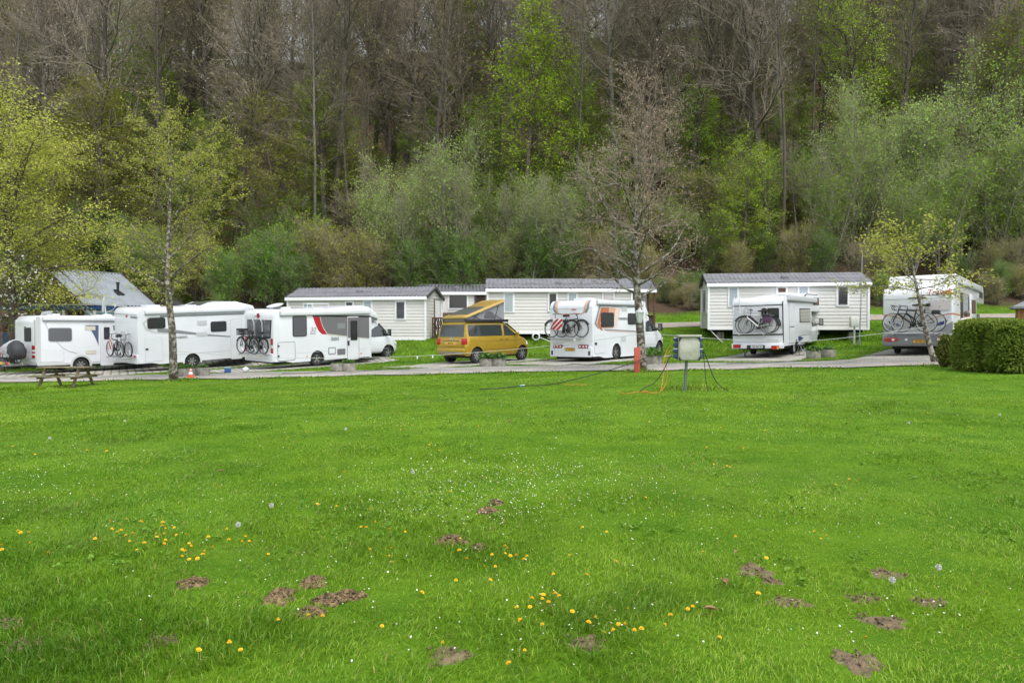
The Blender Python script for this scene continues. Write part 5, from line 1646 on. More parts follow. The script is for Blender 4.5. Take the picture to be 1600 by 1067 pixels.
for sx in (1, -1):
    wheel(v.root, (sx * (v.W / 2 - .13), wy, wz), .345, .215, 'dark'); wheel(v.root, (sx * .90, fy, wz), .345, .215, 'dark')
v.arch_lip(wy, wz, .41, M_white2)
S5 = v.S
v.side('grey_decal', [S5(*q) for q in ((936, 478), (938.5, 478), (931.8, 505.5), (936.5, 513.3), (934, 513.3), (928.7, 506))], M_mgrey, .004)
v.side('orange_decal', [S5(*q) for q in ((939, 480.3), (943, 480.3), (938, 505), (942, 516.8), (938.5, 515.8), (932.6, 506))], M_odec, .004)
v.side('orange_decal', [S5(*q) for q in ((943.4, 480.3), (952, 480.5), (951, 489), (940, 489))], M_odec, .005)
v.side('faded_decal', [S5(*q) for q in ((952.5, 480.5), (962, 481), (958, 512.5), (942, 513), (938.6, 506), (940, 489.5), (951.5, 489))], M_odec2, .004)
v.side('pale_decal', [S5(*q) for q in ((962.4, 481), (970.5, 481.3), (963, 512.5), (958.4, 512.5))], M_odec3, .004)
v.side('stripe', [S5(*q) for q in ((941.5, 513.8), (997.5, 517), (1004, 517.4), (1004, 519), (946, 516))], M_mgrey, .005)
v.side('stripe', [S5(*q) for q in ((946, 516.6), (1004, 519.6), (1004, 520.3), (946, 517.4))], M_odec2, .005)
v.side('top_line', [S5(*q) for q in ((936, 476.8), (1003, 479.5), (1003, 481), (936, 478.6))], M_mgrey, .004)
v.window((938.8, 488.3, 959, 511), r=.09); v.window((980.8, 489.5, 996.2, 507), r=.09)
v.hatch('storage_hatch', (928.5, 522.5, 946, 552.5), M_lgrey, M_white)
v.side('hatch_lock', rrect(*v.Sr(929, 535, 932, 539), .02), M_black, .03)
v.hatch('door', (997.5, 484, 1005.5, 556), M_lgrey, M_white2)
v.side('vent', rrect(*v.Sr(971.5, 477.8, 979, 486.3), .015), M_lgrey, .014); v.side('vent', rrect(*v.Sr(970, 525, 977.5, 533.5), .015), M_lgrey, .014)
v.awning(932, 470, 1004, 476.5)
v.side_text('WEINSBERG', 973.5, 498.2, .16, M_mgrey, .004)
# rear
def arcpts(k0, k1, dx0, dx1, m, nm):
    mb = MB(); r = .36
    for k in range(k0, k1):
        a0, a1 = R(180 - 90 * k / 12), R(180 - 90 * (k + 1) / 12)
        q = [(r + (r + .004) * math.cos(a), H - r + (r + .004) * math.sin(a)) for a in (a0, a1)]
        mb.add([Vector((dx0, q[0][0], q[0][1])), Vector((dx1, q[0][0], q[0][1])), Vector((dx1, q[1][0], q[1][1])), Vector((dx0, q[1][0], q[1][1]))] + [Vector((d, y + .01, z - .012)) for d, (y, z) in ((dx0, q[0]), (dx1, q[0]), (dx1, q[1]), (dx0, q[1]))],
               [(0, 1, 2, 3), (7, 6, 5, 4), (0, 4, 5, 1), (1, 5, 6, 2), (2, 6, 7, 3), (3, 7, 4, 0)])
    return mb.build(nm, m, v.root)
for sx in (1, -1):
    arcpts(0, 9, sx * .84, sx * .98, M_mgrey, 'grey_decal'); arcpts(0, 9, sx * .72, sx * .82, M_odec2, 'orange_decal')
    v.rear('grey_decal', [(sx * .84, H - .37), (sx * .98, H - .37), (sx * .86, H - .58), (sx * .72, H - .58)], M_mgrey, .004)
    v.rear('orange_decal', [(sx * .72, H - .37), (sx * .82, H - .37), (sx * .70, H - .62), (sx * .62, H - .62)], M_odec2, .004)
v.rear('orange_decal', rrect(-.66, H - .63, .66, H - .585, .01), M_odec2, .004)
v.rear('trim_line', rrect(-v.W / 2 + .03, H - .37, v.W / 2 - .03, H - .355, .005), M_lgrey, .006)
v.rear('brake_light', rrect(.05, H - .43, .30, H - .40, .01), M_red, .018)
rear_bumper_trim(v, zb - .02, zb + .44, M_white, .07)
for sx in (1, -1):
    a = v.Br(905, 539, 920.3, 543.8)
    x0, x1 = (a[0], a[2]) if sx > 0 else (-a[2], -a[0])
    f = v.rear('tail_light', rrect(x0, a[1] - .01, x1, a[3] + .01, .03), M_black, .012, y=-.06)
    for k in range(3):
        xx = x0 + (x1 - x0) * (.05 + .32 * k)
        g = v.rear('lens', rrect(xx, a[1] + .008, xx + (x1 - x0) * .28, a[3] - .008, .025), M_redd, .022, f, y=-.06); v.rear('lens_centre', rrect(xx + .03, a[1] + .035, xx + (x1 - x0) * .28 - .03, a[3] - .035, .015), M_lens, .028, g, y=-.06)
    v.rear('bumper_intake', rrect(sx * 1.0 - .05, zb + .06, sx * 1.0 + .05, zb + .26, .03), M_black, .012, y=-.06)
v.rear('bumper_slot', rrect(-.22, zb + .36, .22, zb + .40, .01), M_mgrey, .012, y=-.06)
v.plate((882.5, 543.5, 898.5, 548.5), M_plate, 'P-123-XK', y=-.065)
for q in ((883.5, 492), (901, 492)): v.rear('bolt', rrect(*v.Br(q[0] - 1, q[1] - .8, q[0] + 1, q[1] + .8), .02), M_black, .03)
roof_hatch(v, .2, .85, H, .85, .55, .12); roof_hatch(v, .1, 1.8, H, .6, .5, .07); roof_hatch(v, -.2, 3.2, H, .6, .5, .07)
MB().box((0, L / 2, zb - .03), (v.W - .3, L - .6, .2)).build('underbody', M_under, v.root)
rz = v.B(885, 529)[1] + .06
rack(v, -1.05, .80, rz, .60, hoop=None)
MB().tube([(-.1, -.1, rz - .04), (-.05, -.3, rz - .16), (.35, -.3, rz - .16), (.4, -.1, rz - .04)], .012, 6).build('rack_bracket', M_alloy, v.root)
bike('black electric bicycle closest to the wall of the camper with orange decals', on_rack(v, .16, .20, rz, False, yaw=.02), M_black, 'trek', r=.37)
bike('black electric bicycle on the outer rail of the camper with orange decals', on_rack(v, -.20, .46, rz, True, yaw=.02), M_black, 'trek', r=.37)
warning_board('square striped red and white board tied to the bicycles of the orange decal camper', v.M @ Matrix.Translation((v.B(871.5, 507, -.6)[0], -.62, v.B(871.5, 507, -.6)[1])) @ Matrix.Rotation(R(4), 4, 'Y'), .52, .52)

# ---- 6: old coachbuilt camper with alcove ----------------------------------
v = V6 = Vehicle('camper', 'older ribbed white camper with a sleeping alcove and a silver bicycle', 'camper', 1145.7, 1225, 32.3, 2.2, wheelbase=(1.6, 4.6))
H = v.B(1225, 463)[1]; zb = v.B(1224, 541)[1]
yc = v.S(1268.5, 520)[0]; ya = v.S(1284.5, 470)[0]; yb = v.S(1280, 520, .98)[0]; fy = v.S(1274, 538, .98)[0]
print('van6', H, zb, yc, ya, yb, fy, math.degrees(v.phi))
za = v.S(1278, 487)[1]; zt = v.S(1272, 459.5)[1]
wy = max(1.15, yc * .42); wz = .32
v.body([(0, zb), (0, H - .30)] + [(.28 + .28 * math.cos(R(180 - 18 * k)), H - .28 + .28 * math.sin(R(180 - 18 * k))) for k in range(1, 6)] +
       [(v.S(1256, 463)[0], H), (v.S(1261, 460)[0], zt), (ya - .25, zt), (ya - .03, zt - .35), (ya, za + .12), (ya - .08, za), (yc, za), (yc, zb)], M_white2, arches=[(wy, wz)], ar=.38, bevel=.035, seg=2)
cab6 = ducato_cab(v, yc, max(yb + .25, yc + 1.5), za + .02, max(yb + .25, yc + 1.5) - .75)
for sx in (1, -1):
    wheel(v.root, (sx * (v.W / 2 - .2), wy, wz), .32, .2, 'plain'); wheel(v.root, (sx * .88, max(yb + .25, yc + 1.5) - .75, wz + .02), .33, .2, 'plain')
rib = MB()
for k in range(1, 22):
    z = zb + .1 * k
    if z > H - .36: break
    rib.box((v.W / 2 + .001, yc / 2, z), (.008, yc - .06, .009))
    if z < H - .45: rib.box((0, -.001, z), (v.W - .1, .008, .009))
rib.build('panel_ribs', M_lgrey, v.root)
zl = v.B(1185, 477.3)[1]; z2 = v.B(1185, 523)[1]
v.rear('trim_line', rrect(-v.W / 2 + .01, zl - .02, v.W / 2 - .01, zl + .02, .008), M_black, .012); v.rear('trim_line', rrect(-v.W / 2, z2 - .03, v.W / 2, z2 + .03, .01), M_black, .016)
v.rear('corner_trim', rrect(v.W / 2 - .03, z2, v.W / 2 + .0, H - .25, .008), M_black, .012); v.side('corner_trim', rrect(.0, zb + .05, .03, H - .2, .008), M_black, .012)
f = v.rear('window', rrect(*v.Br(1190, 481.5, 1217.5, 498.5), .06), M_black, .02); a = v.Br(1190, 481.5, 1217.5, 498.5); v.rear('pane', rrect(a[0] + .04, a[1] + .04, a[2] - .04, a[3] - .04, .04), M_glass, .028, f)
zbm = v.B(1185, 536.5)[1]
MB().box((0, -.06, (zb + zbm) / 2 - .04), (v.W + .04, .22, zbm - zb + .10)).build('rear_bumper', M_white2, v.root, bevel=.03)
for pxs in ((1147.3, 538, 1159, 543.6), (1206.5, 539.8, 1218.8, 545.8)):
    a = v.Br(*pxs); f = v.rear('tail_light', rrect(*a, .02), M_black, .012, y=-.17)
    v.rear('lens', rrect(a[0] + .012, a[1] + .012, (a[0] + a[2]) / 2 + .06, a[3] - .012, .01), M_red, .024, f, y=-.17); v.rear('lens', rrect((a[0] + a[2]) / 2 + .066, a[1] + .012, a[2] - .012, a[3] - .012, .01), M_orange if pxs[0] > 1200 else M_red, .024, f, y=-.17)
v.rear('plate_holder', rrect(*v.Br(1168.5, 539, 1196.5, 544.6), .02), M_black, .012, y=-.17)
v.plate((1171, 539.6, 1194, 544.2), M_platew, 'OD-NX 67', y=-.178)
v.rear('vent', rrect(*v.Br(1199, 530, 1217, 537), .02), M_lgrey, .012); v.rear('socket', rrect(*v.Br(1218, 507.5, 1222.5, 511), .01), M_lgrey, .02)
v.hatch('door', (1233, 472, 1241.5, 536.5), M_black, M_white2, r=.03, fr=.018); v.side('door_split', rrect(*v.Sr(1233.4, 510, 1240.6, 511), .005), M_black, .02)
v.window((1249.3, 482, 1265.7, 503.3), M_black, M_glasso, r=.04)
v.hatch('service_hatch', (1251, 523.3, 1264.8, 534.8), M_black, M_white2, r=.04, fr=.02)
a = v.Sr(1247.5, 525, 1253.5, 532); v.side('flap', [(a[0], a[3]), (a[2], (a[1] + a[3]) / 2), (a[0], a[1])], M_navy, .06)
f = v.window((1271.3, 465, 1279, 476.8), M_black, M_brownc, r=.03)
v.awning(1229.5, 463.5, 1273.5, 471, M_lgrey, .13)
v.side('trim_line', [v.S(*q) for q in ((1257, 462.2), (1260.5, 459), (1277, 460.5), (1277, 461.4), (1261, 460), (1258, 463))], M_black, .006)
MB().box((0, yc / 2, zb - .05), (v.W - .4, yc - .4, .2)).build('underbody', M_under, v.root)
for pxs in (1163, 1203):
    x = v.B(pxs, 548)[0]
    mb = MB(); mb.tube([(x - .12, .25, zb), (x, .12, .03)], .022, 6); mb.tube([(x + .12, .25, zb), (x, .12, .03)], .016, 6); mb.box((x, .12, .02), (.16, .12, .03))
    mb.build('corner_steady', M_black, v.root)
x = v.B(1151, 480)[0]
mb = MB()
for xx in (x - .12, x + .16):
    mb.tube([(xx, -.06, z2 + .1), (xx, -.08, H - .25), (xx, .05, H + .02), (xx, .30, H + .10), (xx, .50, H + .02)], .014, 6)
for k in range(9): mb.tube([(x - .12, -.07, z2 + .2 + .2 * k), (x + .16, -.07, z2 + .2 + .2 * k)], .01, 5)
mb.build('ladder', M_alloy, v.root)
mb = MB()
for sx in (-.85, .85):
    mb.tube([(sx, .35, H + .10), (sx, yc - .3, H + .10)], .014, 6)
    for yy in (.5, 1.3, 2.1): mb.tube([(sx, yy, H - .02), (sx, yy, H + .10)], .012, 5)
mb.build('roof_rail', M_alloy, v.root)
roof_hatch(v, .2, .9, H, .7, .5, .09); roof_hatch(v, -.2, 1.9, H, .5, .5, .08)
rz = v.B(1182, 521)[1] + .02
rack(v, -1.0, .65, rz, .5, hoop=[(-.55, .45, v.B(1180, 479)[1])])
bike('silver bicycle on the rear of the ribbed older camper', on_rack(v, v.B(1181, 510, -.42)[0], .42, rz, True), M_alloy, 'silver', r=.36)
bike('dark bicycle behind the silver one on the ribbed older camper', on_rack(v, v.B(1185, 510, -.2)[0], .18, rz, True), M_black, 'trek', r=.36)
x, z = v.B(1199, 496, -.50)
pn = thing('pannier_bag', 'purple pannier bag hung on the silver bicycle', 'bag'); pn.matrix_world = v.M @ Matrix.Translation((x, -.56, z))
MB().prism(rrect(-.19, -.24, .17, .15, .06), lambda u, q, w_: Vector((u, w_, q)), -.07, .06).build('bag', mat('purple_cloth', (.075, .035, .075), .7), pn, bevel=.03)
MB().box((0, -.075, .09), (.30, .02, .08)).build('flap', M_black, pn, bevel=.008)
# folding step by the door
sp = v.S(1240, 552, v.W / 2 + .35)
ss = thing('step_stool', 'grey folding step stool under the ribbed camper door', 'step stool'); ss.matrix_world = v.M @ Matrix.Translation((v.W / 2 + .42, v.S(1238, 540)[0], .0))
mb = MB()
for yy in (-.3, .3):
    mb.tube([(.18, yy, .0), (-.05, yy, .50), (-.2, yy, 0)], .018, 6)
mb.build('frame', M_steel, ss)
MB().box((-.05, 0, .50), (.24, .62, .03)).build('tread', M_mgrey, ss, bevel=.008); MB().box((.10, 0, .24), (.24, .62, .03)).build('tread', M_mgrey, ss, bevel=.008)

# ---- 7: camper with grey bumper and orange sun ------------------------------
v = V7 = Vehicle('camper', 'white alcove camper with grey bumper, orange sun emblem and dark racing bicycles', 'camper', 1392, 1490, 28.6, 2.45, phi=R(36), wheelbase=(1.2, 4.4))
H = v.B(1480, 447)[1]; zb = v.B(1440, 541)[1]; zg = v.B(1440, 524)[1]
za = v.S(1530, 474)[1]; zt = v.S(1515, 437.5)[1]; ya = v.S(1537, 460)[0]; yc = v.S(1523, 500)[0]
print('van7', H, zb, za, zt, ya, yc)
yr = .55
v.body([(.0, zb + .45), (0, H - .42)] + [(.34 + .34 * math.cos(R(180 - 15 * k)), H - .34 + .34 * math.sin(R(180 - 15 * k))) for k in range(7)] +
       [(1.1, H), (1.5, zt), (ya - .45, zt), (ya - .1, zt - .28), (ya, za + .25), (ya - .10, za), (yc, za), (yc, zb)] + [(.3, zb)], M_white, bevel=.06, arches=[(1.45, .34)], ar=.40)
ducato_cab(v, yc, yc + 1.55, za + .03, yc + .8)
for sx in (1, -1):
    wheel(v.root, (sx * (v.W / 2 - .30), 1.45, .34), .34, .21, 'plain'); wheel(v.root, (sx * .9, yc + .8, .34), .34, .21, 'plain')
W2 = v.W / 2
bp = MB().prism([(-.04, zb), (-.10, zb + .12), (-.10, zb + .42), (-.02, zb + .50), (.35, zb + .50), (.35, zb)], lambda u, z, x: Vector((x, u, z)), -W2 - .03, W2 + .03).build('rear_bumper', M_mgrey, v.root, bevel=.05)
v.side('skirt', rrect(.36, zb - .01, .98, zb + .48, .03), M_mgrey, .02); v.side('skirt', rrect(1.92, zb - .01, yc, zb + .48, .03), M_mgrey, .02)
for sx in (1, -1):
    v.rear('grey_corner', [(sx * (W2 - .01), zb + .45), (sx * (W2 - .01), zg + .55), (sx * (W2 - .30), zg + .35), (sx * (W2 - .62), zb + .60), (sx * (W2 - .75), zb + .45)], M_mgrey, .010)
    v.rear('navy_stripe', [(sx * (W2 - .24), zg + .46), (sx * (W2 - .18), zg + .60), (sx * (W2 - .50), zg + .50), (sx * (W2 - .68), zg + .38), (sx * (W2 - .42), zg + .38)], M_navy, .013)
    n_ = 8; up = [(sx * (W2 - .02 - 1.0 * k / n_), zg + .86 - .34 * (k / n_) ** 1.6) for k in range(n_ + 1)]; dn = [(x, z - .05 * (1 - .6 * k / n_)) for k, (x, z) in enumerate(up)]
    v.rear('orange_stripe', up + dn[::-1], M_odec, .014)
    pc = []
    cx, cz = v.B(1477, 532.5, -.1) if sx > 0 else v.B(1402, 531, -.1)
    if sx > 0: cx = W2 - .30
    else: cx = -W2 + .30
    cz = zb + .27
    lf = MB().prism([(cx + .27 * math.cos(R(15 * k)), cz + .095 * math.sin(R(15 * k))) for k in range(24)], lambda u, z, q: Vector((u, q, z)), -.125, -.05).build('tail_light', M_red, v.root, bevel=.015)
    for d in ((-.14, .0) if sx > 0 else (.06,)):
        MB().lathe([(.055, 0), (.055, .02), (.01, .024)], lambda x, y, h, d=d: Vector((cx + d * 1.3, -.122 - h, cz + y)) + Vector((x, 0, 0)), 16).build('lens', M_lens, lf)
v.side('orange_stripe', [(.02, zg + .86), (yc, zg + .7), (yc, zg + .64), (.02, zg + .81)], M_odec, .008)
v.plate((1426, 530, 1450, 536.5), M_plate, '79-TB-XL', y=-.10)
MB().lathe([(.05, 0), (.05, .02), (.01, .02)], lambda x, y, h: Vector((-.38 + x, -.10 - h, zb + .27 + y)), 14).build('lens', M_lens, v.root)
zl = H - .44
v.rear('trim_line', rrect(-W2 + .05, zl - .012, W2 - .05, zl + .012, .006), M_lgrey, .012); v.rear('trim_line', rrect(-.30, zl - .005, .32, zl + .04, .006), M_black, .02)
f = v.rear('window', rrect(*v.Br(1449, 468, 1486.5, 486), .08), M_lgrey, .014); a = v.Br(1449, 468, 1486.5, 486)
v.rear('pane', rrect(a[0] + .04, a[1] + .04, a[2] - .04, a[3] - .04, .06), M_glassp, .024, f)
v.rear('vent', rrect(*v.Br(1470, 490.5, 1486, 497), .02), M_lgrey, .014)
sxp, szp = v.B(1481, 457.2)
v.rear_text('Travel', 1465, 456.5, .30, M_odec, .004, .3); v.rear_text('Comfort', 1472, 459.6, .13, M_mgrey, 0, .2)
sn = v.rear('sun_emblem', [(sxp + .15 * math.cos(R(12 * k)), szp - .06 + .15 * math.sin(R(12 * k))) for k in range(16)], M_orange, .008)
mb = MB()
for k in range(9):
    a = R(22.5 * k); mb.bar((sxp + .155 * math.cos(a), -.004, szp - .06 + .155 * math.sin(a)), (sxp + .21 * math.cos(a), -.004, szp - .06 + .21 * math.sin(a)), .02, .008, up=(0, 1, 0))
mb.build('sun_rays', M_orange, sn)
# open door with fly screen
op = v.side('dark_doorway_panel', rrect(*v.Sr(1500.5, 459, 1513, 512), .04), M_black, .008)  # flat black panel: the dark inside the opening is put into its colour
v.side('fly_screen', rrect(*v.Sr(1504.5, 460, 1512, 512), .02), M_canvas, .016, op)
y0 = v.S(1513.5, 480)[0]; z0 = v.S(1512, 512)[1]; z1 = v.S(1512, 459)[1]
dd = MB().box((W2 + .05, (y0 + v.S(1523, 480)[0]) / 2, (z0 + z1) / 2), (.05, v.S(1523, 480)[0] - y0, z1 - z0)).build('door', M_white, v.root, bevel=.02)
v.window((1515.2, 469, 1521.3, 490), M_black, M_brownc, r=.05, t=.09)
f = v.window((1529, 455, 1535, 467), M_lgrey, M_glassb, r=.05)
v.awning(1497, 444.5, 1531.5, 450.5)
MB().box((0, yc / 2 + .2, zb - .02), (v.W - .5, yc - .5, .2)).build('underbody', M_under, v.root)
roof_hatch(v, -.2, .8, H, .8, .5, .06)
rz = v.B(1434, 521)[1] + .05
rack(v, -1.1, 1.0, rz, .60, m=M_alloy)
MB().tube([(.13, -.10, rz), (.13, -.12, zl)], .022, 6).build('rack_bar', M_alloy, v.root); MB().tube([(-.75, -.10, rz), (-.75, -.12, zl)], .014, 6).build('rack_bar', M_alloy, v.root)
bike('dark racing bicycle nearest the wall of the camper with the sun emblem', on_rack(v, .10, .20, rz, True) @ Matrix.Scale(1.10, 4), M_black, 'race', r=.35)
bike('dark racing bicycle on the outer rail of the sun emblem camper', on_rack(v, -.16, .48, rz, True) @ Matrix.Scale(1.10, 4), M_black, 'race', r=.35)
sb = thing('saddle_bag', 'black bag strapped behind the racing bicycle saddles', 'bag'); p_ = v.B(1463, 489, -.35); sb.matrix_world = v.M @ Matrix.Translation((p_[0], -.36, p_[1]))
MB().prism(rrect(-.16, -.05, .14, .12, .06), lambda u, q, w_: Vector((u, w_, q)), -.08, .08).build('bag', M_black, sb, bevel=.04)
# ---------------------------------------------------------------- parking bays under the vehicles, verge grass
def make_bay(v, L, xl=.75, xr=1.0, y0=-2.6):
    nu, nv = 14, 34
    V = []
    for j in range(nv):
        for i in range(nu):
            x = -v.W / 2 - xl + (v.W + xl + xr) * i / (nu - 1) + (.10 * math.sin(j * 1.3 + v.phi * 40) if i in (0, nu - 1) else 0)
            y = y0 + (L - y0) * j / (nv - 1)
            w = v.M @ Vector((x, y, 0))
            V.append((w.x, w.y, gzf(w.x, w.y) + .016))
    i = np.arange(nu * nv).reshape(nv, nu)
    Q = np.stack([i[:-1, :-1], i[:-1, 1:], i[1:, 1:], i[1:, :-1]], -1).reshape(-1, 4)
    o = np_obj('parking_bay', V, quads=Q, mats=[M_gpaver], smooth=True)
    tag(o, 'paved parking bay with grass joints', 'parking bay', kind='structure')
    BAYS.append((v.Mi, -v.W / 2 - xl + .1, v.W / 2 + xr - .1, y0, L))
for v_, L_ in ((V1, 6.0), (V2, 7.0), (V3, 7.0), (V4, 5.2), (V5, 6.6), (V6, 5.6), (V7, 6.0)):
    make_bay(v_, L_)
rough_grass()

# ---------------------------------------------------------------- mobile homes, cabin, shed
M_side = mat('cream_lap_siding', (.66, .65, .62), .55, var=.06, vscale=.8)
M_wtrim = mat('white_plastic_trim', (.80, .81, .82), .4)
M_rooft = mat('slate_grey_tile_sheet', (.17, .175, .19), .35, var=.25, vscale=2.0)
M_roofd = mat('dark_roof_edge', (.06, .06, .065), .5)
M_corr = mat('pale_grey_corrugated_sheet', (.26, .29, .315), .42, metal=.1, var=.25, vscale=1.1)
M_curtain = mat('drawn_blind_behind_glass', (.34, .40, .44), .12, coat=.8)
M_wood = mat('brown_timber', (.115, .062, .036), .8, var=.4, vscale=5)
M_wooddk = mat('dark_timber', (.055, .032, .022), .85, var=.4, vscale=5)
M_shed = mat('orange_brown_boards', (.36, .15, .035), .6, var=.3, vscale=4)
M_bluep = mat('blue_painted_board', (.03, .085, .26), .5)
M_teal = mat('pale_teal_board', (.30, .47, .53), .5)
M_conc = mat('weathered_concrete', (.30, .285, .245), .95, var=.45, vscale=6, bump=.4, bscale=40)
M_concl = mat('pale_concrete_block', (.45, .44, .41), .95, var=.3, vscale=5)

class Block:
    """local frame: x to the right along the front, y away from the camera, z up"""
    def __init__(s, name, label, cat, px, Y, a, group=None, z=None):
        p = spot(px, Y)
        s.z = p.z if z is None else z
        s.root = thing(name, label, cat, (p.x, p.y, s.z), -a, group)
        s.M = Matrix.Translation((p.x, p.y, s.z)) @ Matrix.Rotation(-a, 4, 'Z'); s.Mi = s.M.inverted()
    def F(s, px, py, y=0.0, axis='y'):
        o = s.Mi @ Vector((0, 0, CAMZ)); d = s.Mi.to_3x3() @ ray(px, py)
        i = 'xyz'.index(axis); t = (y - o[i]) / d[i]; p = o + d * t
        return (p.x, p.z) if axis == 'y' else (p.y, p.z)
    def Fr(s, x0, y0, x1, y1, y=0.0, axis='y'):
        cy, cx = (y0 + y1) / 2, (x0 + x1) / 2
        return s.F(x0, cy, y, axis)[0], s.F(cx, y1, y, axis)[1], s.F(x1, cy, y, axis)[0], s.F(cx, y0, y, axis)[1]

def siding(b, name, m, fn, u0, u1, z0, z1, bh=.185, clip=None, parent=None):
    """lapped boards; fn(u, out, z) -> point"""
    mb = MB(); z = z0
    while z < z1 - .01:
        zt = min(z + bh, z1)
        a, c = (u0, u1) if clip is None else clip(z)
        a2, c2 = (u0, u1) if clip is None else clip(zt)
        if c - a > .02:
            zg = zt - .018
            mb.add([fn(a, .026, z), fn(c, .026, z), fn(c2, .006, zg), fn(a2, .006, zg), fn(a, -.03, z), fn(c, -.03, z), fn(c2, -.03, zg), fn(a2, -.03, zg)],
                   [(0, 1, 2, 3), (7, 6, 5, 4), (0, 4, 5, 1), (1, 5, 6, 2), (2, 6, 7, 3), (3, 7, 4, 0)])
            mb.add([fn(a2, -.012, zg), fn(c2, -.012, zg), fn(c2, -.012, zt), fn(a2, -.012, zt), fn(a2, -.03, zg), fn(c2, -.03, zg), fn(c2, -.03, zt), fn(a2, -.03, zt)],
                   [(0, 1, 2, 3), (7, 6, 5, 4), (0, 4, 5, 1), (1, 5, 6, 2), (2, 6, 7, 3), (3, 7, 4, 0)])
        z = zt
    return mb.build(name, m, parent or b.root, smooth=False)

def tiled_roof(b, x0, x1, y0, y1, ze, zr, m, tile=True, pitch_u=.24, amp=.05, name='roof', edge=None, parent=None, inset=.17):
    ym = (y0 + y1) / 2
    nx = max(8, int((x1 - x0) / .045)); X = np.linspace(x0, x1, nx)
    sl = math.hypot(ym - y0, zr - ze)
    ts = []
    if tile:
        k = 0.0
        while k < sl - .02: ts += [k, min(k + .29, sl) - .006]; k += .30
        ts.append(sl)
    else:
        ts = list(np.linspace(0, sl, 6))
    ts = np.array(ts); V = []; Qs = []; base = 0
    for sgn in (0, 1):
        st = (ts % .30) / .30 * -.04 + .04 if tile else ts * 0
        T = ts / sl
        yy = (y0 + (ym - y0) * T) if sgn == 0 else (y1 + (ym - y1) * T)
        zz = ze + (zr - ze) * T
        wv = amp * np.abs(np.sin(math.pi * X / pitch_u)) if tile else amp * np.sin(2 * math.pi * X / pitch_u)
        P = np.zeros((len(ts), nx, 3)); P[:, :, 0] = X[None]; P[:, :, 1] = yy[:, None]; P[:, :, 2] = zz[:, None] + wv[None] + st[:, None]
        i = np.arange(len(ts) * nx).reshape(len(ts), nx) + base
        q = np.stack([i[:-1, :-1], i[:-1, 1:], i[1:, 1:], i[1:, :-1]], -1).reshape(-1, 4)
        if sgn: q = q[:, ::-1]
        V.append(P.reshape(-1, 3)); Qs.append(q); base += len(ts) * nx
    o = np_obj(name, np.concatenate(V), quads=np.concatenate(Qs), mats=[m], parent=parent or b.root, smooth=False)
    # solid underlay, ridge cap, barge boards
    u = MB().prism([(y0 + .02, ze - .05), (ym, zr - .03), (y1 - .02, ze - .05)], lambda p, q, w: Vector((w, p, q)), x0 + inset, x1 - inset)
    u.build('roof_underlay', edge or M_roofd, o)
    MB().tube([(x0 - .01, ym, zr + .01), (x1 + .01, ym, zr + .01)], .05, 8).build('ridge_cap', m, o)
    for x in (x0, x1):
        mb = MB()
        for (ya, yb) in ((y0, ym), (y1, ym)):
            mb.bar((x, ya, ze - .03), (x, yb, zr - .01), .05, .16)
        mb.build('barge_board', edge or M_roofd, o)
    return o

def home_window(b, r, gm, y=0.0, fr=.10, axis='y', name='window', sgn=-1, fm=None, r_=.03):
    def fn(u, v, w): return Vector((u, y + sgn * w, v)) if axis == 'y' else Vector((y - sgn * w, u, v))
    f = MB().prism(rrect(r[0] - fr, r[1] - fr, r[2] + fr, r[3] + fr, .02, 2), fn, -.02, .045).build(name, fm or M_wtrim, b.root, bevel=.008, seg=1)
    MB().prism(rrect(r[0], r[1], r[2], r[3], r_, 3), fn, .0, .050).build('pane', gm, f)
    # thin glazing bead inside the frame
    mb = MB()
    for (p, q) in (((r[0], r[1]), (r[2], r[1])), ((r[2], r[1]), (r[2], r[3])), ((r[2], r[3]), (r[0], r[3])), ((r[0], r[3]), (r[0], r[1]))):
        mb.bar(fn(*p, .055), fn(*q, .055), .025, .02)
    mb.build('glazing_bead', M_lgrey, f)
    return f

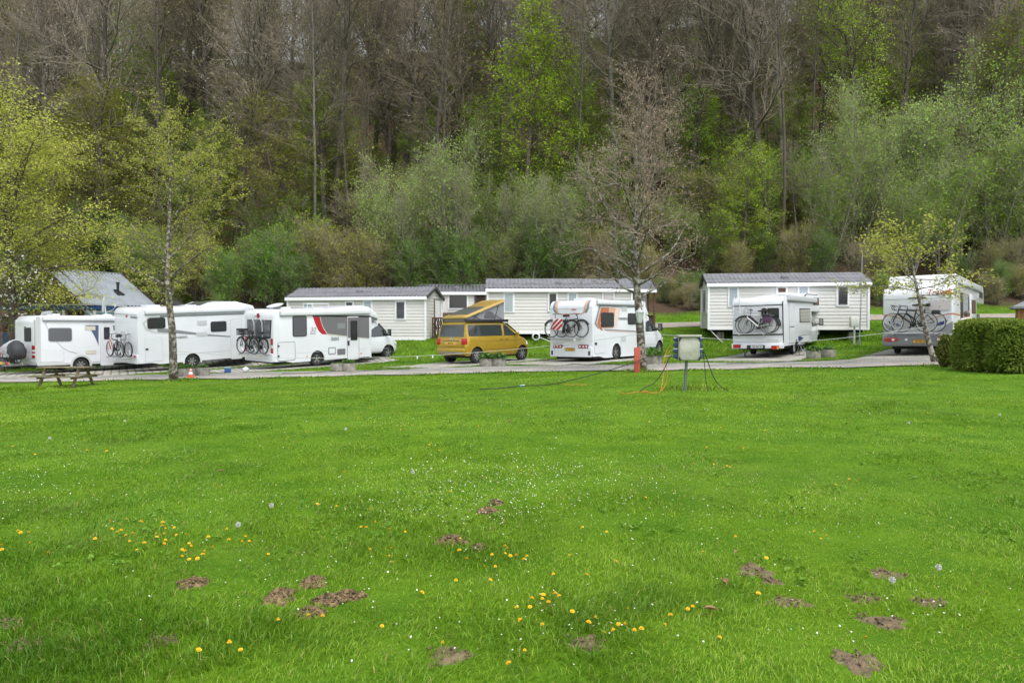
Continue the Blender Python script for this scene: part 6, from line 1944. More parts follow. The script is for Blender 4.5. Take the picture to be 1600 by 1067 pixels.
def mobile_home(label, px, Y, a, x0, x1, D, fpy, epy, rpy, wins, fpx, gable=None, tile=True):
    b = Block('mobile_home', label, 'mobile home', px, Y, a)
    zf = b.F(fpx, fpy)[1]; ze = b.F(fpx, epy)[1]
    X0 = b.F(x0, (fpy + epy) / 2)[0] if x0 != px else 0.0; X1 = b.F(x1, (fpy + epy) / 2)[0] if x1 != px else 0.0
    zr = b.F((x0 + x1) / 2, rpy, D / 2)[1]
    print('home', round(X0, 2), round(X1, 2), 'floor', round(zf, 2), 'eave', round(ze, 2), 'ridge', round(zr, 2))
    b.X0, b.X1, b.zf, b.ze, b.zr, b.D = X0, X1, zf, ze, zr, D
    MB().box(((X0 + X1) / 2, D / 2, (zf + ze) / 2), (X1 - X0 - .05, D - .05, ze - zf)).build('wall', M_side, b.root)
    siding(b, 'front_siding', M_side, lambda u, o, z: Vector((u, -o + .02, z)), X0, X1, zf, ze)
    siding(b, 'back_siding', M_side, lambda u, o, z: Vector((u, D + o - .02, z)), X0, X1, zf, ze)
    def clip(z):
        if z <= ze: return (0.0, D)
        t = min(1, (z - ze) / (zr - ze)); return (t * D / 2, D - t * D / 2)
    siding(b, 'end_siding', M_side, lambda u, o, z: Vector((X0 - o + .02, u, z)), 0, D, zf, zr - .06, clip=clip)
    siding(b, 'end_siding', M_side, lambda u, o, z: Vector((X1 + o - .02, u, z)), 0, D, zf, zr - .06, clip=clip)
    for x in (X0, X1):
        for y in (0, D): MB().box((x, y, (zf + ze) / 2), (.11, .11, ze - zf)).build('corner_post', M_wtrim, b.root)
    MB().box(((X0 + X1) / 2, -.035, zf - .03), (X1 - X0 + .1, .05, .10)).build('base_trim', M_wtrim, b.root)
    tiled_roof(b, X0 - .14, X1 + .14, -.16, D + .16, ze + .03, zr, M_rooft, tile)
    for y in (-.15, D + .15): MB().box(((X0 + X1) / 2, y, ze - .03), (X1 - X0 + .26, .05, .20)).build('fascia', M_wtrim, b.root, bevel=.01, seg=1)
    for w in wins:
        home_window(b, b.Fr(*w[:4]), w[4])
    mb = MB()
    for y in (.5, D - .5): mb.box(((X0 + X1) / 2, y, zf - .14), (X1 - X0 - .3, .10, .18))
    mb.build('chassis', M_under, b.root)
    n = 4
    for k in range(n):
        for y in (.5, D - .5):
            x = X0 + .7 + (X1 - X0 - 1.4) * k / (n - 1)
            p = b.M @ Vector((x, y, 0)); zg = gzf(p.x, p.y) - b.z
            MB().box((x, y, (zg + zf - .2) / 2 - .05), (.36, .36, max(.15, zf - .2 - zg + .1))).build('support_block', M_concl if k % 2 else M_conc, b.root, bevel=.02)
    xc = X0 + (X1 - X0) * .5
    MB().box((xc, D * .22, ze + (zr - ze) * .5 + .05), (.35, .32, .24)).build('roof_vent', M_rooft, b.root, bevel=.03)
    return b

G, K_ = M_glass, M_curtain
hl = mobile_home('cream sided mobile home with a tiled roof behind the red swoosh camper', 665, 43.0, R(12), 450, 665, 3.1, 529.5, 465, 451,
                 [(476, 475.5, 487.5, 505, K_), (541.5, 472.5, 551, 480, G), (569.5, 471.5, 580, 500, K_), (620, 471.8, 632.3, 497.5, G)], 660)
r = hl.Fr(678.5, 469, 686, 495, 0.0, 'x')
home_window(hl, (r[0], hl.zf + .25, r[2], r[3]), M_wtrim, hl.X1, .07, 'x', 'end_door', -1, M_wood)
hr = mobile_home('cream sided mobile home on the right with a white meter box in front', 1107, 41.0, R(8), 1107, 1357, 3.4, 513, 444, 428,
                 [(1140, 450, 1151.5, 477, K_), (1215.5, 449.8, 1227.5, 457, M_brownc), (1249, 449.3, 1261.5, 475, K_), (1309.5, 449, 1324, 476, G)], 1230)
home_window(hr, (.9, hr.zf + .9, 2.3, hr.ze - .25), K_, hr.X0, .07, 'x', 'window', 1)
# leaning strut under the near corner of the right home
MB().tube([(.05, .1, hr.zf - .05), (.75, -.25, gzf(*(hr.M @ Vector((.75, -.25, 0)))[:2]) - hr.z + .03)], .03, 6).build('leg', M_steel, hr.root)
hm = mobile_home('long cream sided mobile home with an open porch behind the gold van', 762, 42.0, R(0), 762, 987, 3.3, 519.5, 453, 437,
                 [(789, 459, 801, 486, K_), (858.5, 459, 869, 484.5, G), (889, 459, 900, 473, K_), (943, 459, 957.5, 476, M_glassp)], 850)
# porch at its right end
xe = hm.F(1024, 470)[0]
MB().box(((hm.X1 + xe) / 2, 1.9, (hm.zf + hm.ze) / 2), (xe - hm.X1 - .14, .08, hm.ze - hm.zf)).build('porch_back', M_side, hm.root)
tiled_roof(hm, hm.X1 + .17, xe + .1, -.16, hm.D + .16, hm.ze + .0, hm.zr - .06, M_rooft, False, .3, .012, 'porch_roof')
MB().box(((hm.X1 + xe) / 2 + .1, -.15, hm.ze - .06), (xe - hm.X1 - .1, .05, .18)).build('fascia', M_wtrim, hm.root)
for y in (.0, 1.8):
    MB().box((xe - .06, y, (hm.zf + hm.ze) / 2 - .05), (.10, .10, hm.ze - hm.zf)).build('porch_post', M_wood, hm.root)
MB().box((hm.X1 + .10, 1.0, (hm.zf + hm.ze) / 2), (.06, 1.7, hm.ze - hm.zf)).build('porch_side', M_wood, hm.root)
MB().box(((hm.X1 + xe) / 2, .9, hm.zf - .04), (xe - hm.X1, 2.0, .12)).build('porch_floor', M_wood, hm.root)
mb = MB()
for z in (.55, .95): mb.box((xe - .06, .9, hm.zf + z), (.05, 1.7, .06))
for k in range(9): mb.box((xe - .06, .12 + .2 * k, hm.zf + .5), (.03, .05, .9))
mb.build('porch_railing', M_wood, hm.root)
hb = mobile_home('plain mobile home with a large dark window, set back between two others', 690, 50.5, R(-2), 652, 775, 3.2, 508, 458, 445.5, [(702, 461, 729.5, 481.5, G)], 700, tile=False)
r = hb.Fr(742, 460, 759, 500); home_window(hb, r, M_wooddk, 0, .05, name='door', fm=M_wood)

# trellis fence and steps between the homes
tf = Block('trellis_fence', 'brown timber trellis gate beside the end door of the left mobile home', 'fence', 678, 43.6, R(20))
a0, a1 = tf.F(676, 512)[0], tf.F(702, 512)[0]; z0, z1 = 0.0, tf.F(690, 496)[1]
mb = MB()
for z in (z0 + .08, (z0 + z1) / 2, z1 - .04): mb.box(((a0 + a1) / 2, 0, z), (a1 - a0, .05, .09))
for k in range(7): mb.box((a0 + (a1 - a0) * k / 6, 0, (z0 + z1) / 2 - .1), (.07, .045, z1 - z0 + .2))
mb.build('frame', M_wood, tf.root)
mb = MB()
for k in range(8):
    x = a0 + (a1 - a0) * k / 8; w_ = (a1 - a0) / 4
    mb.bar((x, -.03, z0 + .1), (min(x + w_, a1), -.03, z1 - .05), .03, .015, up=(0, 1, 0)); mb.bar((min(x + w_, a1), -.045, z0 + .1), (x, -.045, z1 - .05), .03, .015, up=(0, 1, 0))
mb.build('lattice', M_wooddk, tf.root)

# reception cabin with corrugated roof, far left
cb_ = Block('cabin', 'timber cabin with a pale blue grey corrugated roof and stovepipe', 'cabin', 128, 45.0, R(-65))
ze = cb_.F(128, 474.5)[1]; Wc = 6.4
Lc = cb_.F(240, 474)[0]
zr = (cb_.Mi @ at(70, 420, (cb_.M @ Vector((0, Wc / 2, 0))).y)).z
print('cabin', ze, Lc, zr)
MB().prism([(.25, -.6), (Wc - .25, -.6), (Wc - .25, ze - .1), (Wc / 2, zr - .28), (.25, ze - .1)], lambda p, q, w: Vector((w, p, q)), .35, Lc - .3).build('wall', M_wood, cb_.root)
tiled_roof(cb_, -.15, Lc + .1, -.35, Wc + .35, ze - .06, zr, M_corr, False, .26, .04, 'roof', M_wooddk, inset=.6)
mb = MB()
for z in (ze - .25, ze + .35): mb.box((.28, Wc / 2, z), (.12, Wc - 1.0, .12))
for k in range(7): mb.box((.31, .8 + k * .8, ze - .2), (.06, .10, 1.6))
mb.build('gable_timbers', M_wooddk, cb_.root)
home_window(cb_, (2.2, ze - 1.1, 4.2, ze - .45), M_glass, .33, .06, 'x', 'window', 1, M_wood)
MB().box((Lc / 2, .22, ze - .35), (Lc - .7, .06, .26)).build('wall_band', M_wtrim, cb_.root); MB().box((Lc / 2, .20, ze - .55), (Lc - .7, .06, .12)).build('wall_band', M_teal, cb_.root); MB().box((Lc / 2, .215, ze - .95), (Lc - .7, .06, .62)).build('wall_band', M_wtrim, cb_.root)
y_c = 1.0; zz = ze + (zr - ze) * (y_c + .35) / (Wc / 2 + .35)
xs_ = Lc * .63
mb = MB(); mb.tube([(xs_, y_c, zz - .1), (xs_, y_c, zz + .62)], .085, 10); mb.tube([(xs_, y_c, zz + .56), (xs_, y_c, zz + .66)], .12, 10); ch = mb.build('stovepipe', M_black, cb_.root)
MB().prism([(xs_ - .3, -.3), (xs_ + .3, -.3), (xs_ + .16, .22), (xs_ - .16, .22)], lambda u, v_, w: Vector((u, y_c + v_, zz + v_ * (zr - ze) / (Wc / 2 + .35) + w)), .02, .06).build('flashing', M_black, ch)

cn = Block('canopy', 'flat roofed blue edged canopy in front of the timber cabin', 'canopy', 150, 41.5, R(0))
x0, zt = cn.F(-70, 476.5); zb_ = cn.F(60, 484)[1]
MB().box((x0 / 2, 1.6, (zt + zb_) / 2), (-x0, 3.2, zt - zb_ - .02)).build('roof_slab', M_bluep, cn.root); MB().box((x0 / 2, 1.58, zt + .02), (-x0 + .1, 3.3, .07)).build('roof_edge', M_lgrey, cn.root)
for px in (-20, 97.5, 146):
    x = cn.F(px, 490)[0]
    MB().box((x, .12, zb_ / 2 - .3), (.12, .12, zb_ + .6)).build('post', M_wtrim, cn.root); 
    MB().bar((x, .12, zb_ - .45), (x - .40, .12, zb_ - .02), .07, .07).build('brace', M_wtrim, cn.root)
MB().box((x0 / 2, 2.9, zb_ * .4), (-x0 - .3, .08, zb_ * .9)).build('back_wall', M_wooddk, cn.root)
rw = Block('notice_board', 'brick red board standing by the canopy at the left edge', 'board', 2, 39.5, 0)
a = rw.Fr(-24, 500, 8.5, 519)
MB().box(((a[0] + a[2]) / 2, 0, (a[3]) / 2), (a[2] - a[0], .06, a[3])).build('panel', mat('brick_red_board', (.25, .06, .035), .8, var=.3), rw.root, bevel=.01)
mb = MB()
for x in (a[0] + .1, a[2] - .1): mb.box((x, .05, a[3] / 2), (.06, .05, a[3] + .05))
mb.build('post', M_wooddk, rw.root)
bf = Block('picket_fence', 'low blue picket fence behind the leftmost camper', 'fence', 22, 38.5, 0)
a = bf.Fr(-40, 519, 22, 530)
for k in range(16):
    x = a[0] + (a[2] - a[0]) * k / 15
    MB().prism([(x - .06, -.05), (x + .06, -.05), (x + .06, a[3] - .05), (x, a[3] + .02), (x - .06, a[3] - .05)], lambda u, z, w: Vector((u, w, z)), -.012, .012).build('picket', M_bluep, bf.root)
for z in (a[3] * .3, a[3] * .75): MB().box(((a[0] + a[2]) / 2, .035, z), (a[2] - a[0], .04, .08)).build('rail', M_bluep, bf.root)

ht = Block('wooden_hut', 'small reddish timber hut with a dark roof behind the spotted maple', 'hut', 262, 49.5, R(-8))
a = ht.Fr(238, 469, 288, 500); zt = a[3]
w2 = (a[2] - a[0]) / 2; xc = (a[0] + a[2]) / 2
MB().prism([(xc - w2 * .8, -.4), (xc + w2 * .8, -.4), (xc + w2 * .8, zt - .55), (xc, zt - .05), (xc - w2 * .8, zt - .55)], lambda u, z, y: Vector((u, y, z)), 0, 2.2).build('wall', mat('reddish_timber', (.20, .075, .03), .7, var=.3), ht.root)
mb = MB()
for s_ in (-1, 1): mb.bar((xc + s_ * w2 * 1.05, 1.1, zt - .66), (xc, 1.1, zt + .02), 2.7, .07, up=(s_ * .4, 0, 1))
mb.build('roof', M_roofd, ht.root)
home_window(ht, (xc - .3, zt - 1.1, xc + .3, zt - .7), M_glass, 0, .05, fm=M_wood)
cv = Block('caravan', 'white caravan roof showing over the striped camper, beside the hut', 'caravan', 277, 46.0, R(0))
a = cv.Fr(277, 476.5, 304, 500)
bodyc = MB().prism(rrect(a[0], .15, a[2] + .4, a[3], .18), lambda u, z, y: Vector((u, y, z)), 0, 2.1).build('body', M_white, cv.root, bevel=.06)
MB().box(((a[0] + a[2]) / 2, .9, a[3] + .05), (.5, .5, .12)).build('roof_hatch', M_white2, cv.root, bevel=.03)
home_window(cv, (a[0] + .3, a[3] - .85, a[2], a[3] - .35), M_glass, 0, .03, fm=M_black)
for x in (a[0] + .5, a[2]): wheel(cv.root, (x, .1, .30), .3, .18, 'plain').rotation_euler = (0, 0, -math.pi / 2)

sd_ = Block('garden_shed', 'orange brown board shed with a grey roof at the right edge', 'shed', 1592, 34.0, R(31))
ze = sd_.F(1580, 478)[1]; xr_ = 3.2; zr = ze + .75
siding(sd_, 'wall', M_shed, lambda u, o, z: Vector((u, -o, z)), 0, xr_, -.3, ze, .13)
MB().box((xr_ / 2, 1.25, ze / 2 - .15), (xr_ - .06, 2.4, ze + .3)).build('inner_wall', M_shed, sd_.root)
siding(sd_, 'end_wall', M_shed, lambda u, o, z: Vector((-o, u, z)), 0, 2.5, -.3, ze, .13)
for x in (0, .85, xr_): MB().box((x, -.03, ze / 2 - .1), (.08, .06, ze + .2)).build('corner_board', M_shed, sd_.root)
e = .25
P_ = [(-e, -e, ze - .03), (xr_ + e, -e, ze - .03), (xr_ + e, 2.5 + e, ze - .03), (-e, 2.5 + e, ze - .03), (1.2, 1.25, zr), (xr_ - 1.2, 1.25, zr)]
MB().add([Vector(p) for p in P_] + [Vector((p[0], p[1], p[2] - .10)) for p in P_[:4]], [(0, 1, 5, 4), (1, 2, 5), (2, 3, 4, 5), (3, 0, 4), (0, 6, 7, 1), (1, 7, 8, 2), (2, 8, 9, 3), (3, 9, 6, 0), (9, 8, 7, 6)]).build('roof', mat('grey_roofing_felt', (.20, .21, .22), .8, var=.2), sd_.root)

# ---------------------------------------------------------------- hedge and yew
def hedge(label, px0, px1, Y, ztop_py, depth, seed, nleaf):
    p0, p1 = spot(px0, Y), spot(px1, Y)
    L = p1.x - p0.x
    zt = at((px0 + px1) / 2, ztop_py, Y).z
    root = thing('hedge', label, 'hedge', ((p0.x + p1.x) / 2, Y + depth / 2, (p0.z + p1.z) / 2))
    H = zt - root.location.z
    rs = np.random.RandomState(seed)
    n = nleaf
    d = rs.normal(size=(n, 3)); d /= np.abs(d).max(1, keepdims=True)          # on a unit cube
    # round the cube and swell it into lumps
    C = d * np.array([L / 2, depth / 2, H / 2])
    lump = fbm(C[:, 0] * 1.2 + seed, C[:, 1] + C[:, 2] * 1.3, 2.2, seed)
    rr = 1 - .10 * np.clip((np.sort(np.abs(d), 1)[:, 1] - .5) / .5, 0, 1) ** 2
    C = C * rr[:, None] * (1 + .10 * lump[:, None]) * rs.uniform(.84, 1.06, (n, 1))
    keep = rs.uniform(size=n) < np.clip(.72 + .5 * lump, .12, 1)
    C = C[keep]; d = d[keep]; C[:, 2] += H / 2
    C[:, 2] += .03
    n = len(C)
    # flat scale-leaf sprays: fans of narrow blades pointing outward
    V, Q = [], []
    out = d / np.linalg.norm(d, axis=1, keepdims=True)
    base = 0
    for k in range(4):
        t = out + rs.normal(size=(n, 3)) * .65 + np.array([0, 0, .25]); t /= np.linalg.norm(t, axis=1, keepdims=True)
        nr = rs.normal(size=(n, 3)); b = np.cross(t, nr); b /= np.linalg.norm(b, axis=1, keepdims=True)
        s = rs.uniform(.05, .13, (n, 1))
        V.append(np.stack([C, C + t * s * .5 + b * s * .22, C + t * s, C + t * s * .5 - b * s * .22], 1).reshape(-1, 3))
        Q.append(np.arange(n * 4).reshape(n, 4) + base); base += n * 4
    np_obj('foliage', np.concatenate(V), quads=np.concatenate(Q), mats=[L_hedge], parent=root)
    bm = bmesh.new(); bmesh.ops.create_icosphere(bm, subdivisions=5, radius=1)  # solid dark core added inside the hedge, behind the sprays
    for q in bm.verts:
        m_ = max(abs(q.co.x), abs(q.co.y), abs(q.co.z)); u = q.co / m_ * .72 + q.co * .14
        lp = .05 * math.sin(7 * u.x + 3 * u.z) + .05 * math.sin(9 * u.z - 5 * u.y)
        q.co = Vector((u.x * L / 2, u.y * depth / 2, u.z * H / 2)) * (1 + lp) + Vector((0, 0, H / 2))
    me = bpy.data.meshes.new('dark_core'); bm.to_mesh(me); bm.free(); me.materials.append(M_hcore)
    link(bpy.data.objects.new('dark_core', me), root)
    return root
L_hedge = leaf_mat('hedge_spray', (.13, .21, .03), (.33, .40, .08), .4, objvar=.05)
M_hcore = mat('hedge_dark_core', (.035, .045, .015), .95, var=.5, vscale=12, bump=1.0, bscale=30)
hedge('clipped evergreen hedge block beside the camper with the sun emblem', 1519, 1580, 21.6, 504, 1.0, 3, 13000)
hedge('clipped evergreen hedge block running off the right edge', 1572, 1690, 20.7, 505, 1.0, 8, 19000)
yp = spot(1478, 23.6)
yw = thing('yew_bush', 'small narrow yew bush between the leaning tree and the hedge', 'bush', yp)
rs = np.random.RandomState(12); n = 2600
zz = rs.uniform(0, 1, n) ** 1.1; aa = rs.uniform(0, 6.28, n); rr = (.235 * np.sin(np.pi * np.clip(.12 + .85 * zz, 0, 1)) ** .7) * rs.uniform(.45, 1.1, n)
P0 = np.stack([rr * np.cos(aa), rr * np.sin(aa), zz * .98], 1); dd = np.stack([np.cos(aa) * .5, np.sin(aa) * .5, np.ones(n)], 1) + rs.normal(size=(n, 3)) * .25
V1_, Q1_ = leaves(P0 + dd * .05, .10, rs, .0, .28)
V2_, Q2_ = prisms(P0 * np.array([.2, .2, .6]), P0 + dd * .06, np.full(n, .004), np.full(n, .002))
np_obj('foliage', np.concatenate([V1_, V2_]), quads=np.concatenate([Q1_, Q2_ + len(V1_)]), mats=[L_yew := leaf_mat('yew_needles', (.10, .15, .022), (.27, .28, .07), .3)], parent=yw)

# ---------------------------------------------------------------- small things
M_terra = M_conc
L_plant = leaf_mat('planter_leaf', (.055, .14, .025), (.13, .24, .05), .3, objvar=.15)
def planter(px, Y, label, full=1.0, r=.29, h=.34):
    p = spot(px, Y)
    t = thing('planter', label, 'planter', p, 0, 'concrete planters in front of the parking bays')
    mb = MB(); n = 44; vs = []
    prof = [(r * .97, -.03), (r, .02), (r, h - .02), (r * .985, h), (r * .84, h), (r * .80, h - .06)]
    for rr_, z in prof:
        for k in range(n):
            a = 2 * math.pi * k / n; g = 1 - .035 * (1 if k % 4 == 0 else 0) + .012 * math.sin(a * 11)
            vs.append(Vector((rr_ * g * math.cos(a), rr_ * g * math.sin(a), z)))
    mb.add(vs, [(i * n + k, i * n + (k + 1) % n, (i + 1) * n + (k + 1) % n, (i + 1) * n + k) for i in range(len(prof) - 1) for k in range(n)] + [tuple(range(n - 1, -1, -1))])
    mb.build('pot', M_terra, t)
    MB().lathe([(r * .83, h - .05), (.01, h - .03)], lambda x, y, z: Vector((x, y, z)), 20).build('soil', M_soil, t)
    rs = np.random.RandomState(int(px)); n = int(330 * full) + 30
    a = rs.uniform(0, 6.28, n); rad = r * 1.15 * np.sqrt(rs.uniform(0, 1, n)) * (.55 + .45 * full); zz = h - .02 + .30 * full * rs.uniform(0, 1, n) * (1 - .6 * (rad / (r * 1.2)) ** 2)
    V, Q = leaves(np.stack([rad * np.cos(a), rad * np.sin(a), zz], 1), .105, rs, .55, .7)
    np_obj('plants', V, quads=Q, mats=[L_plant], parent=t)
for px, Y, lb, f in ((291, 30.0, 'concrete planter nearest the spotted maple, a traffic cone before it', .55), (316, 30.6, 'concrete planter right of the traffic cone, by the striped camper wheel', .4),
                     (527.5, 30.9, 'concrete planter with hardly any plants below the door of the red swoosh camper', .12), (545, 30.9, 'leafy concrete planter below the door of the red swoosh camper', .55),
                     (760, 30.9, 'leafy concrete planter at the rear wheel of the gold van', .95), (779.5, 30.9, 'leafy concrete planter below the sliding door of the gold van', .95),
                     (1020, 30.0, 'concrete planter with a big bushy plant right of the red board and bare tree', 1.3), (1271, 31.0, 'bushy concrete planter nearer the ribbed camper step', .8), (1294.5, 31.4, 'concrete planter with low plants right of the bushy one', .5)):
    planter(px, Y, lb, f, .36 if px == 1020 else .29)

p = spot(297.5, 28.6, .03)
tc = thing('traffic_cone', 'small orange and white traffic cone beside the spotted maple', 'traffic cone', p)
M_cone = mat('orange_plastic', (.75, .10, .02), .5)
MB().box((0, 0, .015), (.27, .27, .03)).build('base', M_cone, tc, bevel=.02)
MB().lathe([(.105, .03), (.022, .36), (.015, .37)], lambda x, y, z: Vector((x, y, z)), 24).build('cone', M_cone, tc)
MB().lathe([(.083, .13), (.058, .23)], lambda x, y, z: Vector((x, y, z)), 24).build('white_band', M_white, tc)
MB().lathe([(.046, .28), (.034, .325)], lambda x, y, z: Vector((x, y, z)), 24).build('white_band', M_white, tc)
p = spot(355.5, 31.8, .02); bx = thing('storage_box', 'small blue storage box on the ground behind the red swoosh camper', 'box', p, .3)
MB().box((0, 0, .11), (.26, .22, .22)).build('box', M_bluep, bx, bevel=.02); MB().box((0, 0, .225), (.29, .25, .03)).build('lid', M_teal, bx, bevel=.01)
p = spot(383.5, 31.9, .02); bl = thing('water_canister', 'small round white canister on the grass behind the red swoosh camper', 'canister', p)
MB().lathe([(.03, 0), (.10, .015), (.135, .08), (.135, .13), (.09, .19), (.03, .21)], lambda x, y, z: Vector((x, y, z)), 20).build('tank', M_white, bl); MB().lathe([(.035, .205), (.035, .24), (.01, .245)], lambda x, y, z: Vector((x, y, z)), 12).build('cap', M_lgrey, bl)

# picnic table
p = spot(103, 25.5)
pt = thing('picnic_table', 'weathered wooden picnic table with fixed benches on the lawn edge', 'picnic table', p, R(-3))
pt.scale = (.95, .95, .92)
M_pic = mat('weathered_green_wood', (.20, .165, .095), .9, var=.5, vscale=7, bump=.3, bscale=40)
for k in range(5): MB().box((0, -.30 + .15 * k, .74), (1.75, .135, .035)).build('top_board', M_pic, pt, bevel=.005, seg=1)
for s_ in (-1, 1):
    for k in range(2): MB().box((0, s_ * (.62 + .14 * k), .43), (1.75, .125, .035)).build('bench_board', M_pic, pt, bevel=.005, seg=1)
for x in (-.62, .62):
    for s_ in (-1, 1): MB().bar((x, s_ * .62, -.02), (x, s_ * .22, .72), .10, .045).build('leg', M_pic, pt)
    MB().box((x + .05, 0, .39), (.045, 1.5, .10)).build('bench_bearer', M_pic, pt); MB().box((x + .05, 0, .70), (.045, .72, .08)).build('top_bearer', M_pic, pt)

# electric hook-up box on its post
Yb = 17.9; pb_ = spot(1071, Yb)
eb = thing('hookup_box', 'mossy grey electric hook-up box with blue sockets on a steel post', 'electric box', pb_, R(2))
g = lambda px, py: at(px, py, Yb) - pb_
M_box = mat('mossy_grey_plastic', (.44, .44, .38), .7, var=.42, vscale=4.5, var2=(.29, .30, .23))
x0, x1 = g(1058.5, 540).x, g(1091.5, 540).x; z0, z1 = g(1075, 563).z, g(1075, 526).z
MB().tube([(0, .05, -.1), (.045, .05, z0 + .05)], .035, 10).build('post', mat('grey_green_steel', (.17, .205, .205), .5, metal=.4, var=.3), eb)
MB().box(((x0 + x1) / 2, 0, (z0 + z1) / 2), (x1 - x0, .26, z1 - z0)).build('cabinet', M_box, eb, bevel=.012)
MB().box(((x0 + x1) / 2, -.137, (z0 + z1) / 2 - .01), (x1 - x0 - .04, .02, z1 - z0 - .06)).build('door', M_box, eb, bevel=.01)
MB().box(((x0 + x1) / 2, -.02, z1 + .02), (x1 - x0 + .06, .36, .05)).build('lid', mat('pale_mossy_lid', (.47, .46, .39), .7, var=.3), eb, bevel=.012)
for x in (x0 + .015, x1 - .015):
    for z in (z0 + .02, z1 - .035):
        s_ = 1 if x < (x0 + x1) / 2 else -1; t_ = 1 if z < (z0 + z1) / 2 else -1
        MB().box((x + s_ * .015, -.15, z), (.055, .03, .03)).box((x, -.15, z + t_ * .03), (.03, .03, .07)).build('corner_clip', M_black, eb)
M_sock = mat('blue_socket_plastic', (.02, .05, .13), .45)
SOCK = []
for s_, xx in ((-1, x0), (1, x1)):
    for k in range(4):
        z = z1 - .08 - k * .135
        f = MB().prism([(0, -.05), (.05, -.05), (.12, -.02), (.12, .03), (.05, .05), (0, .05)], lambda u, v_, w: Vector((xx + s_ * u * .8, w, z + v_)), -.05, .05).build('socket', M_sock, eb, bevel=.008)
        MB().box((xx + s_ * .05, 0, z + .055), (.10, .09, .015)).build('socket_flap', M_lens if k % 2 == 0 else M_sock, f)
        SOCK.append(pb_ + Vector((xx + s_ * .12, 0, z)))

def cable(name, label, pts, m, r=.008, cat='cable', grp=None, n=6):
    # smooth curve through the points
    P = [Vector(p) for p in pts]; out = []
    for i in range(len(P) - 1):
        p0, p1, p2, p3 = P[max(i - 1, 0)], P[i], P[i + 1], P[min(i + 2, len(P) - 1)]
        for k in range(6):
            t = k / 6
            out.append(.5 * ((2 * p1) + (p2 - p0) * t + (2 * p0 - 5 * p1 + 4 * p2 - p3) * t * t + (3 * p1 - p0 - 3 * p2 + p3) * t ** 3))
    out.append(P[-1])
    o = MB().tube(out, r, n).build(name, m)
    return tag(o, label, cat, grp)
def gp(px, py, Y, lift=None):
    return spot(px, Y, lift) if lift is not None else at(px, py, Y)
M_cblk = mat('black_cable', (.015, .016, .016), .6); M_cor = mat('orange_cable', (.62, .22, .03), .6); M_rope = mat('pale_rope', (.46, .48, .44), .8)
cable('power_cable', 'black cable hanging from the left sockets of the hook-up box', [SOCK[3], gp(1046, 558, Yb), gp(1036, 580, Yb - .05), gp(1022, 598, Yb - .1), gp(1008, 605, Yb - .2), spot(1000, Yb - .3, .05)], M_cblk, .011)
cable('power_cable', 'black cable dropping straight from the right sockets of the hook-up box', [SOCK[6], gp(1098.5, 552, Yb), gp(1101, 570, Yb), gp(1102.5, 590, Yb), gp(1105, 604, Yb), spot(1106, Yb - .1, .02)], M_cblk, .009)
cable('power_cable', 'black cable curving out to the right of the hook-up box', [SOCK[7], gp(1099, 548, Yb), gp(1106, 565, Yb), gp(1113, 585, Yb), gp(1122, 600, Yb), gp(1130, 606, Yb - .1), spot(1138, Yb - .2, .04)], M_cblk, .011)
pts = [SOCK[2], gp(1046, 549, Yb), gp(1041, 566, Yb), gp(1043, 585, Yb), gp(1040, 600, Yb), gp(1034, 610, Yb - .1), spot(1033, Yb - .3, .06)]
cable('extension_cable', 'orange cable looping down beside the black one at the hook-up box', pts, M_cor, .0065)
pts = [SOCK[1], gp(1043, 545, Yb + .1), gp(1037, 565, Yb), gp(1036, 590, Yb - .1), spot(1032, Yb - .5, .05)] + [spot(px, Yb - .5 - .25 * math.sin(k * 1.9), .03 + .02 * (k % 2)) for k, px in enumerate((1026, 1015, 1003, 1010, 1022, 1012, 998, 985, 975, 968))]
cable('extension_cable', 'orange cable lying in loops on the lawn left of the hook-up box', pts, M_cor, .0065)
cable('extension_cable', 'short orange cable lying on the lawn below the bare tree', [spot(882 + 5 * k, 19.8 + .12 * math.sin(k * 2.1), .055) for k in range(8)], M_cor, .006)
cable('power_cable', 'long black cable running from the bare tree down onto the lawn', [gp(1010, 559, 25.6), gp(985, 568, 24.6), gp(950, 579, 23.2), gp(905, 591, 21.6), gp(860, 600.5, 20.2), spot(815, 19.3, .07), spot(780, 18.9, .06), spot(750, 18.9, .05)], M_cblk, .013)
for k, (px0, px1, Y0, Y1) in enumerate(((885, 1010, 30.5, 29.0), (1135, 1400, 28.2, 30.2), (440, 640, 29.6, 30.2))):
    cable('power_cable', ('thin black cable across the paving behind the orange decal camper', 'thin dark cable across the paving left of the hedge', 'thin black cable across the paving beside the red swoosh camper')[k],
          [spot(px0 + (px1 - px0) * i / 9, Y0 + (Y1 - Y0) * i / 9 + .35 * math.sin(i * 1.7 + k), .045) for i in range(10)], M_cblk, .012)
tg = thing('cable_plug', 'small blue and white plug lying on the lawn by the long black cable', 'plug', spot(812, 19.5, .05), .4)
MB().tube([(0, 0, 0), (.09, 0, .01)], .028, 8).build('body', mat('pale_blue_plastic', (.25, .55, .62), .5), tg)
MB().tube([(.09, 0, .01), (.14, 0, .015)], .02, 8).build('tip', M_white, tg)
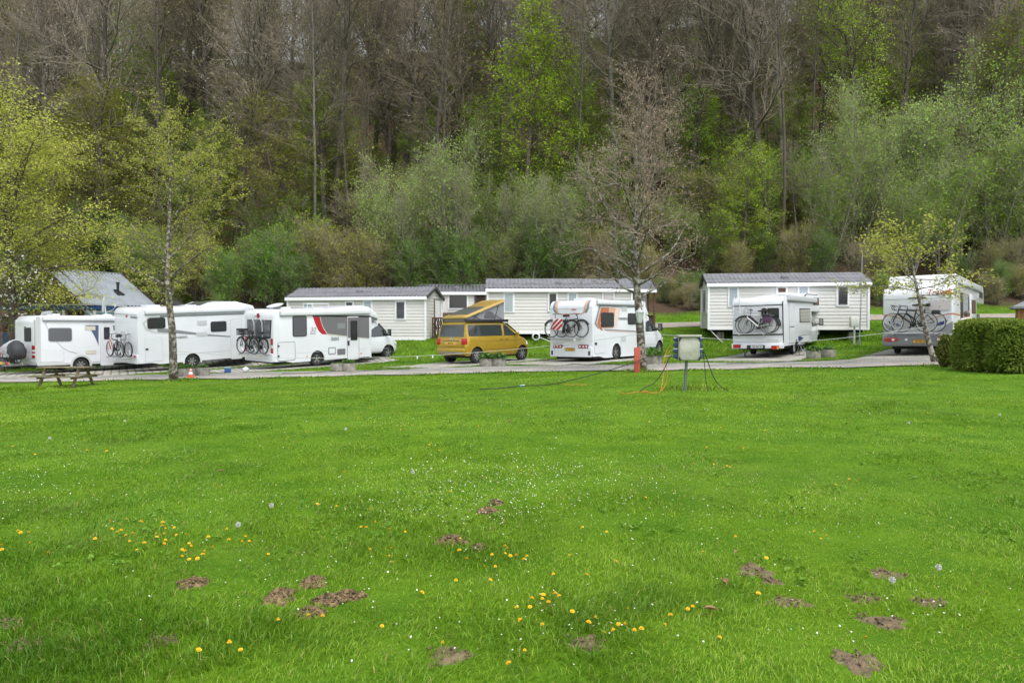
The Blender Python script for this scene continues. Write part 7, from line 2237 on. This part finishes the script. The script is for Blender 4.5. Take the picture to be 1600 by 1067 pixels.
# rope tied from tree to tree
YR = lambda px: 27.2 + (25.6 - 27.2) * (px - 271) / (1004 - 271) if px < 1004 else 25.6 - .2 * (px - 1004) / 450
rp = [gp(px, py, YR(px) - .14) for px, py in ((271, 548), (340, 554), (420, 558.2), (485, 559.5), (560, 559), (640, 556.8), (715, 552.8), (790, 547), (860, 540), (930, 531.6), (1004, 521))]
r1 = cable('rope', 'pale rope sagging from the spotted maple to the bare tree before the vehicles', rp, M_rope, .009, 'rope')
rp = [gp(px, py, YR(px) - .14) for px, py in ((1004, 521), (1042, 523.4), (1100, 528), (1150, 531), (1215, 533), (1280, 531.5), (1340, 525.5), (1400, 518), (1444, 511))]
cable('rope', 'pale rope sagging from the bare tree to the small leaning maple', rp, M_rope, .009, 'rope')
for px, py in ((652, 556.4), (676, 555.2)):
    q = gp(px, py, YR(px) - .14); cp = thing('rope_clip', 'small pale clip hanging on the rope left of the gold van', 'clip', q, 0, 'clips on the rope')
    MB().box((0, 0, -.05), (.05, .03, .11)).build('clip', M_white2, cp, bevel=.01)
# lantern and red board at the bare tree
q = gp(999.5, 494, 25.55); ln = thing('lantern', 'white framed glass lantern fixed to the bare tree trunk', 'lantern', q)
M_lg = glass_mat('milky_lantern_glass', (.55, .58, .56), .25)
MB().lathe([(.075, -.20), (.13, .12), (.12, .13), (.01, .13)], lambda x, y, z: Vector((x * 1.1, y, z)), 6).build('glass', M_lg, ln, smooth=False)
MB().lathe([(.155, .125), (.15, .15), (.05, .24), (.03, .29), (.01, .30)], lambda x, y, z: Vector((x * 1.05, y, z)), 6).build('cap', M_lgrey, ln, smooth=False)
MB().lathe([(.08, -.205), (.07, -.235), (.02, -.25)], lambda x, y, z: Vector((x, y, z)), 6).build('base', M_lgrey, ln, smooth=False)
mb = MB()
for k in range(6):
    a = 2 * math.pi * k / 6; mb.tube([(.078 * math.cos(a), .075 * math.sin(a), -.2), (.14 * math.cos(a), .13 * math.sin(a), .125)], .008, 4)
mb.build('frame', M_lgrey, ln); MB().tube([(0, .0, .29), (.0, .1, .34), (.10, .22, .30)], .014, 6).build('bracket', M_black, ln)
q = spot(995.5, 25.2); rb_ = thing('red_board', 'red board standing against the foot of the bare tree', 'board', q, R(6))
zt = at(995, 542, 25.2).z - q.z
MB().prism([(-.10, -.02), (.10, -.02), (.13, zt), (-.09, zt - .03)], lambda u, z, w: Vector((u, w + .06 * z, z)), -.025, .025).build('board', mat('faded_red_paint', (.42, .075, .045), .6, var=.15, vscale=5), rb_, bevel=.006)
MB().box((0, -.03 + .06 * .3, .32), (.17, .012, .04)).build('batten', mat('dull_red_paint', (.33, .06, .04), .6), rb_)
# meter box and aerial pole by the right home
mbx = Block('meter_box', 'white meter box on a short post in front of the right mobile home', 'meter box', 1335, 39.4, 0)
a = mbx.Fr(1328, 495, 1342, 511)
MB().box(((a[0] + a[2]) / 2, 0, (a[1] + a[3]) / 2), (a[2] - a[0], .22, a[3] - a[1])).build('cabinet', M_beige, mbx.root, bevel=.02)
MB().box(((a[0] + a[2]) / 2, -.115, (a[1] + a[3]) / 2), (a[2] - a[0] - .06, .02, a[3] - a[1] - .06)).build('door', M_cream, mbx.root, bevel=.01)
MB().tube([((a[0] + a[2]) / 2, 0, -.1), ((a[0] + a[2]) / 2, 0, a[1] + .02)], .05, 8).build('post', M_lgrey, mbx.root)
q = spot(1343, 39.0); fp = thing('flagpole', 'thin bare metal pole rising past the right end of the right mobile home', 'pole', q)
tp = at(1347.5, 396, 39.0) - q
MB().tube([(0, 0, -.1), tp * .5, tp], [.032, .028, .018], 8).build('pole', M_steel, fp); MB().lathe([(.05, -.2), (.05, .35), (.03, .36)], lambda x, y, z: Vector((x, y, z)), 10).build('socket', M_mgrey, fp)
MB().lathe([(.035, 0), (.04, .03), (.01, .06)], lambda x, y, z: Vector((x, y, z)) + tp, 8).build('finial', M_lgrey, fp)
q = at(837.5, 526, 41.2); hc = thing('hose_coil', 'coil of white hose under the porch mobile home left of the orange decal camper', 'hose', q)
mb = MB()
for k in range(3): mb.tube([((.21 - .02 * k) * math.cos(R(20 * i)), -.03 * k, (.21 - .02 * k) * math.sin(R(20 * i))) for i in range(19)], .022, 6)
mb.build('coil', M_white, hc); MB().tube([(.2, 0, -.05), (.5, -.05, -.15), (.8, -.1, -.28)], .02, 6).build('loose_end', M_white, hc)

# ---------------------------------------------------------------- person and chair behind the hedge
def skin_body(name, verts, edges, rad, m, parent, sub=2):
    me = bpy.data.meshes.new(name); me.from_pydata([Vector(p) for p in verts], edges, [])
    o = bpy.data.objects.new(name, me); link(o, parent)
    sk = o.modifiers.new('skin', 'SKIN')
    for i, r_ in enumerate(rad):
        sv = me.skin_vertices[0].data[i]; sv.radius = r_ if hasattr(r_, '__len__') else (r_, r_)
    me.skin_vertices[0].data[0].use_root = True
    sb_ = o.modifiers.new('sub', 'SUBSURF'); sb_.levels = sub; sb_.render_levels = sub
    bpy.context.view_layer.update()
    nm = bpy.data.meshes.new_from_object(o.evaluated_get(bpy.context.evaluated_depsgraph_get()))
    o.modifiers.clear(); o.data = nm; nm.materials.clear(); nm.materials.append(m)
    nm.polygons.foreach_set('use_smooth', np.ones(len(nm.polygons), bool))
    return o
M_skin = mat('skin', (.50, .30, .22), .5); M_shirt = mat('white_shirt', (.72, .71, .66), .85, bump=.3, bscale=14); M_trous = mat('dark_trousers', (.045, .05, .07), .85); M_hair = mat('grey_brown_hair', (.14, .10, .08), .8, bump=.8, bscale=60)
pp = spot(1511, 27.2)
pe = thing('person', 'person in a white shirt with grey brown hair, back turned, behind the hedge', 'person', pp, R(-25))
Vb = [(0, 0, .92), (0, .02, 1.10), (0, .05, 1.28), (0, .08, 1.40), (0, .11, 1.47), (0, .14, 1.54), (0, .16, 1.63),
      (.16, .07, 1.37), (.24, .06, 1.12), (.20, .24, .98), (.15, .36, 1.02), (-.16, .07, 1.37), (-.24, .06, 1.12), (-.20, .24, .98), (-.15, .36, 1.02),
      (.09, 0, .86), (.10, .03, .48), (.10, -.01, .09), (.11, .10, .04), (-.09, 0, .86), (-.10, .03, .48), (-.10, -.01, .09), (-.11, .10, .04), (0, .17, 1.60)]
Eb = [(0, 1), (1, 2), (2, 3), (3, 4), (4, 5), (5, 6), (3, 7), (7, 8), (8, 9), (9, 10), (3, 11), (11, 12), (12, 13), (13, 14), (0, 15), (15, 16), (16, 17), (17, 18), (0, 19), (19, 20), (20, 21), (21, 22)]
Rb = [(.15, .11), (.14, .10), (.16, .11), (.13, .09), (.055, .055), (.085, .095), (.07, .085), .06, .05, .04, .035, .06, .05, .04, .035, .09, .06, .045, .04, .09, .06, .045, .04, .05]
skin_body('body', Vb[:23], Eb, Rb[:23], M_skin, pe)
skin_body('shirt', [Vb[0], Vb[1], Vb[2], Vb[3], (0, .09, 1.43), Vb[7], (.22, .06, 1.18), Vb[11], (-.22, .06, 1.18)], [(0, 1), (1, 2), (2, 3), (3, 4), (3, 5), (5, 6), (3, 7), (7, 8)], [(.175, .135), (.165, .125), (.185, .135), (.155, .115), (.075, .075), .085, .075, .085, .075], M_shirt, pe)
skin_body('trousers', [(0, 0, .94), Vb[15], Vb[16], (.10, 0, .12), Vb[19], Vb[20], (-.10, 0, .12)], [(0, 1), (1, 2), (2, 3), (0, 4), (4, 5), (5, 6)], [(.165, .125), .105, .075, .065, .105, .075, .065], M_trous, pe)
bm = bmesh.new(); bmesh.ops.create_icosphere(bm, subdivisions=3, radius=1)
for q in bm.verts: q.co = Vector((q.co.x * .105, q.co.y * .115 + .125, q.co.z * .12 + 1.605)) + Vector((0, -.012 if q.co.y < 0 else 0, 0))
for f in [f for f in bm.faces if f.calc_center_median().y > .185 and f.calc_center_median().z < 1.64]: bm.faces.remove(f)
me = bpy.data.meshes.new('hair'); bm.to_mesh(me); bm.free(); me.materials.append(M_hair); me.polygons.foreach_set('use_smooth', np.ones(len(me.polygons), bool)); link(bpy.data.objects.new('hair', me), pe)
for s_ in (-1, 1): MB().lathe([(.012, -.03), (.022, 0), (.012, .03)], lambda x, y, z: Vector((s_ * .098 + x * .5, .14 + y, 1.58 + z)), 10).build('ear', M_skin, pe)
MB().tube([(0, .235, 1.60), (0, .265, 1.575), (0, .24, 1.565)], [.012, .018, .014], 6).build('nose', M_skin, pe)
q = spot(1537, 26.2); fc = thing('folding_chair', 'dark folding camping chair whose top just shows over the hedge', 'chair', q, R(160))
mb = MB()
for s_ in (-.25, .25):
    mb.tube([(s_, -.28, 0), (s_, .2, .55), (s_, .34, 1.28)], .015, 6); mb.tube([(s_, .30, 0), (s_, -.22, .55)], .015, 6); mb.tube([(s_, -.25, .68), (s_, .25, .70)], .018, 6)
mb.build('frame', M_steel, fc)
MB().box((0, -.02, .50), (.48, .44, .03)).build('seat', M_black, fc, bevel=.01)
MB().box((0, .27, .92), (.48, .04, .70), M=Matrix.Translation((0, 0, 0)) @ Matrix.Rotation(0, 4, 'X')).build('backrest', M_black, fc, bevel=.015); MB().box((0, .28, 1.22), (.34, .09, .16)).build('head_pad', M_black, fc, bevel=.03)

# ---------------------------------------------------------------- flowers in the lawn
M_dand = mat('dandelion_yellow', (.78, .48, .01), .7); M_stem = mat('flower_stem', (.12, .20, .04), .7)
proto = None
rsd = np.random.RandomState(77)
CL = [(215, 850, 70, 22, 16), (300, 870, 60, 20, 14), (250, 835, 60, 16, 10), (370, 850, 40, 20, 5), (30, 870, 40, 20, 8), (600, 832, 60, 12, 6), (800, 880, 40, 14, 8), (590, 880, 30, 14, 4), (870, 945, 40, 10, 5), (940, 1000, 60, 14, 8),
      (980, 990, 40, 20, 4), (430, 700, 60, 12, 6), (680, 705, 20, 6, 5), (1000, 810, 60, 20, 3), (1110, 735, 30, 6, 4), (1290, 848, 20, 5, 3), (1310, 765, 50, 10, 4), (1130, 705, 60, 8, 4), (820, 960, 50, 20, 5), (700, 910, 80, 20, 4), (150, 720, 120, 25, 6),
      (500, 990, 80, 20, 4), (1365, 1010, 20, 8, 1), (840, 745, 60, 10, 3), (1500, 690, 80, 20, 4), (900, 905, 80, 30, 5), (300, 1020, 100, 25, 3), (1200, 880, 200, 60, 4), (560, 660, 300, 25, 10), (1100, 660, 300, 20, 8), (1055, 960, 30, 30, 3), (800, 1030, 300, 20, 4), (720, 880, 40, 20, 3), (400, 780, 200, 30, 6)]
for cx, cy, sx, sy, n in CL:
    for k in range(n):
        px, py = cx + rsd.normal() * sx * .6, cy + rsd.normal() * sy * .6
        if not (2 < px < 1598 and 600 < py < 1062): continue
        p = flat_hit(px, py)
        if p.y > float(road_edge(np.array(p.x))) - .3: continue
        p.z = gzf(p.x, p.y)
        if proto is None:
            proto = thing('dandelion', 'yellow dandelion flower in the lawn', 'flower', p, 0, 'dandelions in the lawn')
            c1 = MB().tube([(.01, 0, -.01), (.003, 0, .04), (0, 0, .075)], .003, 4).build('stem', M_stem, proto)
            mb = MB()
            for ring, (r_, z_, nn) in enumerate(((.021, .076, 14), (.014, .083, 10), (.007, .088, 6))):
                for i in range(nn):
                    a = 2 * math.pi * (i + ring * .5) / nn; ca, sa = math.cos(a), math.sin(a); w_ = r_ * .33
                    mb.add([Vector((0, 0, .074 + ring * .004)), Vector((ca * r_ - sa * w_, sa * r_ + ca * w_, z_)), Vector((ca * r_ * 1.15, sa * r_ * 1.15, z_ + .002)), Vector((ca * r_ + sa * w_, sa * r_ - ca * w_, z_))], [(0, 1, 2, 3)])
            c2 = mb.build('flower_head', M_dand, proto, smooth=False)
            o = proto
        else:
            o = proto.copy(); COL.objects.link(o)
            for c in (c1, c2):
                d = c.copy(); COL.objects.link(d); d.parent = o
        o.location = p; o.rotation_euler = (rsd.normal() * .2 + .25, rsd.normal() * .2, rsd.uniform(0, 6.28)); s_ = rsd.uniform(.36, .64); o.scale = (s_, s_, rsd.uniform(.55, 1.05))
# seed heads
M_puff = mat('seed_head_fluff', (.62, .63, .60), .9)
pf = None
for px, py in ((78, 693), (372, 835), (645, 749), (540, 678), (1420, 668), (1562, 655), (1394, 926), (424, 804), (1466, 905), (195, 665)):
    p = flat_hit(px, py); p.z = gzf(p.x, p.y)
    if pf is None:
        pf = thing('dandelion_clock', 'pale round dandelion seed head in the lawn', 'seed head', p, 0, 'dandelion seed heads in the lawn')
        s1 = MB().tube([(0, 0, -.01), (0, 0, .09)], .003, 4).build('stem', M_stem, pf)
        rr_ = np.random.RandomState(5); d = rr_.normal(size=(150, 3)); d /= np.linalg.norm(d, axis=1, keepdims=True); c0 = np.array([0, 0, .105])
        Va, Qa = prisms(c0 + d * .003, c0 + d * .024, np.full(150, .0006), np.full(150, .0006)); Vb_, Qb_ = leaves(c0 + d * .025, .010, rr_, 0, .9)
        s2 = np_obj('seed_ball', np.concatenate([Va, Vb_]), quads=np.concatenate([Qa, Qb_ + len(Va)]), mats=[M_puff], parent=pf); o = pf
    else:
        o = pf.copy(); COL.objects.link(o)
        for c in (s1, s2):
            d = c.copy(); COL.objects.link(d); d.parent = o
    o.location = p; o.scale = (.7, .7, .75)
# daisies: far too many to count
rs = np.random.RandomState(55)
DX = []
for cx, cy, sx, sy, n in ((800, 745, 190, 40, 330), (650, 790, 130, 34, 150), (930, 760, 120, 40, 110), (780, 790, 100, 30, 150), (1150, 800, 250, 60, 110), (250, 760, 250, 60, 110), (900, 960, 350, 70, 90), (60, 760, 60, 30, 60), (800, 640, 700, 25, 420), (500, 900, 250, 60, 50), (1400, 950, 150, 60, 30)):
    for k in range(n):
        px, py = cx + rs.normal() * sx * .6, cy + rs.normal() * sy * .6
        if -20 < px < 1620 and 598 < py < 1066:
            p = flat_hit(px, py)
            if p.y < float(road_edge(np.array(p.x))) - .4: DX.append((p.x, p.y))
DX = np.array(DX); nD = len(DX)
zD = gz(DX[:, 0], DX[:, 1]) + rs.uniform(.028, .055, nD); rD = rs.uniform(.0032, .0054, nD) * np.clip(DX[:, 1] / 7, 1, 1.25)
ang = np.arange(6) * math.pi / 3
tx, ty = rs.normal(size=nD) * .35, rs.normal(size=nD) * .35 - .35
Vd = np.zeros((nD, 12, 3))
for k in range(6):
    Vd[:, k, 0] = DX[:, 0] + rD * np.cos(ang[k]); Vd[:, k, 1] = DX[:, 1] + rD * np.sin(ang[k]); Vd[:, k, 2] = zD + rD * (np.cos(ang[k]) * tx - np.sin(ang[k]) * ty) * .8
    Vd[:, 6 + k, 0] = DX[:, 0] + rD * .38 * np.cos(ang[k]); Vd[:, 6 + k, 1] = DX[:, 1] + rD * .38 * np.sin(ang[k]); Vd[:, 6 + k, 2] = zD + .002 + rD * .38 * (np.cos(ang[k]) * tx - np.sin(ang[k]) * ty) * .8
b0 = (np.arange(nD) * 12)[:, None]
Qd = np.concatenate([b0 + np.array([[0, 1, 2, 3]]), b0 + np.array([[0, 3, 4, 5]]), b0 + np.array([[6, 7, 8, 9]]), b0 + np.array([[6, 9, 10, 11]])])
qmd = np.concatenate([np.zeros(2 * nD), np.ones(2 * nD)]).astype(np.int32)
ds = np_obj('daisies', Vd.reshape(-1, 3), quads=Qd, mats=[M_white, M_dand], qm=qmd)
tag(ds, 'tiny white daisies scattered through the lawn', 'daisies', kind='stuff')
# fallen leaves
M_dry = mat('dry_leaf', (.33, .20, .10), .8, var=.4, vscale=30)
lf = None
for k, (px, py, lb, s_) in enumerate(((1132, 918, 'pale tan dead leaf like a pebble on the lawn', 1.5), (1110, 961, 'curled orange brown dead leaf standing in the grass', 1.1), (1150, 870, 'thin dark dead leaf upright in the grass', .9), (797, 662, 'small pinkish dead leaf far out on the lawn', 1.2), (345, 741, 'tan dead leaf on the left half of the lawn', 1.1))):
    p = flat_hit(px, py); p.z = gzf(p.x, p.y) + .03
    o = thing('dead_leaf', lb, 'leaf', p, k * 1.3); mb = MB(); n = 7; L_ = .036 * s_
    vs = []
    for i in range(n):
        t = i / (n - 1); w_ = L_ * .42 * math.sin(math.pi * min(1, t * .92 + .04)) ** .8
        for u in (-1, -.4, .4, 1): vs.append(Vector((u * w_, (t - .5) * L_ * 1.6, .012 * u * u * s_ + .008 * math.sin(3 * t))))
    mb.add(vs + [v_ - Vector((0, 0, .002)) for v_ in vs], [(i * 4 + j, i * 4 + j + 1, (i + 1) * 4 + j + 1, (i + 1) * 4 + j) for i in range(n - 1) for j in range(3)] + [(28 + i * 4 + j, 28 + (i + 1) * 4 + j, 28 + (i + 1) * 4 + j + 1, 28 + i * 4 + j + 1) for i in range(n - 1) for j in range(3)])
    mb.build('blade', M_dry, o); MB().tube([(0, -.8 * L_, .0), (0, -1.2 * L_, .012)], .002, 4).build('stalk', M_dry, o)
